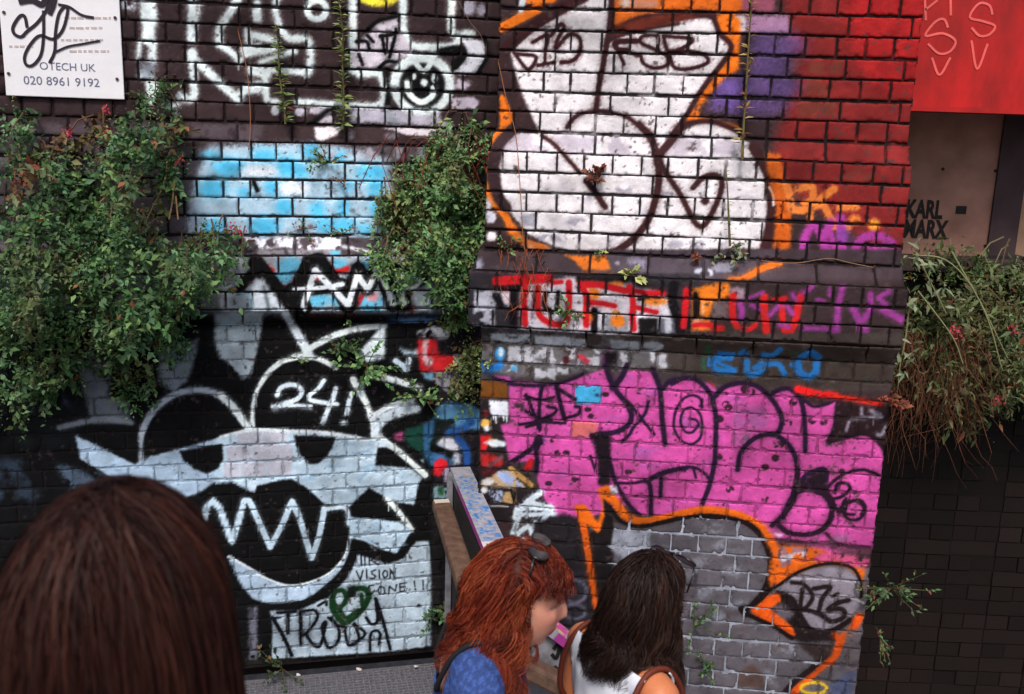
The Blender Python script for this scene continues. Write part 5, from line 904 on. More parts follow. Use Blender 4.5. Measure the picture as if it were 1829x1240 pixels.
# litter on the deck
for x, y, a, lab in [(935 / 1, 0, 0, None)]: pass
def scrap(u, v, sx, lab):
    p = at_height(u, v, .004); b = MB(); v_ = []
    for i in range(7): v_.append(Vector((p.x + sx * math.cos(i * .9) * rr.uniform(.6, 1.1), p.y + sx * .6 * math.sin(i * .9) * rr.uniform(.6, 1.1), .006 + rr.uniform(0, .010))))
    b.add([Vector((p.x, p.y, .016))] + v_ + [q - Vector((0, 0, .003)) for q in v_], [(0, i + 1, (i + 1) % 7 + 1) for i in range(7)] + [(i + 1, i + 8, (i + 1) % 7 + 8, (i + 1) % 7 + 1) for i in range(7)])
    tag(b.build('paper_scrap', mat_flat('paper', (190, 182, 176), rough=.8)), lab, 'litter', 'scraps on the deck')
scrap(642, 1197, .016, 'small crumpled white scrap on the deck below the black tag'); scrap(743, 1193, .014, 'small white scrap on the deck near the redhead woman'); scrap(533, 1207, .014, 'leftmost small pale scrap lying on the deck')
# ---------------------------------------------------------------- vegetation
def mat_leaf(name):
    m = bpy.data.materials.new(name); m.use_nodes = True; n = m.node_tree.nodes; l = m.node_tree.links; b = n['Principled BSDF']
    a = n.new('ShaderNodeVertexColor'); a.layer_name = 'paint'; geo = n.new('ShaderNodeNewGeometry')
    nz = n.new('ShaderNodeTexNoise'); nz.inputs['Scale'].default_value = 130; nz.inputs['Detail'].default_value = 2; l.new(geo.outputs['Position'], nz.inputs['Vector'])
    mr = n.new('ShaderNodeMapRange'); mr.inputs[3].default_value = .75; mr.inputs[4].default_value = 1.25; l.new(nz.outputs['Fac'], mr.inputs[0])
    mx = n.new('ShaderNodeMix'); mx.data_type = 'RGBA'; mx.blend_type = 'MULTIPLY'; mx.inputs[0].default_value = 1; l.new(a.outputs['Color'], mx.inputs[6]); l.new(mr.outputs[0], mx.inputs[7])
    l.new(mx.outputs[2], b.inputs['Base Color']); b.inputs['Roughness'].default_value = .55; b.inputs['Specular IOR Level'].default_value = .3
    tr = n.new('ShaderNodeBsdfTranslucent'); l.new(mx.outputs[2], tr.inputs['Color']); ms = n.new('ShaderNodeMixShader'); ms.inputs[0].default_value = .22
    l.new(b.outputs[0], ms.inputs[1]); l.new(tr.outputs[0], ms.inputs[2]); l.new(ms.outputs[0], n['Material Output'].inputs['Surface']); return m
M_LEAF = mat_leaf('leaf'); M_STEM = mat_paint('stem', rough=.8, grain=.2, bump=.1)
R7 = np.random.default_rng(23)
def nrm(a): return a / np.maximum(np.linalg.norm(a, axis=-1, keepdims=True), 1e-9)
def leaves_mesh(name, P, D, N, L, Wd, C):
    """one small folded blade per row: base P, direction D, face normal N, length L, width Wd"""
    D = nrm(D); X = nrm(np.cross(D, N)); N = np.cross(X, D); L = L[:, None]; Wd = Wd[:, None]
    p0 = P; p1 = P + D * L * .42 - X * Wd * .5 + N * L * .07; p2 = P + D * L * .5; p3 = P + D * L * .42 + X * Wd * .5 + N * L * .07; p4 = P + D * L - N * L * .10
    v = np.stack([p0, p1, p2, p3, p4], 1).reshape(-1, 3); i = np.arange(len(P))[:, None] * 5
    t = np.concatenate([i + np.array([[0, 2, 1]]), i + np.array([[0, 3, 2]]), i + np.array([[1, 2, 4]]), i + np.array([[2, 3, 4]])]); return np_mesh(name, v, tris=t, col=np.repeat(C, 5, 0), smooth=True)
GREENS = [s2l(c) for c in [(58, 90, 50), (74, 108, 64), (92, 126, 86), (46, 74, 42), (100, 130, 76), (66, 102, 70)]]
DRY = [s2l(c) for c in [(112, 66, 40), (96, 52, 34), (130, 88, 54), (120, 60, 44)]]
def leaf_cols(n, pal, var=.25, dry=0.03):
    pal = np.array(pal); c = pal[R7.integers(0, len(pal), n)] * (1 + R7.uniform(-var, var, (n, 1)))
    d = R7.random(n) < dry; c[d] = np.array(DRY)[R7.integers(0, len(DRY), d.sum())]; return c
def in_poly(pts, poly):
    x, y = pts[:, 0], pts[:, 1]; ins = np.zeros(len(pts), bool); P = np.asarray(poly, float); Q = np.roll(P, -1, 0)
    for (ax, ay), (bx, by) in zip(P, Q):
        c = (ay <= y) != (by <= y); ins ^= c & (x < (bx - ax) * (y - ay) / (by - ay + 1e-12) + ax)
    return ins
def poly_dist(pts, poly):
    d = np.full(len(pts), 1e9); P = np.asarray(poly, float); Q = np.roll(P, -1, 0)
    for a, b in zip(P, Q):
        e = b - a; t = np.clip(((pts - a) @ e) / (e @ e), 0, 1); d = np.minimum(d, np.linalg.norm(pts - a - t[:, None] * e, axis=1))
    return d
def wall_at(u, v, W, h):            # points on a wall seen at these pixels, then moved h metres out from it along its normal (kept at the pixel)
    R = rays(u, v); den = R @ W.n; z = np.full(len(u), 2.0)
    for _ in range(3): t = (W.d - W.off(z) - h) / den; z = t * R[:, 2] + CAM_H
    return R * t[:, None] + np.array([0, 0, CAM_H])
def bush(name, label, poly, W, n_sprig, thick, leaf, per, pal, droop=.5, group=None, dry=.03, hole=None, jit=.05, wl=.55, stems=40, depth=None, tw=(.06, .16), stem_col=(92, 70, 52), brown=.3):
    poly = np.asarray(poly, float); lo, hi = poly.min(0), poly.max(0); pts = []
    while len(pts) < n_sprig:
        q = lo + (hi - lo) * R7.random((4000, 2)); q = q[in_poly(q, poly)]; keep = poly_dist(q, poly) / 60 + (fbm(q[:, 0] / 38, q[:, 1] / 38, 71, 3) - .46) * 6; q = q[keep > R7.random(len(q)) * .9]; q = q + R7.normal(0, jit * 100, q.shape)
        if hole is not None: q = q[R7.random(len(q)) > hole(q)]
        pts = q if len(pts) == 0 else np.vstack([pts, q])
    pts = pts[:n_sprig]; ed = poly_dist(pts, poly); k = np.clip(ed / 70, .12, 1)
    # clumps stand out or lie back together, so light and dark masses form
    cl = fbm(pts[:, 0] / 55, pts[:, 1] / 55, 5, 3); h = .02 + thick * k * np.clip(R7.random(n_sprig) ** 1.2 * .4 + (cl - .5) * 1.9 + .35, .02, 1.1)
    base = wall_at(pts[:, 0], pts[:, 1], W, h) if depth is None else rays(pts[:, 0], pts[:, 1]) * ((depth - h) / rays(pts[:, 0], pts[:, 1])[:, 1])[:, None] + np.array([0, 0, CAM_H])
    out = -np.tile(W.n, (n_sprig, 1)); d = nrm(out * .55 + R7.normal(0, .6, (n_sprig, 3)) + np.array([0, 0, -droop])); ln = R7.uniform(tw[0], tw[1], n_sprig)
    P = []; D = []; N = []; L = []; C = []; tint = leaf_cols(n_sprig, pal, .3, 0); big_ = R7.choice([.65, 1, 1.5], n_sprig); patch = np.clip((fbm(pts[:, 0] / 60, pts[:, 1] / 60, 33, 3) - .56) * 6, 0, 1) * (brown if np.isscalar(brown) else brown(pts)); tint = tint * (1 - patch[:, None]) + np.array(DRY)[R7.integers(0, len(DRY), n_sprig)] * .8 * patch[:, None]
    for j in range(per):
        t = (j + .5) / per; p = base + d * (ln * (t - .4))[:, None] + np.array([0, 0, -1]) * (ln * droop * .5 * t * t)[:, None] + R7.normal(0, .004, (n_sprig, 3))
        P.append(p); D.append(nrm(d * .5 + R7.normal(0, .75, (n_sprig, 3)))); N.append(nrm(out * .5 + np.array([0, 0, .9]) + R7.normal(0, .45, (n_sprig, 3)))); L.append(leaf * R7.uniform(.45, 1.15, n_sprig) * big_); c = tint * (1 + R7.uniform(-.25, .3, (n_sprig, 1)))
        dd = R7.random(n_sprig) < dry; c[dd] = np.array(DRY)[R7.integers(0, len(DRY), dd.sum())]; C.append(c)
    P, D, N, L, C = map(np.concatenate, (P, D, N, L, C))
    o = empty(name, tuple(base[base[:, 2].argmin()]), 0, label, 'plant', group); org = np.array(o.location)
    mesh_obj('foliage', leaves_mesh('foliage', P - org, D, N, L, L * wl, C), M_LEAF, o)['kind'] = 'stuff'
    b = MB(); ids = R7.integers(0, n_sprig, stems)
    for i in ids:
        a = base[i]; w0 = a + W.n * (h[i] + .02) + np.array([R7.normal(0, .06), 0, R7.uniform(.0, .12)]); m = (a + w0) / 2 + np.array([0, 0, .03]); tip = a + d[i] * ln[i] * .5
        b.cur = tuple(float(x) for x in s2l(stem_col) * R7.uniform(.6, 1.2)); b.tube([w0 - org, m - org, a - org, tip - org], [.004, .0032, .0022, .0012], 4, cap=False)
    tag(b.build('stems', M_STEM, o), kind='stuff'); return o, org
def flowers(o, org, spots, W, h, col=(176, 62, 76), n=26, r=.016, depth=None):
    b = MB()
    for u, v in spots:
        c = wall_at(np.array([u]), np.array([v]), W, np.array([h]))[0] if depth is None else np.array(at_depth(u, v, depth)); P = c + R7.normal(0, r * .6, (n, 3)); cc = s2l(col) * R7.uniform(.6, 1.3, (n, 1))
        me = leaves_mesh('flower_head', P - org, R7.normal(0, 1, (n, 3)), R7.normal(0, 1, (n, 3)), np.full(n, r * .75), np.full(n, r * .5), cc); mesh_obj('flower_head', me, M_LEAF, o)['kind'] = 'stuff'
BIG = [(-40, 205), (20, 195), (60, 205), (110, 240), (150, 215), (200, 195), (235, 190), (265, 155), (290, 140), (325, 158), (312, 200), (330, 250), (352, 300), (330, 345), (322, 400), (380, 405), (425, 415), (462, 440), (440, 475), (424, 500), (418, 540), (392, 565), (398, 600), (365, 640), (318, 640), (290, 665), (268, 700), (248, 735), (228, 715), (210, 680), (165, 655), (120, 690), (60, 730), (-40, 780)]
def big_hole(q): return np.clip(1.1 - np.hypot((q[:, 0] - 265) / 75, (q[:, 1] - 355) / 38), 0, .95) + np.clip(.9 - np.hypot((q[:, 0] - 115) / 40, (q[:, 1] - 345) / 25), 0, .6)
o, org = bush('hanging_shrub', 'large leafy shrub hanging over the left side of the wall below the sign', BIG, LW, 1500, .36, .026, 12, GREENS, droop=.35, dry=.015, hole=big_hole, stems=160, brown=lambda q: np.clip((480 - q[:, 1]) / 160, .25, 1), jit=.09)
flowers(o, org, [(188, 196), (124, 236), (192, 234), (322, 288), (414, 408), (428, 412)], LW, .16)
b = MB()
for pts in [[(225, 300), (205, 340), (180, 360), (172, 392)], [(240, 325), (232, 370), (218, 415)], [(300, 285), (292, 330), (268, 380), (258, 400)], [(312, 320), (308, 360), (302, 392)], [(205, 305), (190, 322)], [(250, 320), (225, 345), (200, 358)], [(314, 350), (318, 392)], [(215, 330), (180, 350)]]:
    b.cur = tuple(float(x) for x in s2l((150, 118, 84)) * random.uniform(.6, 1)); P = [wall_at(np.array([u]), np.array([v]), LW, np.array([.15]))[0] - org for u, v in pts]; b.tube([tuple(p) for p in spline(P, False, 4)], .0032, 5)
tag(b.build('bare_twigs', M_STEM, o), kind='stuff')
MID = [(705, 310), (740, 290), (765, 270), (772, 240), (795, 222), (830, 215), (862, 228), (864, 300), (863, 420), (852, 462), (842, 500), (840, 560), (852, 605), (862, 650), (856, 705), (832, 730), (806, 715), (798, 660), (816, 600), (790, 565), (745, 548), (702, 505), (668, 480), (652, 458), (684, 430), (692, 402), (668, 375), (680, 335)]
G2 = [s2l(c) for c in [(78, 114, 66), (98, 136, 86), (116, 150, 104), (62, 94, 54), (126, 152, 92)]]
o, org = bush('corner_creeper', 'thick small-leaved creeper growing in the corner between wall and pier', MID, LW, 1150, .24, .023, 12, G2, droop=.35, dry=.015, stems=110, brown=.5, hole=lambda q: np.clip((q[:, 1] - 560) / 200, 0, .6) + np.clip((300 - q[:, 1]) / 160, 0, .6))
b = MB()
for u0 in (700, 740, 770, 800, 815, 830, 845, 855):
    for r_ in range(4):
        a = wall_at(np.array([u0 + R7.normal(0, 12.)]), np.array([R7.uniform(230, 300)]), LW, np.array([.05]))[0]; e = a + np.array([R7.normal(0, .06), -.05, -R7.uniform(.08, .25)])
        b.cur = tuple(float(x) for x in s2l((104, 42, 34)) * R7.uniform(.6, 1.2)); b.tube([a - org, (a + e) / 2 + np.array([0, -.03, .02]) - org, e - org], .002, 4)
tag(b.build('dead_stems', M_STEM, o), kind='stuff')
# --- small wall plants
def tuft(name, label, u, v, W, n, size, leaf, pal, spread=1.0, up=.3, group='small plants rooted in the joints', wl=.6, depth=None, dry=.03, hang=0):
    c = wall_at(np.array([float(u)]), np.array([float(v)]), W, np.array([.01]))[0] if depth is None else np.array(at_depth(u, v, depth)); o = empty(name, tuple(c), 0, label, 'plant', group)
    b = MB(); P = []; D = []; N = []
    ns = max(3, n // 9)
    for i in range(ns):
        d = nrm(-W.n * .7 + R7.normal(0, .55 * spread, 3) * np.array([1.3, .6, 1]) + np.array([0, 0, up])); l = size * R7.uniform(.5, 1.1); tip = d * l + np.array([0, 0, -hang * l]); mid = d * l * .55
        b.cur = tuple(float(x) for x in s2l((84, 82, 52)) * R7.uniform(.6, 1.2)); b.tube([(0, 0, 0), mid, tip], [.002, .0016, .001], 4, cap=False)
        for j in range(max(3, n // ns)):
            t = R7.uniform(.25, 1.05); p = mid * min(1, t / .55) + (tip - mid) * max(0, (t - .55) / .45); P.append(p + R7.normal(0, .004, 3)); D.append(nrm(d + R7.normal(0, .8, 3))); N.append(nrm(-W.n * .6 + np.array([0, 0, .8]) + R7.normal(0, .3, 3)))
    P, D, N = map(np.array, (P, D, N)); L = leaf * R7.uniform(.6, 1.2, len(P)); mesh_obj('leaves', leaves_mesh('leaves', P, D, N, L, L * wl, leaf_cols(len(P), pal, .25, dry)), M_LEAF, o)['kind'] = 'stuff'
    tag(b.build('stalks', M_STEM, o), kind='stuff'); return o, c
BRT = [s2l(c) for c in [(104, 146, 92), (88, 130, 80), (124, 160, 104), (74, 112, 66)]]; YEL = [s2l(c) for c in [(160, 166, 96), (176, 182, 116), (132, 146, 74)]]; BRN = [s2l(c) for c in [(110, 54, 38), (92, 44, 34), (128, 76, 50)]]; GRG = [s2l(c) for c in [(120, 132, 104), (104, 120, 92), (136, 142, 112)]]
tuft('wall_weed', 'dark leafy weed with brown tips in the pale blue bricks', 585, 292, LW, 90, .11, .020, G2, 1.2, dry=.25)
tuft('wall_weed', 'brown withered weed below the pale blue leafy weed', 608, 322, LW, 26, .05, .016, BRN, 1.0, up=-.3)
tuft('wall_weed', 'thin weed with pinkish tips at the foot of the blue bricks', 548, 408, LW, 46, .08, .018, G2 + [s2l((150, 70, 84))], 1.3, dry=.2)
tuft('wall_weed', 'sparse weed on the white flaking ledge beside the creeper', 612, 418, LW, 40, .08, .017, G2, 1.3, dry=.3)
tuft('leafy_plant', 'bright green broad-leaved plant over the monster, the biggest of three', 655, 655, LW, 130, .15, .034, BRT, 1.2, up=-.05, wl=.6, group='leafy plants on the monster')
tuft('leafy_plant', 'darker leafy plant under the white spike above the number 24', 615, 628, LW, 70, .10, .026, GREENS, 1.1, group='leafy plants on the monster', dry=.08)
tuft('leafy_plant', 'leafy plant on the right black spike next to the creeper', 755, 706, LW, 110, .13, .026, G2, 1.2, up=-.05, group='leafy plants on the monster', dry=.06)
tuft('wall_weed', 'tiny green sprig on the arc above the number 24', 532, 640, LW, 18, .05, .016, G2, 1.0)
tuft('wall_weed', 'tiny sprig hanging over the red stripe under the AMP tag', 622, 566, LW, 24, .06, .015, G2, .8, up=-.6)
tuft('wall_weed', 'yellow-green rosette on the ledge above the red letters', 1125, 492, PW, 26, .05, .036, YEL, 1.0, up=.1, wl=.55)
tuft('wall_weed', 'round green weed growing out of the red letters', 1018, 566, PW, 80, .08, .022, G2, 1.1, dry=.12)
tuft('wall_weed', 'small weed on the ledge under the white letters', 1065, 455, PW, 22, .05, .018, YEL + G2, 1.0)
tuft('wall_weed', 'low green weed at the left end of the pier ledge', 905, 440, PW, 46, .07, .020, G2, 1.4, dry=.3)
tuft('wall_weed', 'grey-green weed standing at the foot of the right white letter', 1302, 445, PW, 60, .10, .022, GRG, 1.0, dry=.15)
tuft('wall_weed', 'thin creeper shoot on the left edge of the blue marks', 880, 650, PW, 30, .10, .014, G2 + YEL, 1.4)
tuft('dead_plant', 'dry brown clump stuck on the white letter', 1066, 318, PW, 60, .05, .026, BRN, 1.2, wl=.8, group='withered plants')
tuft('dead_plant', 'broken dry stalk lying on the ledge below the white letter', 1248, 462, PW, 18, .06, .026, [s2l((150, 104, 66))] + BRN, .8, group='withered plants')
tuft('wall_weed', 'dark weed on the wall foot behind the redhead woman', 785, 1085, LW, 150, .17, .024, GREENS, 1.2, up=-.1, dry=.01)
tuft('wall_weed', 'dark low weeds at the wall foot beside the dark-haired head', 505, 1195, LW, 90, .14, .022, [s2l((52, 66, 44)), s2l((64, 80, 52))], 1.5, up=.5)
tuft('wall_weed', 'green weed among the grey bricks right of the brunette', 1240, 1120, PW, 60, .16, .020, GREENS, 1.0, up=.4, dry=.02)
tuft('wall_weed', 'weed low on the grey bricks by the brunette’s shoulder', 1262, 1200, PW, 50, .12, .020, GREENS, 1.2, up=.4, dry=.01)
tuft('edge_plant', 'grey-green plant sprouting from the right edge of the pier', 1592, 1050, PW, 150, .17, .024, GREENS + [s2l((84, 92, 70))], 1.2, up=.0, wl=.4, dry=.15, group='plants on the pier edge', depth=3.66)
tuft('edge_plant', 'small reddish plant below the pier edge plant', 1572, 1140, PW, 60, .10, .020, GREENS + BRN, 1.2, up=-.3, wl=.4, group='plants on the pier edge', depth=3.66)
def dead_tangle(u0, u1, v0, v1, W, n, label, depth=None, col=(120, 62, 36), name='dead_plant', lo=.08, hi=.25, h=.03, thin=1.0):
    P0 = wall_at(np.array([(u0 + u1) / 2.]), np.array([float(v0)]), W, np.array([h]))[0] if depth is None else np.array(at_depth((u0 + u1) / 2, v0, depth)); o = empty(name, tuple(P0), 0, label, 'plant', 'withered plants'); b = MB()
    for i in range(n):
        u, v = R7.uniform(u0, u1), v0 + (v1 - v0) * R7.random() ** 2 * .7; a = wall_at(np.array([u]), np.array([v]), W, np.array([R7.uniform(0, 2 * h)]))[0] if depth is None else np.array(at_depth(u, v, depth + R7.uniform(-.15, .1))); l = R7.uniform(lo, hi)
        pts = [a]; d = nrm(R7.normal(0, .35, 3) + np.array([0, -.1, -1]))
        for s_ in range(5): d = nrm(d + R7.normal(0, .35, 3) + np.array([0, 0, -.3])); pts.append(pts[-1] + d * l / 5)
        b.cur = tuple(float(x) for x in s2l(col) * R7.uniform(.5, 1.5)); tk = thin * R7.uniform(.5, 1.3); b.tube([p - P0 for p in pts], [.0022 * tk, .002 * tk, .0018 * tk, .0015 * tk, .0012 * tk, .0008 * tk], 3, cap=False)
    tag(b.build('dry_stems', M_STEM, o), kind='stuff'); return o, P0
dead_tangle(890, 990, 445, 560, PW, 46, 'tangle of dry red-brown stems over the left end of the red letters', lo=.05, hi=.2)
# tall weeds against the wall
def tall(label, pts, W, n, leaf, pal, h=.05, wl=.3, cat=None):
    P = np.array([wall_at(np.array([float(u)]), np.array([float(v)]), W, np.array([h]))[0] for u, v in pts]); o = empty('tall_weed', tuple(P[0]), 0, label, 'plant', 'tall thin weeds'); S = spline(P - P[0], False, 6)
    b = MB(); b.cur = tuple(float(x) for x in s2l((96, 86, 52))); b.tube([tuple(p) for p in S], np.linspace(.0055, .002, len(S)), 5); b.build('stalk', M_STEM, o)
    t = R7.random(n) ** .8 * (len(S) - 1); i = np.clip(t.astype(int), 0, len(S) - 2); Q = S[i] + (S[i + 1] - S[i]) * (t - i)[:, None]; D = nrm(R7.normal(0, 1, (n, 3)) * np.array([1.4, .6, .3]) + np.array([0, -.4, .35])); L = leaf * R7.uniform(.5, 1.15, n) * (1.15 - .5 * t / len(S))
    mesh_obj('leaves', leaves_mesh('leaves', Q, D, nrm(np.array([0, -.5, .9]) + R7.normal(0, .3, (n, 3))), L, L * wl, leaf_cols(n, pal, .2, .05)), M_LEAF, o)['kind'] = 'stuff'; return o, P[0]
tall('tallest weed standing against the white letters near the top of the wall', [(612, 232), (614, 190), (612, 120), (612, 60), (606, 5), (600, -30)], LW, 150, .052, [s2l((136, 152, 92)), s2l((96, 116, 70)), s2l((134, 142, 96))])
tall('shorter weed left of the tallest weed on the black and white letters', [(510, 222), (508, 190), (500, 140), (497, 90), (494, 50)], LW, 90, .046, [s2l((118, 138, 80)), s2l((98, 118, 68))])
tall('yellowish drooping weed on the right edge of the white letters', [(1326, 285), (1328, 230), (1332, 170), (1336, 100), (1340, 40), (1344, -20)], PW, 60, .044, [s2l((150, 126, 70)), s2l((166, 150, 96)), s2l((130, 96, 56))])
tall('pale thin weed rising in front of the right white letter', [(1304, 440), (1302, 400), (1300, 350), (1297, 305)], PW, 26, .022, GRG)
tall('small leafy weed beside the sign in the white letters', [(285, 165), (288, 150), (292, 138)], LW, 24, .022, GREENS)
def dry_stalk(label, pts, W, r=.0016, col=(150, 96, 60), h=.02):
    P = np.array([wall_at(np.array([float(u)]), np.array([float(v)]), W, np.array([h]))[0] for u, v in pts]); o = empty('dry_stalk', tuple(P[0]), 0, label, 'plant', 'dry stalks'); b = MB(); b.cur = tuple(float(x) for x in s2l(col)); S = spline(P - P[0], False, 6); b.tube([tuple(p) for p in S], r, 5); b.build('stem', M_STEM, o)
    b = MB(); b.cur = tuple(float(x) for x in s2l((110, 60, 40))); 
    for i in (0, -1): p = S[i]; b.tube([tuple(p), tuple(p + np.array([.004, -.004, .010]))], [.003, .001], 5)
    tag(b.build('seed_heads', M_STEM, o), kind='stuff')
dry_stalk('long dry stalk hanging below the black and white letters', [(425, 55), (440, 120), (446, 180), (447, 230), (444, 268)], LW)
dry_stalk('thin brown stalk down the left side of the white letters', [(890, 110), (905, 180), (921, 240), (928, 320), (934, 420), (938, 450)], PW)
dry_stalk('pale twig lying along the ledge right of the white letters', [(1360, 466), (1420, 470), (1480, 462), (1520, 470), (1560, 478)], PW, .0013, (150, 116, 84), .02)
dry_stalk('thin dry stalk on the dark bricks left of the pier top', [(818, 0), (840, 40), (858, 62), (868, 90)], LW, .0015, (120, 92, 80))
# --- plant mass hanging from the ledge on the right
RGT = [(1618, 470), (1636, 442), (1668, 438), (1705, 462), (1750, 452), (1790, 482), (1830, 466), (1900, 480), (1980, 470), (1980, 720), (1830, 740), (1760, 720), (1700, 745), (1650, 720), (1610, 660), (1588, 640), (1600, 590), (1630, 540), (1612, 505)]
RP = [s2l(c) for c in [(78, 98, 56), (94, 112, 70), (62, 80, 44), (106, 118, 84), (74, 76, 48)]]
o, org = bush('ledge_plant', 'large grey-green plant hanging from the ledge at the right', RGT, PW, 1400, .42, .036, 9, RP, droop=.7, dry=.05, wl=.32, stems=70, depth=4.28, jit=.13, tw=(.08, .2), hole=lambda q: np.clip((q[:, 1] - 600) / 300, 0, .6), stem_col=(110, 100, 70))
flowers(o, org, [(1706, 585), (1712, 592), (1810, 590), (1580, 705), (1782, 715)], PW, 0, (186, 78, 84), depth=3.85, r=.022, n=20)
b = MB()
for pts in [[(1630, 455), (1690, 465), (1740, 520), (1800, 640)], [(1625, 530), (1618, 600), (1608, 650), (1604, 690)], [(1640, 460), (1660, 500), (1690, 560)], [(1700, 450), (1760, 560), (1790, 660)], [(1610, 620), (1590, 640), (1572, 660)], [(1640, 520), (1700, 600), (1720, 650)]]:
    P = spline(np.array([np.array(at_depth(u, v, 3.82)) - org for u, v in pts]), False, 5); b.cur = tuple(float(x) for x in s2l((128, 128, 90))); b.tube([tuple(p) for p in P], np.linspace(.0036, .0018, len(P)), 5)
tag(b.build('long_shoots', M_STEM, o), kind='stuff')
n = 70; q = np.array([(1618, 640), (1612, 600), (1622, 540), (1608, 660), (1590, 650), (1640, 455), (1660, 470), (1690, 510)]); bp = np.array([np.array(at_depth(*q[i % len(q)], 3.80)) for i in range(n)]) + R7.normal(0, .022, (n, 3)) - org
mesh_obj('shoot_leaves', leaves_mesh('shoot_leaves', bp, R7.normal(0, 1, (n, 3)), R7.normal(0, .4, (n, 3)) + np.array([0, -.5, .8]), R7.uniform(.03, .065, n), R7.uniform(.010, .018, n), leaf_cols(n, GRG, .2, 0)), M_LEAF, o)['kind'] = 'stuff'
dead_tangle(1590, 1760, 590, 800, PW, 330, 'curtain of rusty dry roots hanging below the right-hand plant', depth=4.05, col=(92, 56, 40), lo=.10, hi=.42, thin=.55)
tuft('withered_flower', 'reddish dried flower head at the pier’s top right corner', 1585, 720, PW, 60, .07, .026, BRN + [s2l((150, 70, 60))], 1.2, depth=3.66, group='withered plants')
# ---------------------------------------------------------------- people
def mat_skin(name, sss=.08):
    m = mat_paint(name, rough=.5, spec=.35, grain=.06, gscale=220, bump=.05, bscale=400); b = m.node_tree.nodes['Principled BSDF']
    b.inputs['Subsurface Weight'].default_value = sss; b.inputs['Subsurface Radius'].default_value = (.012, .005, .003); return m
def mat_hair(name):
    m = bpy.data.materials.new(name); m.use_nodes = True; n = m.node_tree.nodes; l = m.node_tree.links; b = n['Principled BSDF']
    a = n.new('ShaderNodeVertexColor'); a.layer_name = 'paint'; l.new(a.outputs['Color'], b.inputs['Base Color']); b.inputs['Roughness'].default_value = .55; b.inputs['Specular IOR Level'].default_value = .16; return m
M_SKIN = mat_skin('skin'); M_HAIR = mat_hair('hair')
R8 = np.random.default_rng(5)
def capsule(mb, a, b_, r0, r1, n=12):
    a = Vector(a); b_ = Vector(b_); d = (b_ - a); L = d.length; d.normalize(); pts = []; rad = []
    for i in range(4): t = math.pi / 2 * (1 - i / 4); pts.append(a - d * r0 * math.sin(t)); rad.append(max(r0 * math.cos(t), 1e-4))
    for i in range(5): t = i / 4; pts.append(a + d * L * t); rad.append(r0 + (r1 - r0) * t)
    for i in range(1, 5): t = math.pi / 2 * i / 4; pts.append(b_ + d * r1 * math.sin(t)); rad.append(max(r1 * math.cos(t), 1e-4))
    mb.tube(pts, rad, n)
def loft(mb, rings, n=28):
    v = []; f = []
    for cx, cy, z, rx, ry in rings:
        for k in range(n): t = 2 * math.pi * k / n; v.append((cx + rx * math.cos(t), cy + ry * math.sin(t), z))
    for i in range(len(rings) - 1):
        for k in range(n): f.append((i * n + k, i * n + (k + 1) % n, (i + 1) * n + (k + 1) % n, (i + 1) * n + k))
    f.append(tuple(range(n))[::-1]); f.append(tuple((len(rings) - 1) * n + k for k in range(n))); mb.add(v, f)
def head_verts(nu=72, nv=56):
    U, V = np.meshgrid(np.linspace(0, 2 * np.pi, nu, endpoint=False), np.linspace(0.02, np.pi - .02, nv)); d = np.stack([np.cos(U) * np.sin(V), np.sin(U) * np.sin(V), np.cos(V)], -1)
    x, y, z = d[..., 0] * .098, d[..., 1] * .074, d[..., 2] * .116; fr = np.clip(d[..., 0], 0, 1)
    lo = np.clip(-z / .116, 0, 1); y = y * (1 - .22 * lo); x = np.where(d[..., 0] < 0, x * (1 - .35 * np.clip(lo - .2, 0, 1)), x * (1 - .10 * lo)); x = x + .012 * lo * (d[..., 0] > 0)
    g = lambda a, b, s, t: np.exp(-((y - a) / s) ** 2 - ((z - b) / t) ** 2) * (d[..., 0] > 0)
    x = x + .014 * g(0, -.012, .0095, .020) + .010 * g(0, -.025, .010, .009) + .006 * g(0, .008, .010, .022)          # nose
    x = x + .005 * g(0, .042, .045, .012) - .009 * g(.031, .012, .016, .013) - .009 * g(-.031, .012, .016, .013)        # brow, sockets
    x = x + .0085 * g(0, -.055, .020, .006) + .008 * g(0, -.067, .017, .006) - .004 * g(0, -.0605, .024, .0028)         # lips
    x = x + .010 * g(0, -.094, .022, .014) - .004 * g(0, -.078, .020, .006) + .004 * g(.036, -.02, .02, .02) + .004 * g(-.036, -.02, .02, .02)
    v = np.stack([x, y, z], -1).reshape(-1, 3); i = np.arange(nu * nv).reshape(nv, nu); j = np.roll(i, -1, 1)
    q = np.stack([i[:-1].ravel(), i[1:].ravel(), j[1:].ravel(), j[:-1].ravel()], 1).tolist(); q += [tuple(i[0]), tuple(i[-1][::-1])]; return v, q
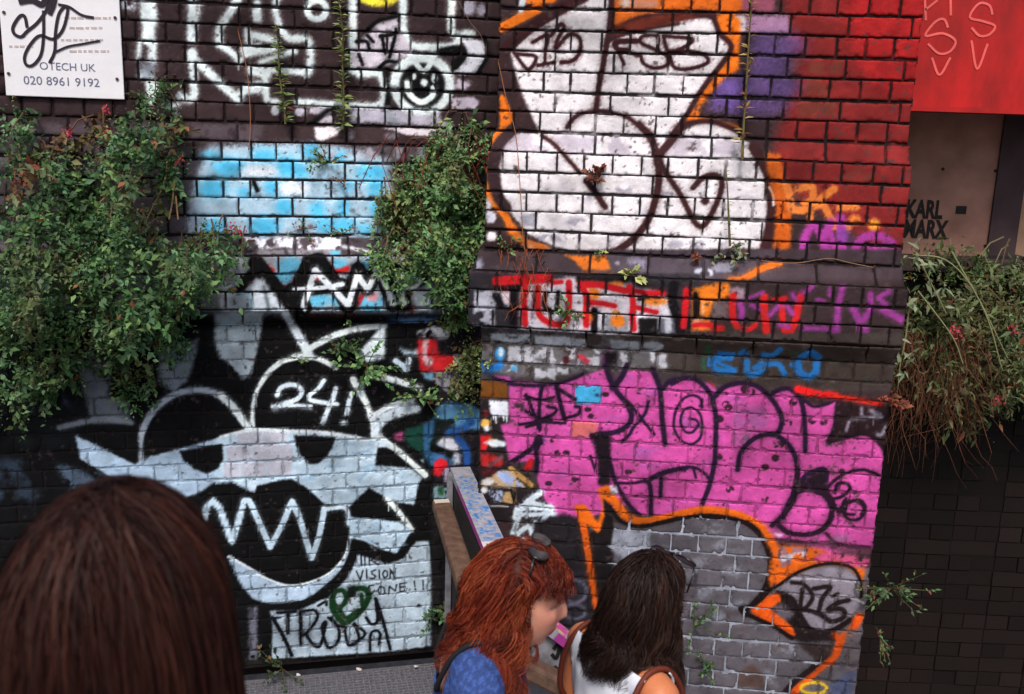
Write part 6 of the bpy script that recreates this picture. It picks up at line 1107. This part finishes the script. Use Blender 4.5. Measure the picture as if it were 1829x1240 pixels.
def person(name, label, foot, yaw, scale, skin, head_rot, vox, arm=(0.0, 0.0), lean=0.0, drop=0.0):
    """one continuous body: every limb a tapered capsule, torso lofted, head shaped, then fused by remeshing"""
    root = empty(name, foot, yaw, label, 'person'); mb = MB()
    loft(mb, [(0, 0, .80, .085, .135), (0, 0, .88, .100, .158), (.0, 0, .96, .095, .150), (.005, 0, 1.05, .082, .122), (.01, 0, 1.14, .088, .130), (.012, 0, 1.22, .100, .142), (.005, 0, 1.30, .090, .150), (-.004, 0, 1.355, .066, .120), (-.008, 0, 1.385, .045, .07)])
    capsule(mb, (-.012, 0, 1.34), (.018 + lean, 0, 1.46 - drop), .052, .047)
    for s in (-1, 1):
        sh, el, wr = Vector((-.005, s * .152, 1.325)), Vector((-.02 + arm[0] * .1, s * .195, 1.055)), Vector((.05 + arm[0] * .2, s * .205, .83))
        capsule(mb, (-.004, s * .07, 1.35), sh, .046, .050); capsule(mb, sh, el, .049, .037); capsule(mb, el, wr, .037, .025)
        pm = wr + Vector((.012, 0, -.075)); capsule(mb, wr, pm, .024, .030)
        for k, (o_, ln) in enumerate([(-.026, .062), (-.009, .072), (.009, .067), (.025, .052)]):
            a = pm + Vector((o_, s * -.004, -.016)); m_ = a + Vector((o_ * .1 + .004, -s * .004, -ln * .55)); capsule(mb, a, m_, .0092, .0086, 8); capsule(mb, m_, m_ + Vector((.002, -s * .016, -ln * .45)), .0086, .0075, 8)
        t0 = wr + Vector((.022, -s * .004, -.03)); capsule(mb, t0, t0 + Vector((.028, -s * .012, -.03)), .012, .010, 8); capsule(mb, t0 + Vector((.028, -s * .012, -.03)), t0 + Vector((.036, -s * .016, -.058)), .010, .0085, 8)
        hp, kn, an = Vector((0, s * .082, .86)), Vector((.03, s * .088, .47)), Vector((-.015, s * .085, .085)); capsule(mb, hp, kn, .086, .056); capsule(mb, kn, an, .055, .036); capsule(mb, an + Vector((-.01, 0, -.045)), an + Vector((.10, s * .01, -.055)), .036, .030); capsule(mb, an + Vector((.10, s * .01, -.055)), an + Vector((.16, s * .012, -.06)), .030, .022)
    hv, hq = head_verts(); Rh = Matrix.Rotation(head_rot[0], 3, 'Z') @ Matrix.Rotation(head_rot[1], 3, 'Y') @ Matrix.Rotation(head_rot[2], 3, 'X'); HC = Vector((.035 + lean, 0, 1.515 - drop))
    mb.add([Rh @ Vector(p) + HC for p in hv], hq)
    for s in (-1, 1): mb.add([Rh @ Vector((-.010 + .018 * math.cos(t) * q, s * (.068 + .008 * q), -.012 + .030 * math.sin(t) * q)) + HC for q in (0.2, 1) for t in np.linspace(0, 2 * math.pi, 10, endpoint=False)] + [Rh @ Vector((-.012, s * .062, -.01)) + HC], [(i, (i + 1) % 10, 10 + (i + 1) % 10, 10 + i) for i in range(10)] + [(10 + i, 10 + (i + 1) % 10, 20) for i in range(10)] + [tuple(range(10))[::-1]])
    me = bpy.data.meshes.new('tmp'); me.from_pydata(mb.v, [], mb.f); me.update(); to = bpy.data.objects.new('tmp', me); COL.objects.link(to)
    m = to.modifiers.new('r', 'REMESH'); m.mode = 'VOXEL'; m.voxel_size = vox; m.use_smooth_shade = True; m = to.modifiers.new('s', 'SMOOTH'); m.factor = .5; m.iterations = 1 if vox < .006 else 3
    me2 = bpy.data.meshes.new_from_object(to.evaluated_get(bpy.context.evaluated_depsgraph_get())); bpy.data.objects.remove(to); me2.name = 'body'
    n = len(me2.vertices); co = np.empty(n * 3, np.float32); me2.vertices.foreach_get('co', co); co = co.reshape(-1, 3)
    h = (co - np.array(HC)) @ np.array(Rh); c = np.tile(s2l(skin), (n, 1)) * (1 + .10 * (fbm(co[:, 0] / .05 + co[:, 1] / .07, co[:, 2] / .05, 3)[:, None] - .5)); fr = h[:, 0] > .05
    def tintc(mask, col, a): c[:] = c * (1 - (mask * a)[:, None]) + s2l(col) * (mask * a)[:, None]
    lip = fr * np.exp(-(h[:, 1] / .027) ** 4 - ((h[:, 2] + .061) / .0115) ** 4); tintc(lip, (190, 44, 50), .95)
    for s in (-1, 1):
        tintc(fr * np.exp(-((h[:, 1] - s * .034) / .022) ** 2 - ((h[:, 2] + .022) / .018) ** 2), (206, 110, 96), .35)
        tintc(fr * np.exp(-((h[:, 1] - s * .031) / .014) ** 4 - ((h[:, 2] - .008) / .0035) ** 2), (48, 28, 24), .9); tintc(fr * np.exp(-((h[:, 1] - s * .032) / .019) ** 4 - ((h[:, 2] - .034) / .004) ** 2), (110, 56, 36), .8)
    at = me2.color_attributes.new('paint', 'FLOAT_COLOR', 'POINT'); at.data.foreach_set('color', np.hstack([c, np.ones((n, 1))]).astype(np.float32).ravel())
    me2.materials.clear(); body = mesh_obj('body', me2, M_SKIN, root); root.scale = (scale,) * 3
    return root, body, co, HC, Rh
def garment(name, root, body, keep, off, mat, colf=None):
    """cloth that follows the body: the covered faces, lifted off the skin"""
    me = body.data; n = len(me.vertices); co = np.empty(n * 3, np.float32); me.vertices.foreach_get('co', co); co = co.reshape(-1, 3); no = np.empty(n * 3, np.float32); me.vertices.foreach_get('normal', no); no = no.reshape(-1, 3)
    k = keep(co); fs = [tuple(p.vertices) for p in me.polygons]; q = np.array([f for f in fs if len(f) == 4]); sel = q[k[q].all(1)]; used = np.unique(sel); mp = -np.ones(n, int); mp[used] = np.arange(len(used))
    fold = (fbm(co[used, 0] / .05 + co[used, 1] / .05, co[used, 2] / .09, 13, 3) - .5); v = co[used] + no[used] * (off + fold * off * 1.2)[:, None]
    col = colf(co[used]) if colf else np.full((len(used), 3), .3)
    o = mesh_obj(name, np_mesh(name, v, mp[sel], col=col, smooth=True), mat, root); s = o.modifiers.new('thickness', 'SOLIDIFY'); s.thickness = .004; s.offset = -.2; return o
def hair(root, HC, Rh, N, length, pal, part, seed, width, wave=.0, freq=3.0, flare=.0, layer=.020, clumps=160, clump=.6, steps=34, face=True, bias=(0, 0, 0), fringe=0, coll=True, face_x=.30, lim=None, whorl=True, swept=.0):
    r = np.random.default_rng(seed); Rm = np.array(Rh); C = np.array(HC); A = np.array([.100, .077, .119])
    d = nrm(r.normal(0, 1, (N * 5, 3))); ok = (d[:, 2] > -.25) | ((d[:, 0] < -.25) & (d[:, 2] > -.62))
    if face: ok &= ~((d[:, 0] > face_x) & (d[:, 2] < .60))
    d = d[ok][:N]; N = len(d); lay = layer * r.random(N) ** .7; Ash = A + lay[:, None]
    P = d * Ash; cp = nrm(np.array([part], float))[0]
    cpn = nrm(cp[None] + r.normal(0, .16, (len(d), 3))); t0 = (d * cpn).sum(1)[:, None] * d - cpn + np.array([-swept, 0, 0]) * np.clip(d[:, 2:3] + .3, 0, 1)
    if not whorl: t0 = np.stack([-.25 + 0 * d[:, 0], np.sign(d[:, 1] - part[1] * .02) * 1.0, 0 * d[:, 0]], 1)
    t0 = nrm(t0 - (t0 * d).sum(1)[:, None] * d)
    if fringe:
        fm = (d[:, 0] > -.05) & (d[:, 2] > .6); t0[fm] = nrm(np.stack([np.ones(fm.sum()), d[fm, 1] * .8, 0 * d[fm, 0]], 1))
    L = length * r.uniform(.86, 1.06, N) * (.52 + .48 * np.clip((d[:, 2] + .6) / 1.6, 0, 1)); isf = np.zeros(N, bool)
    if fringe: isf = (d[:, 0] > .05) & (d[:, 2] > .6) & (np.abs(d[:, 1]) < .6); L = np.where(isf, fringe * r.uniform(.85, 1.1, N), L)
    v = t0 @ Rm.T; p = P @ Rm.T + C; out = [p.copy()]; st = (L / steps)[:, None]; bias = np.array(bias, float)
    axis = C - np.array([0, 0, .1])
    for i in range(steps):
        rad = p - axis; rad[:, 2] = 0; rad = nrm(rad); t = i / steps
        v = nrm(v * 1.0 + np.array([0, 0, -.30]) + bias * .1 * t + rad * flare * (.03 + .09 * t) + r.normal(0, .02, (N, 3))); pn = p + v * st
        q = ((pn - C) @ Rm) / Ash; rr_ = np.linalg.norm(q, axis=1); m = rr_ < 1; pn[m] = ((q[m] / rr_[m][:, None]) * Ash[m]) @ Rm.T + C
        if coll:
            for a, b_, rd in COLL:
                a = np.array(a); e = np.array(b_) - a; tt = np.clip(((pn - a) @ e) / (e @ e), 0, 1); dl = pn - a - tt[:, None] * e; dd = np.linalg.norm(dl, axis=1); m = dd < rd + lay * .8; pn[m] = (a + tt[:, None] * e)[m] + nrm(dl[m]) * (rd + lay[m] * .8)[:, None]
        v = nrm(pn - p); p = pn; out.append(p.copy())
    S = np.stack(out, 1); T = np.linspace(0, 1, steps + 1)[None, :, None]
    g = r.choice(N, min(clumps, N), replace=False); gi = (((d[:, None, :] - d[g][None]) ** 2).sum(2) + 50.0 * (isf[:, None] != isf[g][None])).argmin(1); off = (S[:, :1] - S[g][gi][:, :1]); w_ = clump * T ** 1.2; S = S * (1 - w_) + (S[g][gi] + off * (.30 + .35 * (1 - T))) * w_
    if lim is not None:          # keep the mass inside the head of hair's own outline: (height, back, side, front)
        lm = np.array(lim, float)[::-1]; q = S - C; ang = np.arctan2(q[..., 1], q[..., 0]); rb, rs, rf = (np.interp(q[..., 2], lm[:, 0], lm[:, i]) for i in (1, 2, 3)); ca, sa = np.cos(ang), np.sin(ang)
        rx = np.where(ca < 0, rb, rf); rm = 1 / np.sqrt((ca / rx) ** 2 + (sa / rs) ** 2) * (1 - .22 * r.random((N, 1)) ** 2); rl_ = np.hypot(q[..., 0], q[..., 1]); k_ = np.where((rl_ > rm) & ~isf[:, None], rm / np.maximum(rl_, 1e-6), 1.0); k_[:, 0] = 1
        S = np.stack([C[0] + q[..., 0] * k_, C[1] + q[..., 1] * k_, S[..., 2]], -1)
    if wave:
        tan = nrm(np.gradient(S, axis=1)); rad = S - axis; rad[..., 2] = 0; rad = nrm(rad); sd_ = nrm(np.cross(tan, rad)); ph = (r.random(len(g)) * 6.28)[gi] + r.normal(0, .35, N); fq = (freq * r.uniform(.75, 1.3, len(g)))[gi]
        am = np.where(isf[:, None, None], .35, 1) * wave * T ** .7 * (.6 + .8 * r.random(len(g))[gi])[:, None, None]; an = ph[:, None] + 6.28 * fq[:, None] * T[..., 0]; S = S + sd_ * (am * np.sin(an)[..., None]) + rad * (am * (.5 + .5 * np.cos(an))[..., None])
    tan = nrm(np.gradient(S, axis=1)); rad = S - (C - np.array([0, 0, .03])); rad = nrm(rad + r.normal(0, .35, (N, 1, 3))); sd_ = nrm(np.cross(tan, rad)); wv = (width * (1 - .75 * T ** 3) * r.uniform(.7, 1.2, (N, 1, 1))) / 2
    V = np.stack([S - sd_ * wv, S + sd_ * wv], 2).reshape(-1, 3); k = steps + 1; b0 = (np.arange(N) * k * 2)[:, None]; i = np.arange(steps)[None] * 2 + b0; Q = np.stack([i, i + 1, i + 3, i + 2], -1).reshape(-1, 4)
    pal = np.array([s2l(c) for c in pal]); cc = pal[r.integers(0, len(pal), len(g))][gi] * .65 + pal[r.integers(0, len(pal), N)] * .35; cc = cc * r.uniform(.7, 1.25, (N, 1)); col = np.repeat(cc[:, None, :], k * 2, 1).reshape(-1, 3)
    o = mesh_obj('hair', np_mesh('hair', V, Q, col=col, smooth=True), M_HAIR, root); o['kind'] = 'stuff'
    # scalp under the strands
    U, Vv = np.meshgrid(np.linspace(0, 2 * np.pi, 40), np.linspace(0, 1.95, 22)); dd = np.stack([np.cos(U) * np.sin(Vv), np.sin(U) * np.sin(Vv), np.cos(Vv)], -1).reshape(-1, 3)
    if face: ex_ = (dd[:, 0] > face_x + .02) & (dd[:, 2] < .62)
    else: ex_ = np.zeros(len(dd), bool)
    vv = (dd * (A + .004)) @ Rm.T + C; i = np.arange(40 * 22).reshape(22, 40); q = np.stack([i[:-1, :-1].ravel(), i[1:, :-1].ravel(), i[1:, 1:].ravel(), i[:-1, 1:].ravel()], 1); q = q[~ex_[q].any(1)]
    mesh_obj('hair_cap', np_mesh('hair_cap', vv, q, col=np.tile(pal.mean(0) * .35, (len(vv), 1)), smooth=True), M_HAIR, root); return o
COLL = [((-.004, -.15, 1.325), (-.004, .15, 1.325), .052), ((0, 0, 1.05), (0, 0, 1.30), .125), ((-.012, 0, 1.34), (.02, 0, 1.46), .050), ((.0, -.07, 1.18), (.0, .07, 1.18), .10), ((.0, -.16, 1.30), (-.02, -.195, 1.05), .055), ((.0, .16, 1.30), (-.02, .195, 1.05), .055)]
def band(name, root, pts, r, mat, flat=None):
    b = MB(); S = spline(np.array(pts, float), False, 6); b.tube([tuple(p) for p in S], r, 8); return b.build(name, mat, root, smooth=True)
def shades(root, HC, Rh, at, tilt, label, sc_=1.0):
    """dark sunglasses pushed up on the hair: two lenses, rim, bridge, two arms"""
    o = empty('sunglasses', (0, 0, 0), 0, label, 'sunglasses', 'sunglasses worn on the head'); o.matrix_world = Matrix.Translation(root.location) @ Matrix.Rotation(root.rotation_euler.z, 4, 'Z') @ Matrix.Diagonal((*root.scale, 1)) @ Matrix.Translation(HC) @ Rh.to_4x4() @ Matrix.Translation(at) @ Matrix.Rotation(tilt, 4, 'Y') @ Matrix.Scale(sc_, 4)
    for s in (-1, 1):
        b = MB(); n = 20; v = [(.002 * q, s * .036 + .027 * math.cos(t) , .021 * math.sin(t)) for q in (-1, 1) for t in np.linspace(0, 2 * math.pi, n, endpoint=False)]; b.add(v, [(i, (i + 1) % n, n + (i + 1) % n, n + i) for i in range(n)] + [tuple(range(n))[::-1], tuple(range(n, 2 * n))]); b.build('lens', M_LENS, o)
        b = MB(); b.tube([(0, s * .036 + .028 * math.cos(t), .022 * math.sin(t)) for t in np.linspace(0, 2 * math.pi, 25)], .0028, 6); b.build('rim', M_FRAME, o, smooth=True)
        b = MB(); b.tube([(0, s * .066, .008), (-.03, s * .078, .002), (-.07, s * .078, -.012)], .0026, 6); b.build('arm', M_FRAME, o, smooth=True)
    b = MB(); b.tube([(0, -.009, .006), (.003, 0, .009), (0, .009, .006)], .0024, 6); b.build('bridge', M_FRAME, o, smooth=True)
M_LENS = mat_flat('dark_lens', (26, 22, 24), rough=.08, spec=.8, bump=0, grain=.02); M_FRAME = mat_flat('black_frame', (18, 16, 18), rough=.25, spec=.6, bump=0)
M_KNIT = mat_paint('knit', rough=.95, spec=.1, grain=.25, gscale=260, bump=.9, bscale=330, bdist=.004); M_CLOTH = mat_paint('cloth', rough=.9, spec=.1, grain=.08, gscale=300, bump=.2, bscale=200); M_STRAP = mat_flat('black_strap', (24, 22, 26), rough=.8); M_STRAPB = mat_flat('brown_leather', (96, 40, 26), rough=.6)
const = lambda c: (lambda co: np.tile(s2l(c), (len(co), 1)) * (1 + .12 * (fbm(co[:, 0] / .06, co[:, 2] / .06, 4)[:, None] - .5)))
denim = const((44, 50, 68)); darkc = const((28, 27, 30))
def trousers(root, body, col): garment('trousers', root, body, lambda c: (c[:, 2] < .985) & (c[:, 2] > .10) & (np.abs(c[:, 1]) < .165) & ~((c[:, 2] < .93) & (np.abs(c[:, 1]) > .158)), .007, M_CLOTH, col); garment('shoe', root, body, lambda c: (c[:, 2] < .095) & (c[:, 1] > 0), .006, M_CLOTH, darkc); garment('shoe', root, body, lambda c: (c[:, 2] < .095) & (c[:, 1] < 0), .006, M_CLOTH, darkc)
# red-haired woman, in profile facing right
rt, bd, co, HC, Rh = person('person', 'woman with wavy red hair and blue knitted top, seen in profile', (-.055, 2.02, 0), math.radians(4), 1.003, (214, 150, 128), (math.radians(-10), math.radians(5), 0), .0052, lean=.05, drop=.05)
neck_r = lambda c: (c[:, 2] < 1.30 + .35 * c[:, 0]) | ((np.abs(c[:, 1]) > .088) & (c[:, 2] < 1.42))
garment('knitted_top', rt, bd, lambda c: neck_r(c) & (c[:, 2] > .88) , .010, M_KNIT, lambda co: np.tile(s2l((62, 84, 142)), (len(co), 1)) * (.8 + .5 * ((np.sin(co[:, 2] * 520 + 3 * np.sin(co[:, 0] * 130)) * np.sin(co[:, 0] * 420) > .2)[:, None])))
trousers(rt, bd, denim)
for s_ in (-1, 1): band('neckline_strap', rt, [(-.086, s_ * .02, 1.272), (-.092, s_ * .07, 1.285), (-.080, s_ * .088, 1.330), (-.052, s_ * .090, 1.380), (-.005, s_ * .092, 1.408), (.042, s_ * .092, 1.390), (.082, s_ * .088, 1.330), (.108, s_ * .07, 1.26)], .0065, M_STRAP)
hair(rt, HC, Rh, 6800, .285, [(116, 40, 24), (96, 32, 22), (136, 54, 32), (78, 27, 20), (150, 70, 42), (64, 25, 21)], (.25, 0, .95), 3, .0016, wave=.024, freq=1.8, flare=.3, layer=.024, clumps=120, clump=.72, bias=(-.6, 0, 0), fringe=.078, face_x=.36, swept=.45, steps=23, lim=[(.12, .115, .105, .12), (.05, .118, .098, .055), (0, .120, .098, .010), (-.08, .138, .114, .010), (-.15, .165, .14, .025), (-.25, .15, .125, .035)])
shades(rt, HC, Rh, (.034, 0, .131), math.radians(-74), 'dark sunglasses pushed up on the red hair')
# dark-haired woman in white vest
rt, bd, co, HC, Rh = person('person', 'woman with long dark brown hair and white sleeveless top, seen from behind', (.285, 2.12, 0), math.radians(32), .946, (196, 118, 78), (math.radians(10), math.radians(6), 0), .0095, lean=.03, drop=.035)
garment('white_vest', rt, bd, lambda c: (c[:, 2] < 1.375 - .3 * np.clip(np.abs(c[:, 1]) - .11, 0, 1)) & (c[:, 2] > .90) & (np.abs(c[:, 1]) < .128 + .05 * np.clip((1.16 - c[:, 2]) * 5, 0, 1) * 0 + .012), .010, M_CLOTH, const((216, 220, 232)))
trousers(rt, bd, denim)
for s in (-1, 1): band('armhole_trim', rt, [(.085, s * .128, 1.20), (.080, s * .138, 1.30), (.035, s * .132, 1.375), (-.03, s * .132, 1.382), (-.078, s * .138, 1.32), (-.088, s * .140, 1.23), (-.06, s * .138, 1.17)], .0075, M_STRAPB)
hair(rt, HC, Rh, 6600, .295, [(32, 20, 17), (26, 17, 15), (40, 24, 19), (21, 14, 13), (50, 28, 21)], (-.1, 0, 1.0), 9, .0016, wave=.015, freq=1.8, flare=.3, layer=.024, clumps=130, clump=.6, bias=(-.8, .2, 0), face_x=.42, swept=.2, steps=22, lim=[(.12, .12, .10, .12), (.05, .124, .104, .07), (0, .13, .11, .04), (-.08, .15, .12, .045), (-.15, .17, .13, .06), (-.3, .15, .12, .06)])
shades(rt, HC, Rh, (.090, 0, .112), math.radians(-50), 'dark sunglasses on top of the dark-haired woman in white')
# dark-haired head close to the camera
pf = at_depth(200, 1004, .88)
rt, bd, co, HC, Rh = person('person', 'back of a close dark-haired head at lower left', (pf.x + .0, pf.y - .035, .508), math.radians(86), .995, (206, 146, 122), (0, math.radians(2), 0), .012)
garment('dark_top', rt, bd, lambda c: (c[:, 2] < 1.37) & (c[:, 2] > .88), .010, M_CLOTH, darkc); trousers(rt, bd, darkc)
hair(rt, HC, Rh, 10500, .50, [(48, 26, 21), (40, 22, 19), (57, 29, 23), (34, 20, 18), (66, 34, 27)], (-.15, .12, 1), 21, .0011, wave=.0015, freq=1.2, flare=.05, layer=.026, clumps=260, clump=.5, steps=18, face_x=.42, coll=False, lim=[(.12, .12, .11, .12), (.05, .122, .105, .1), (0, .128, .116, .08), (-.1, .13, .124, .08), (-.3, .13, .13, .08)])
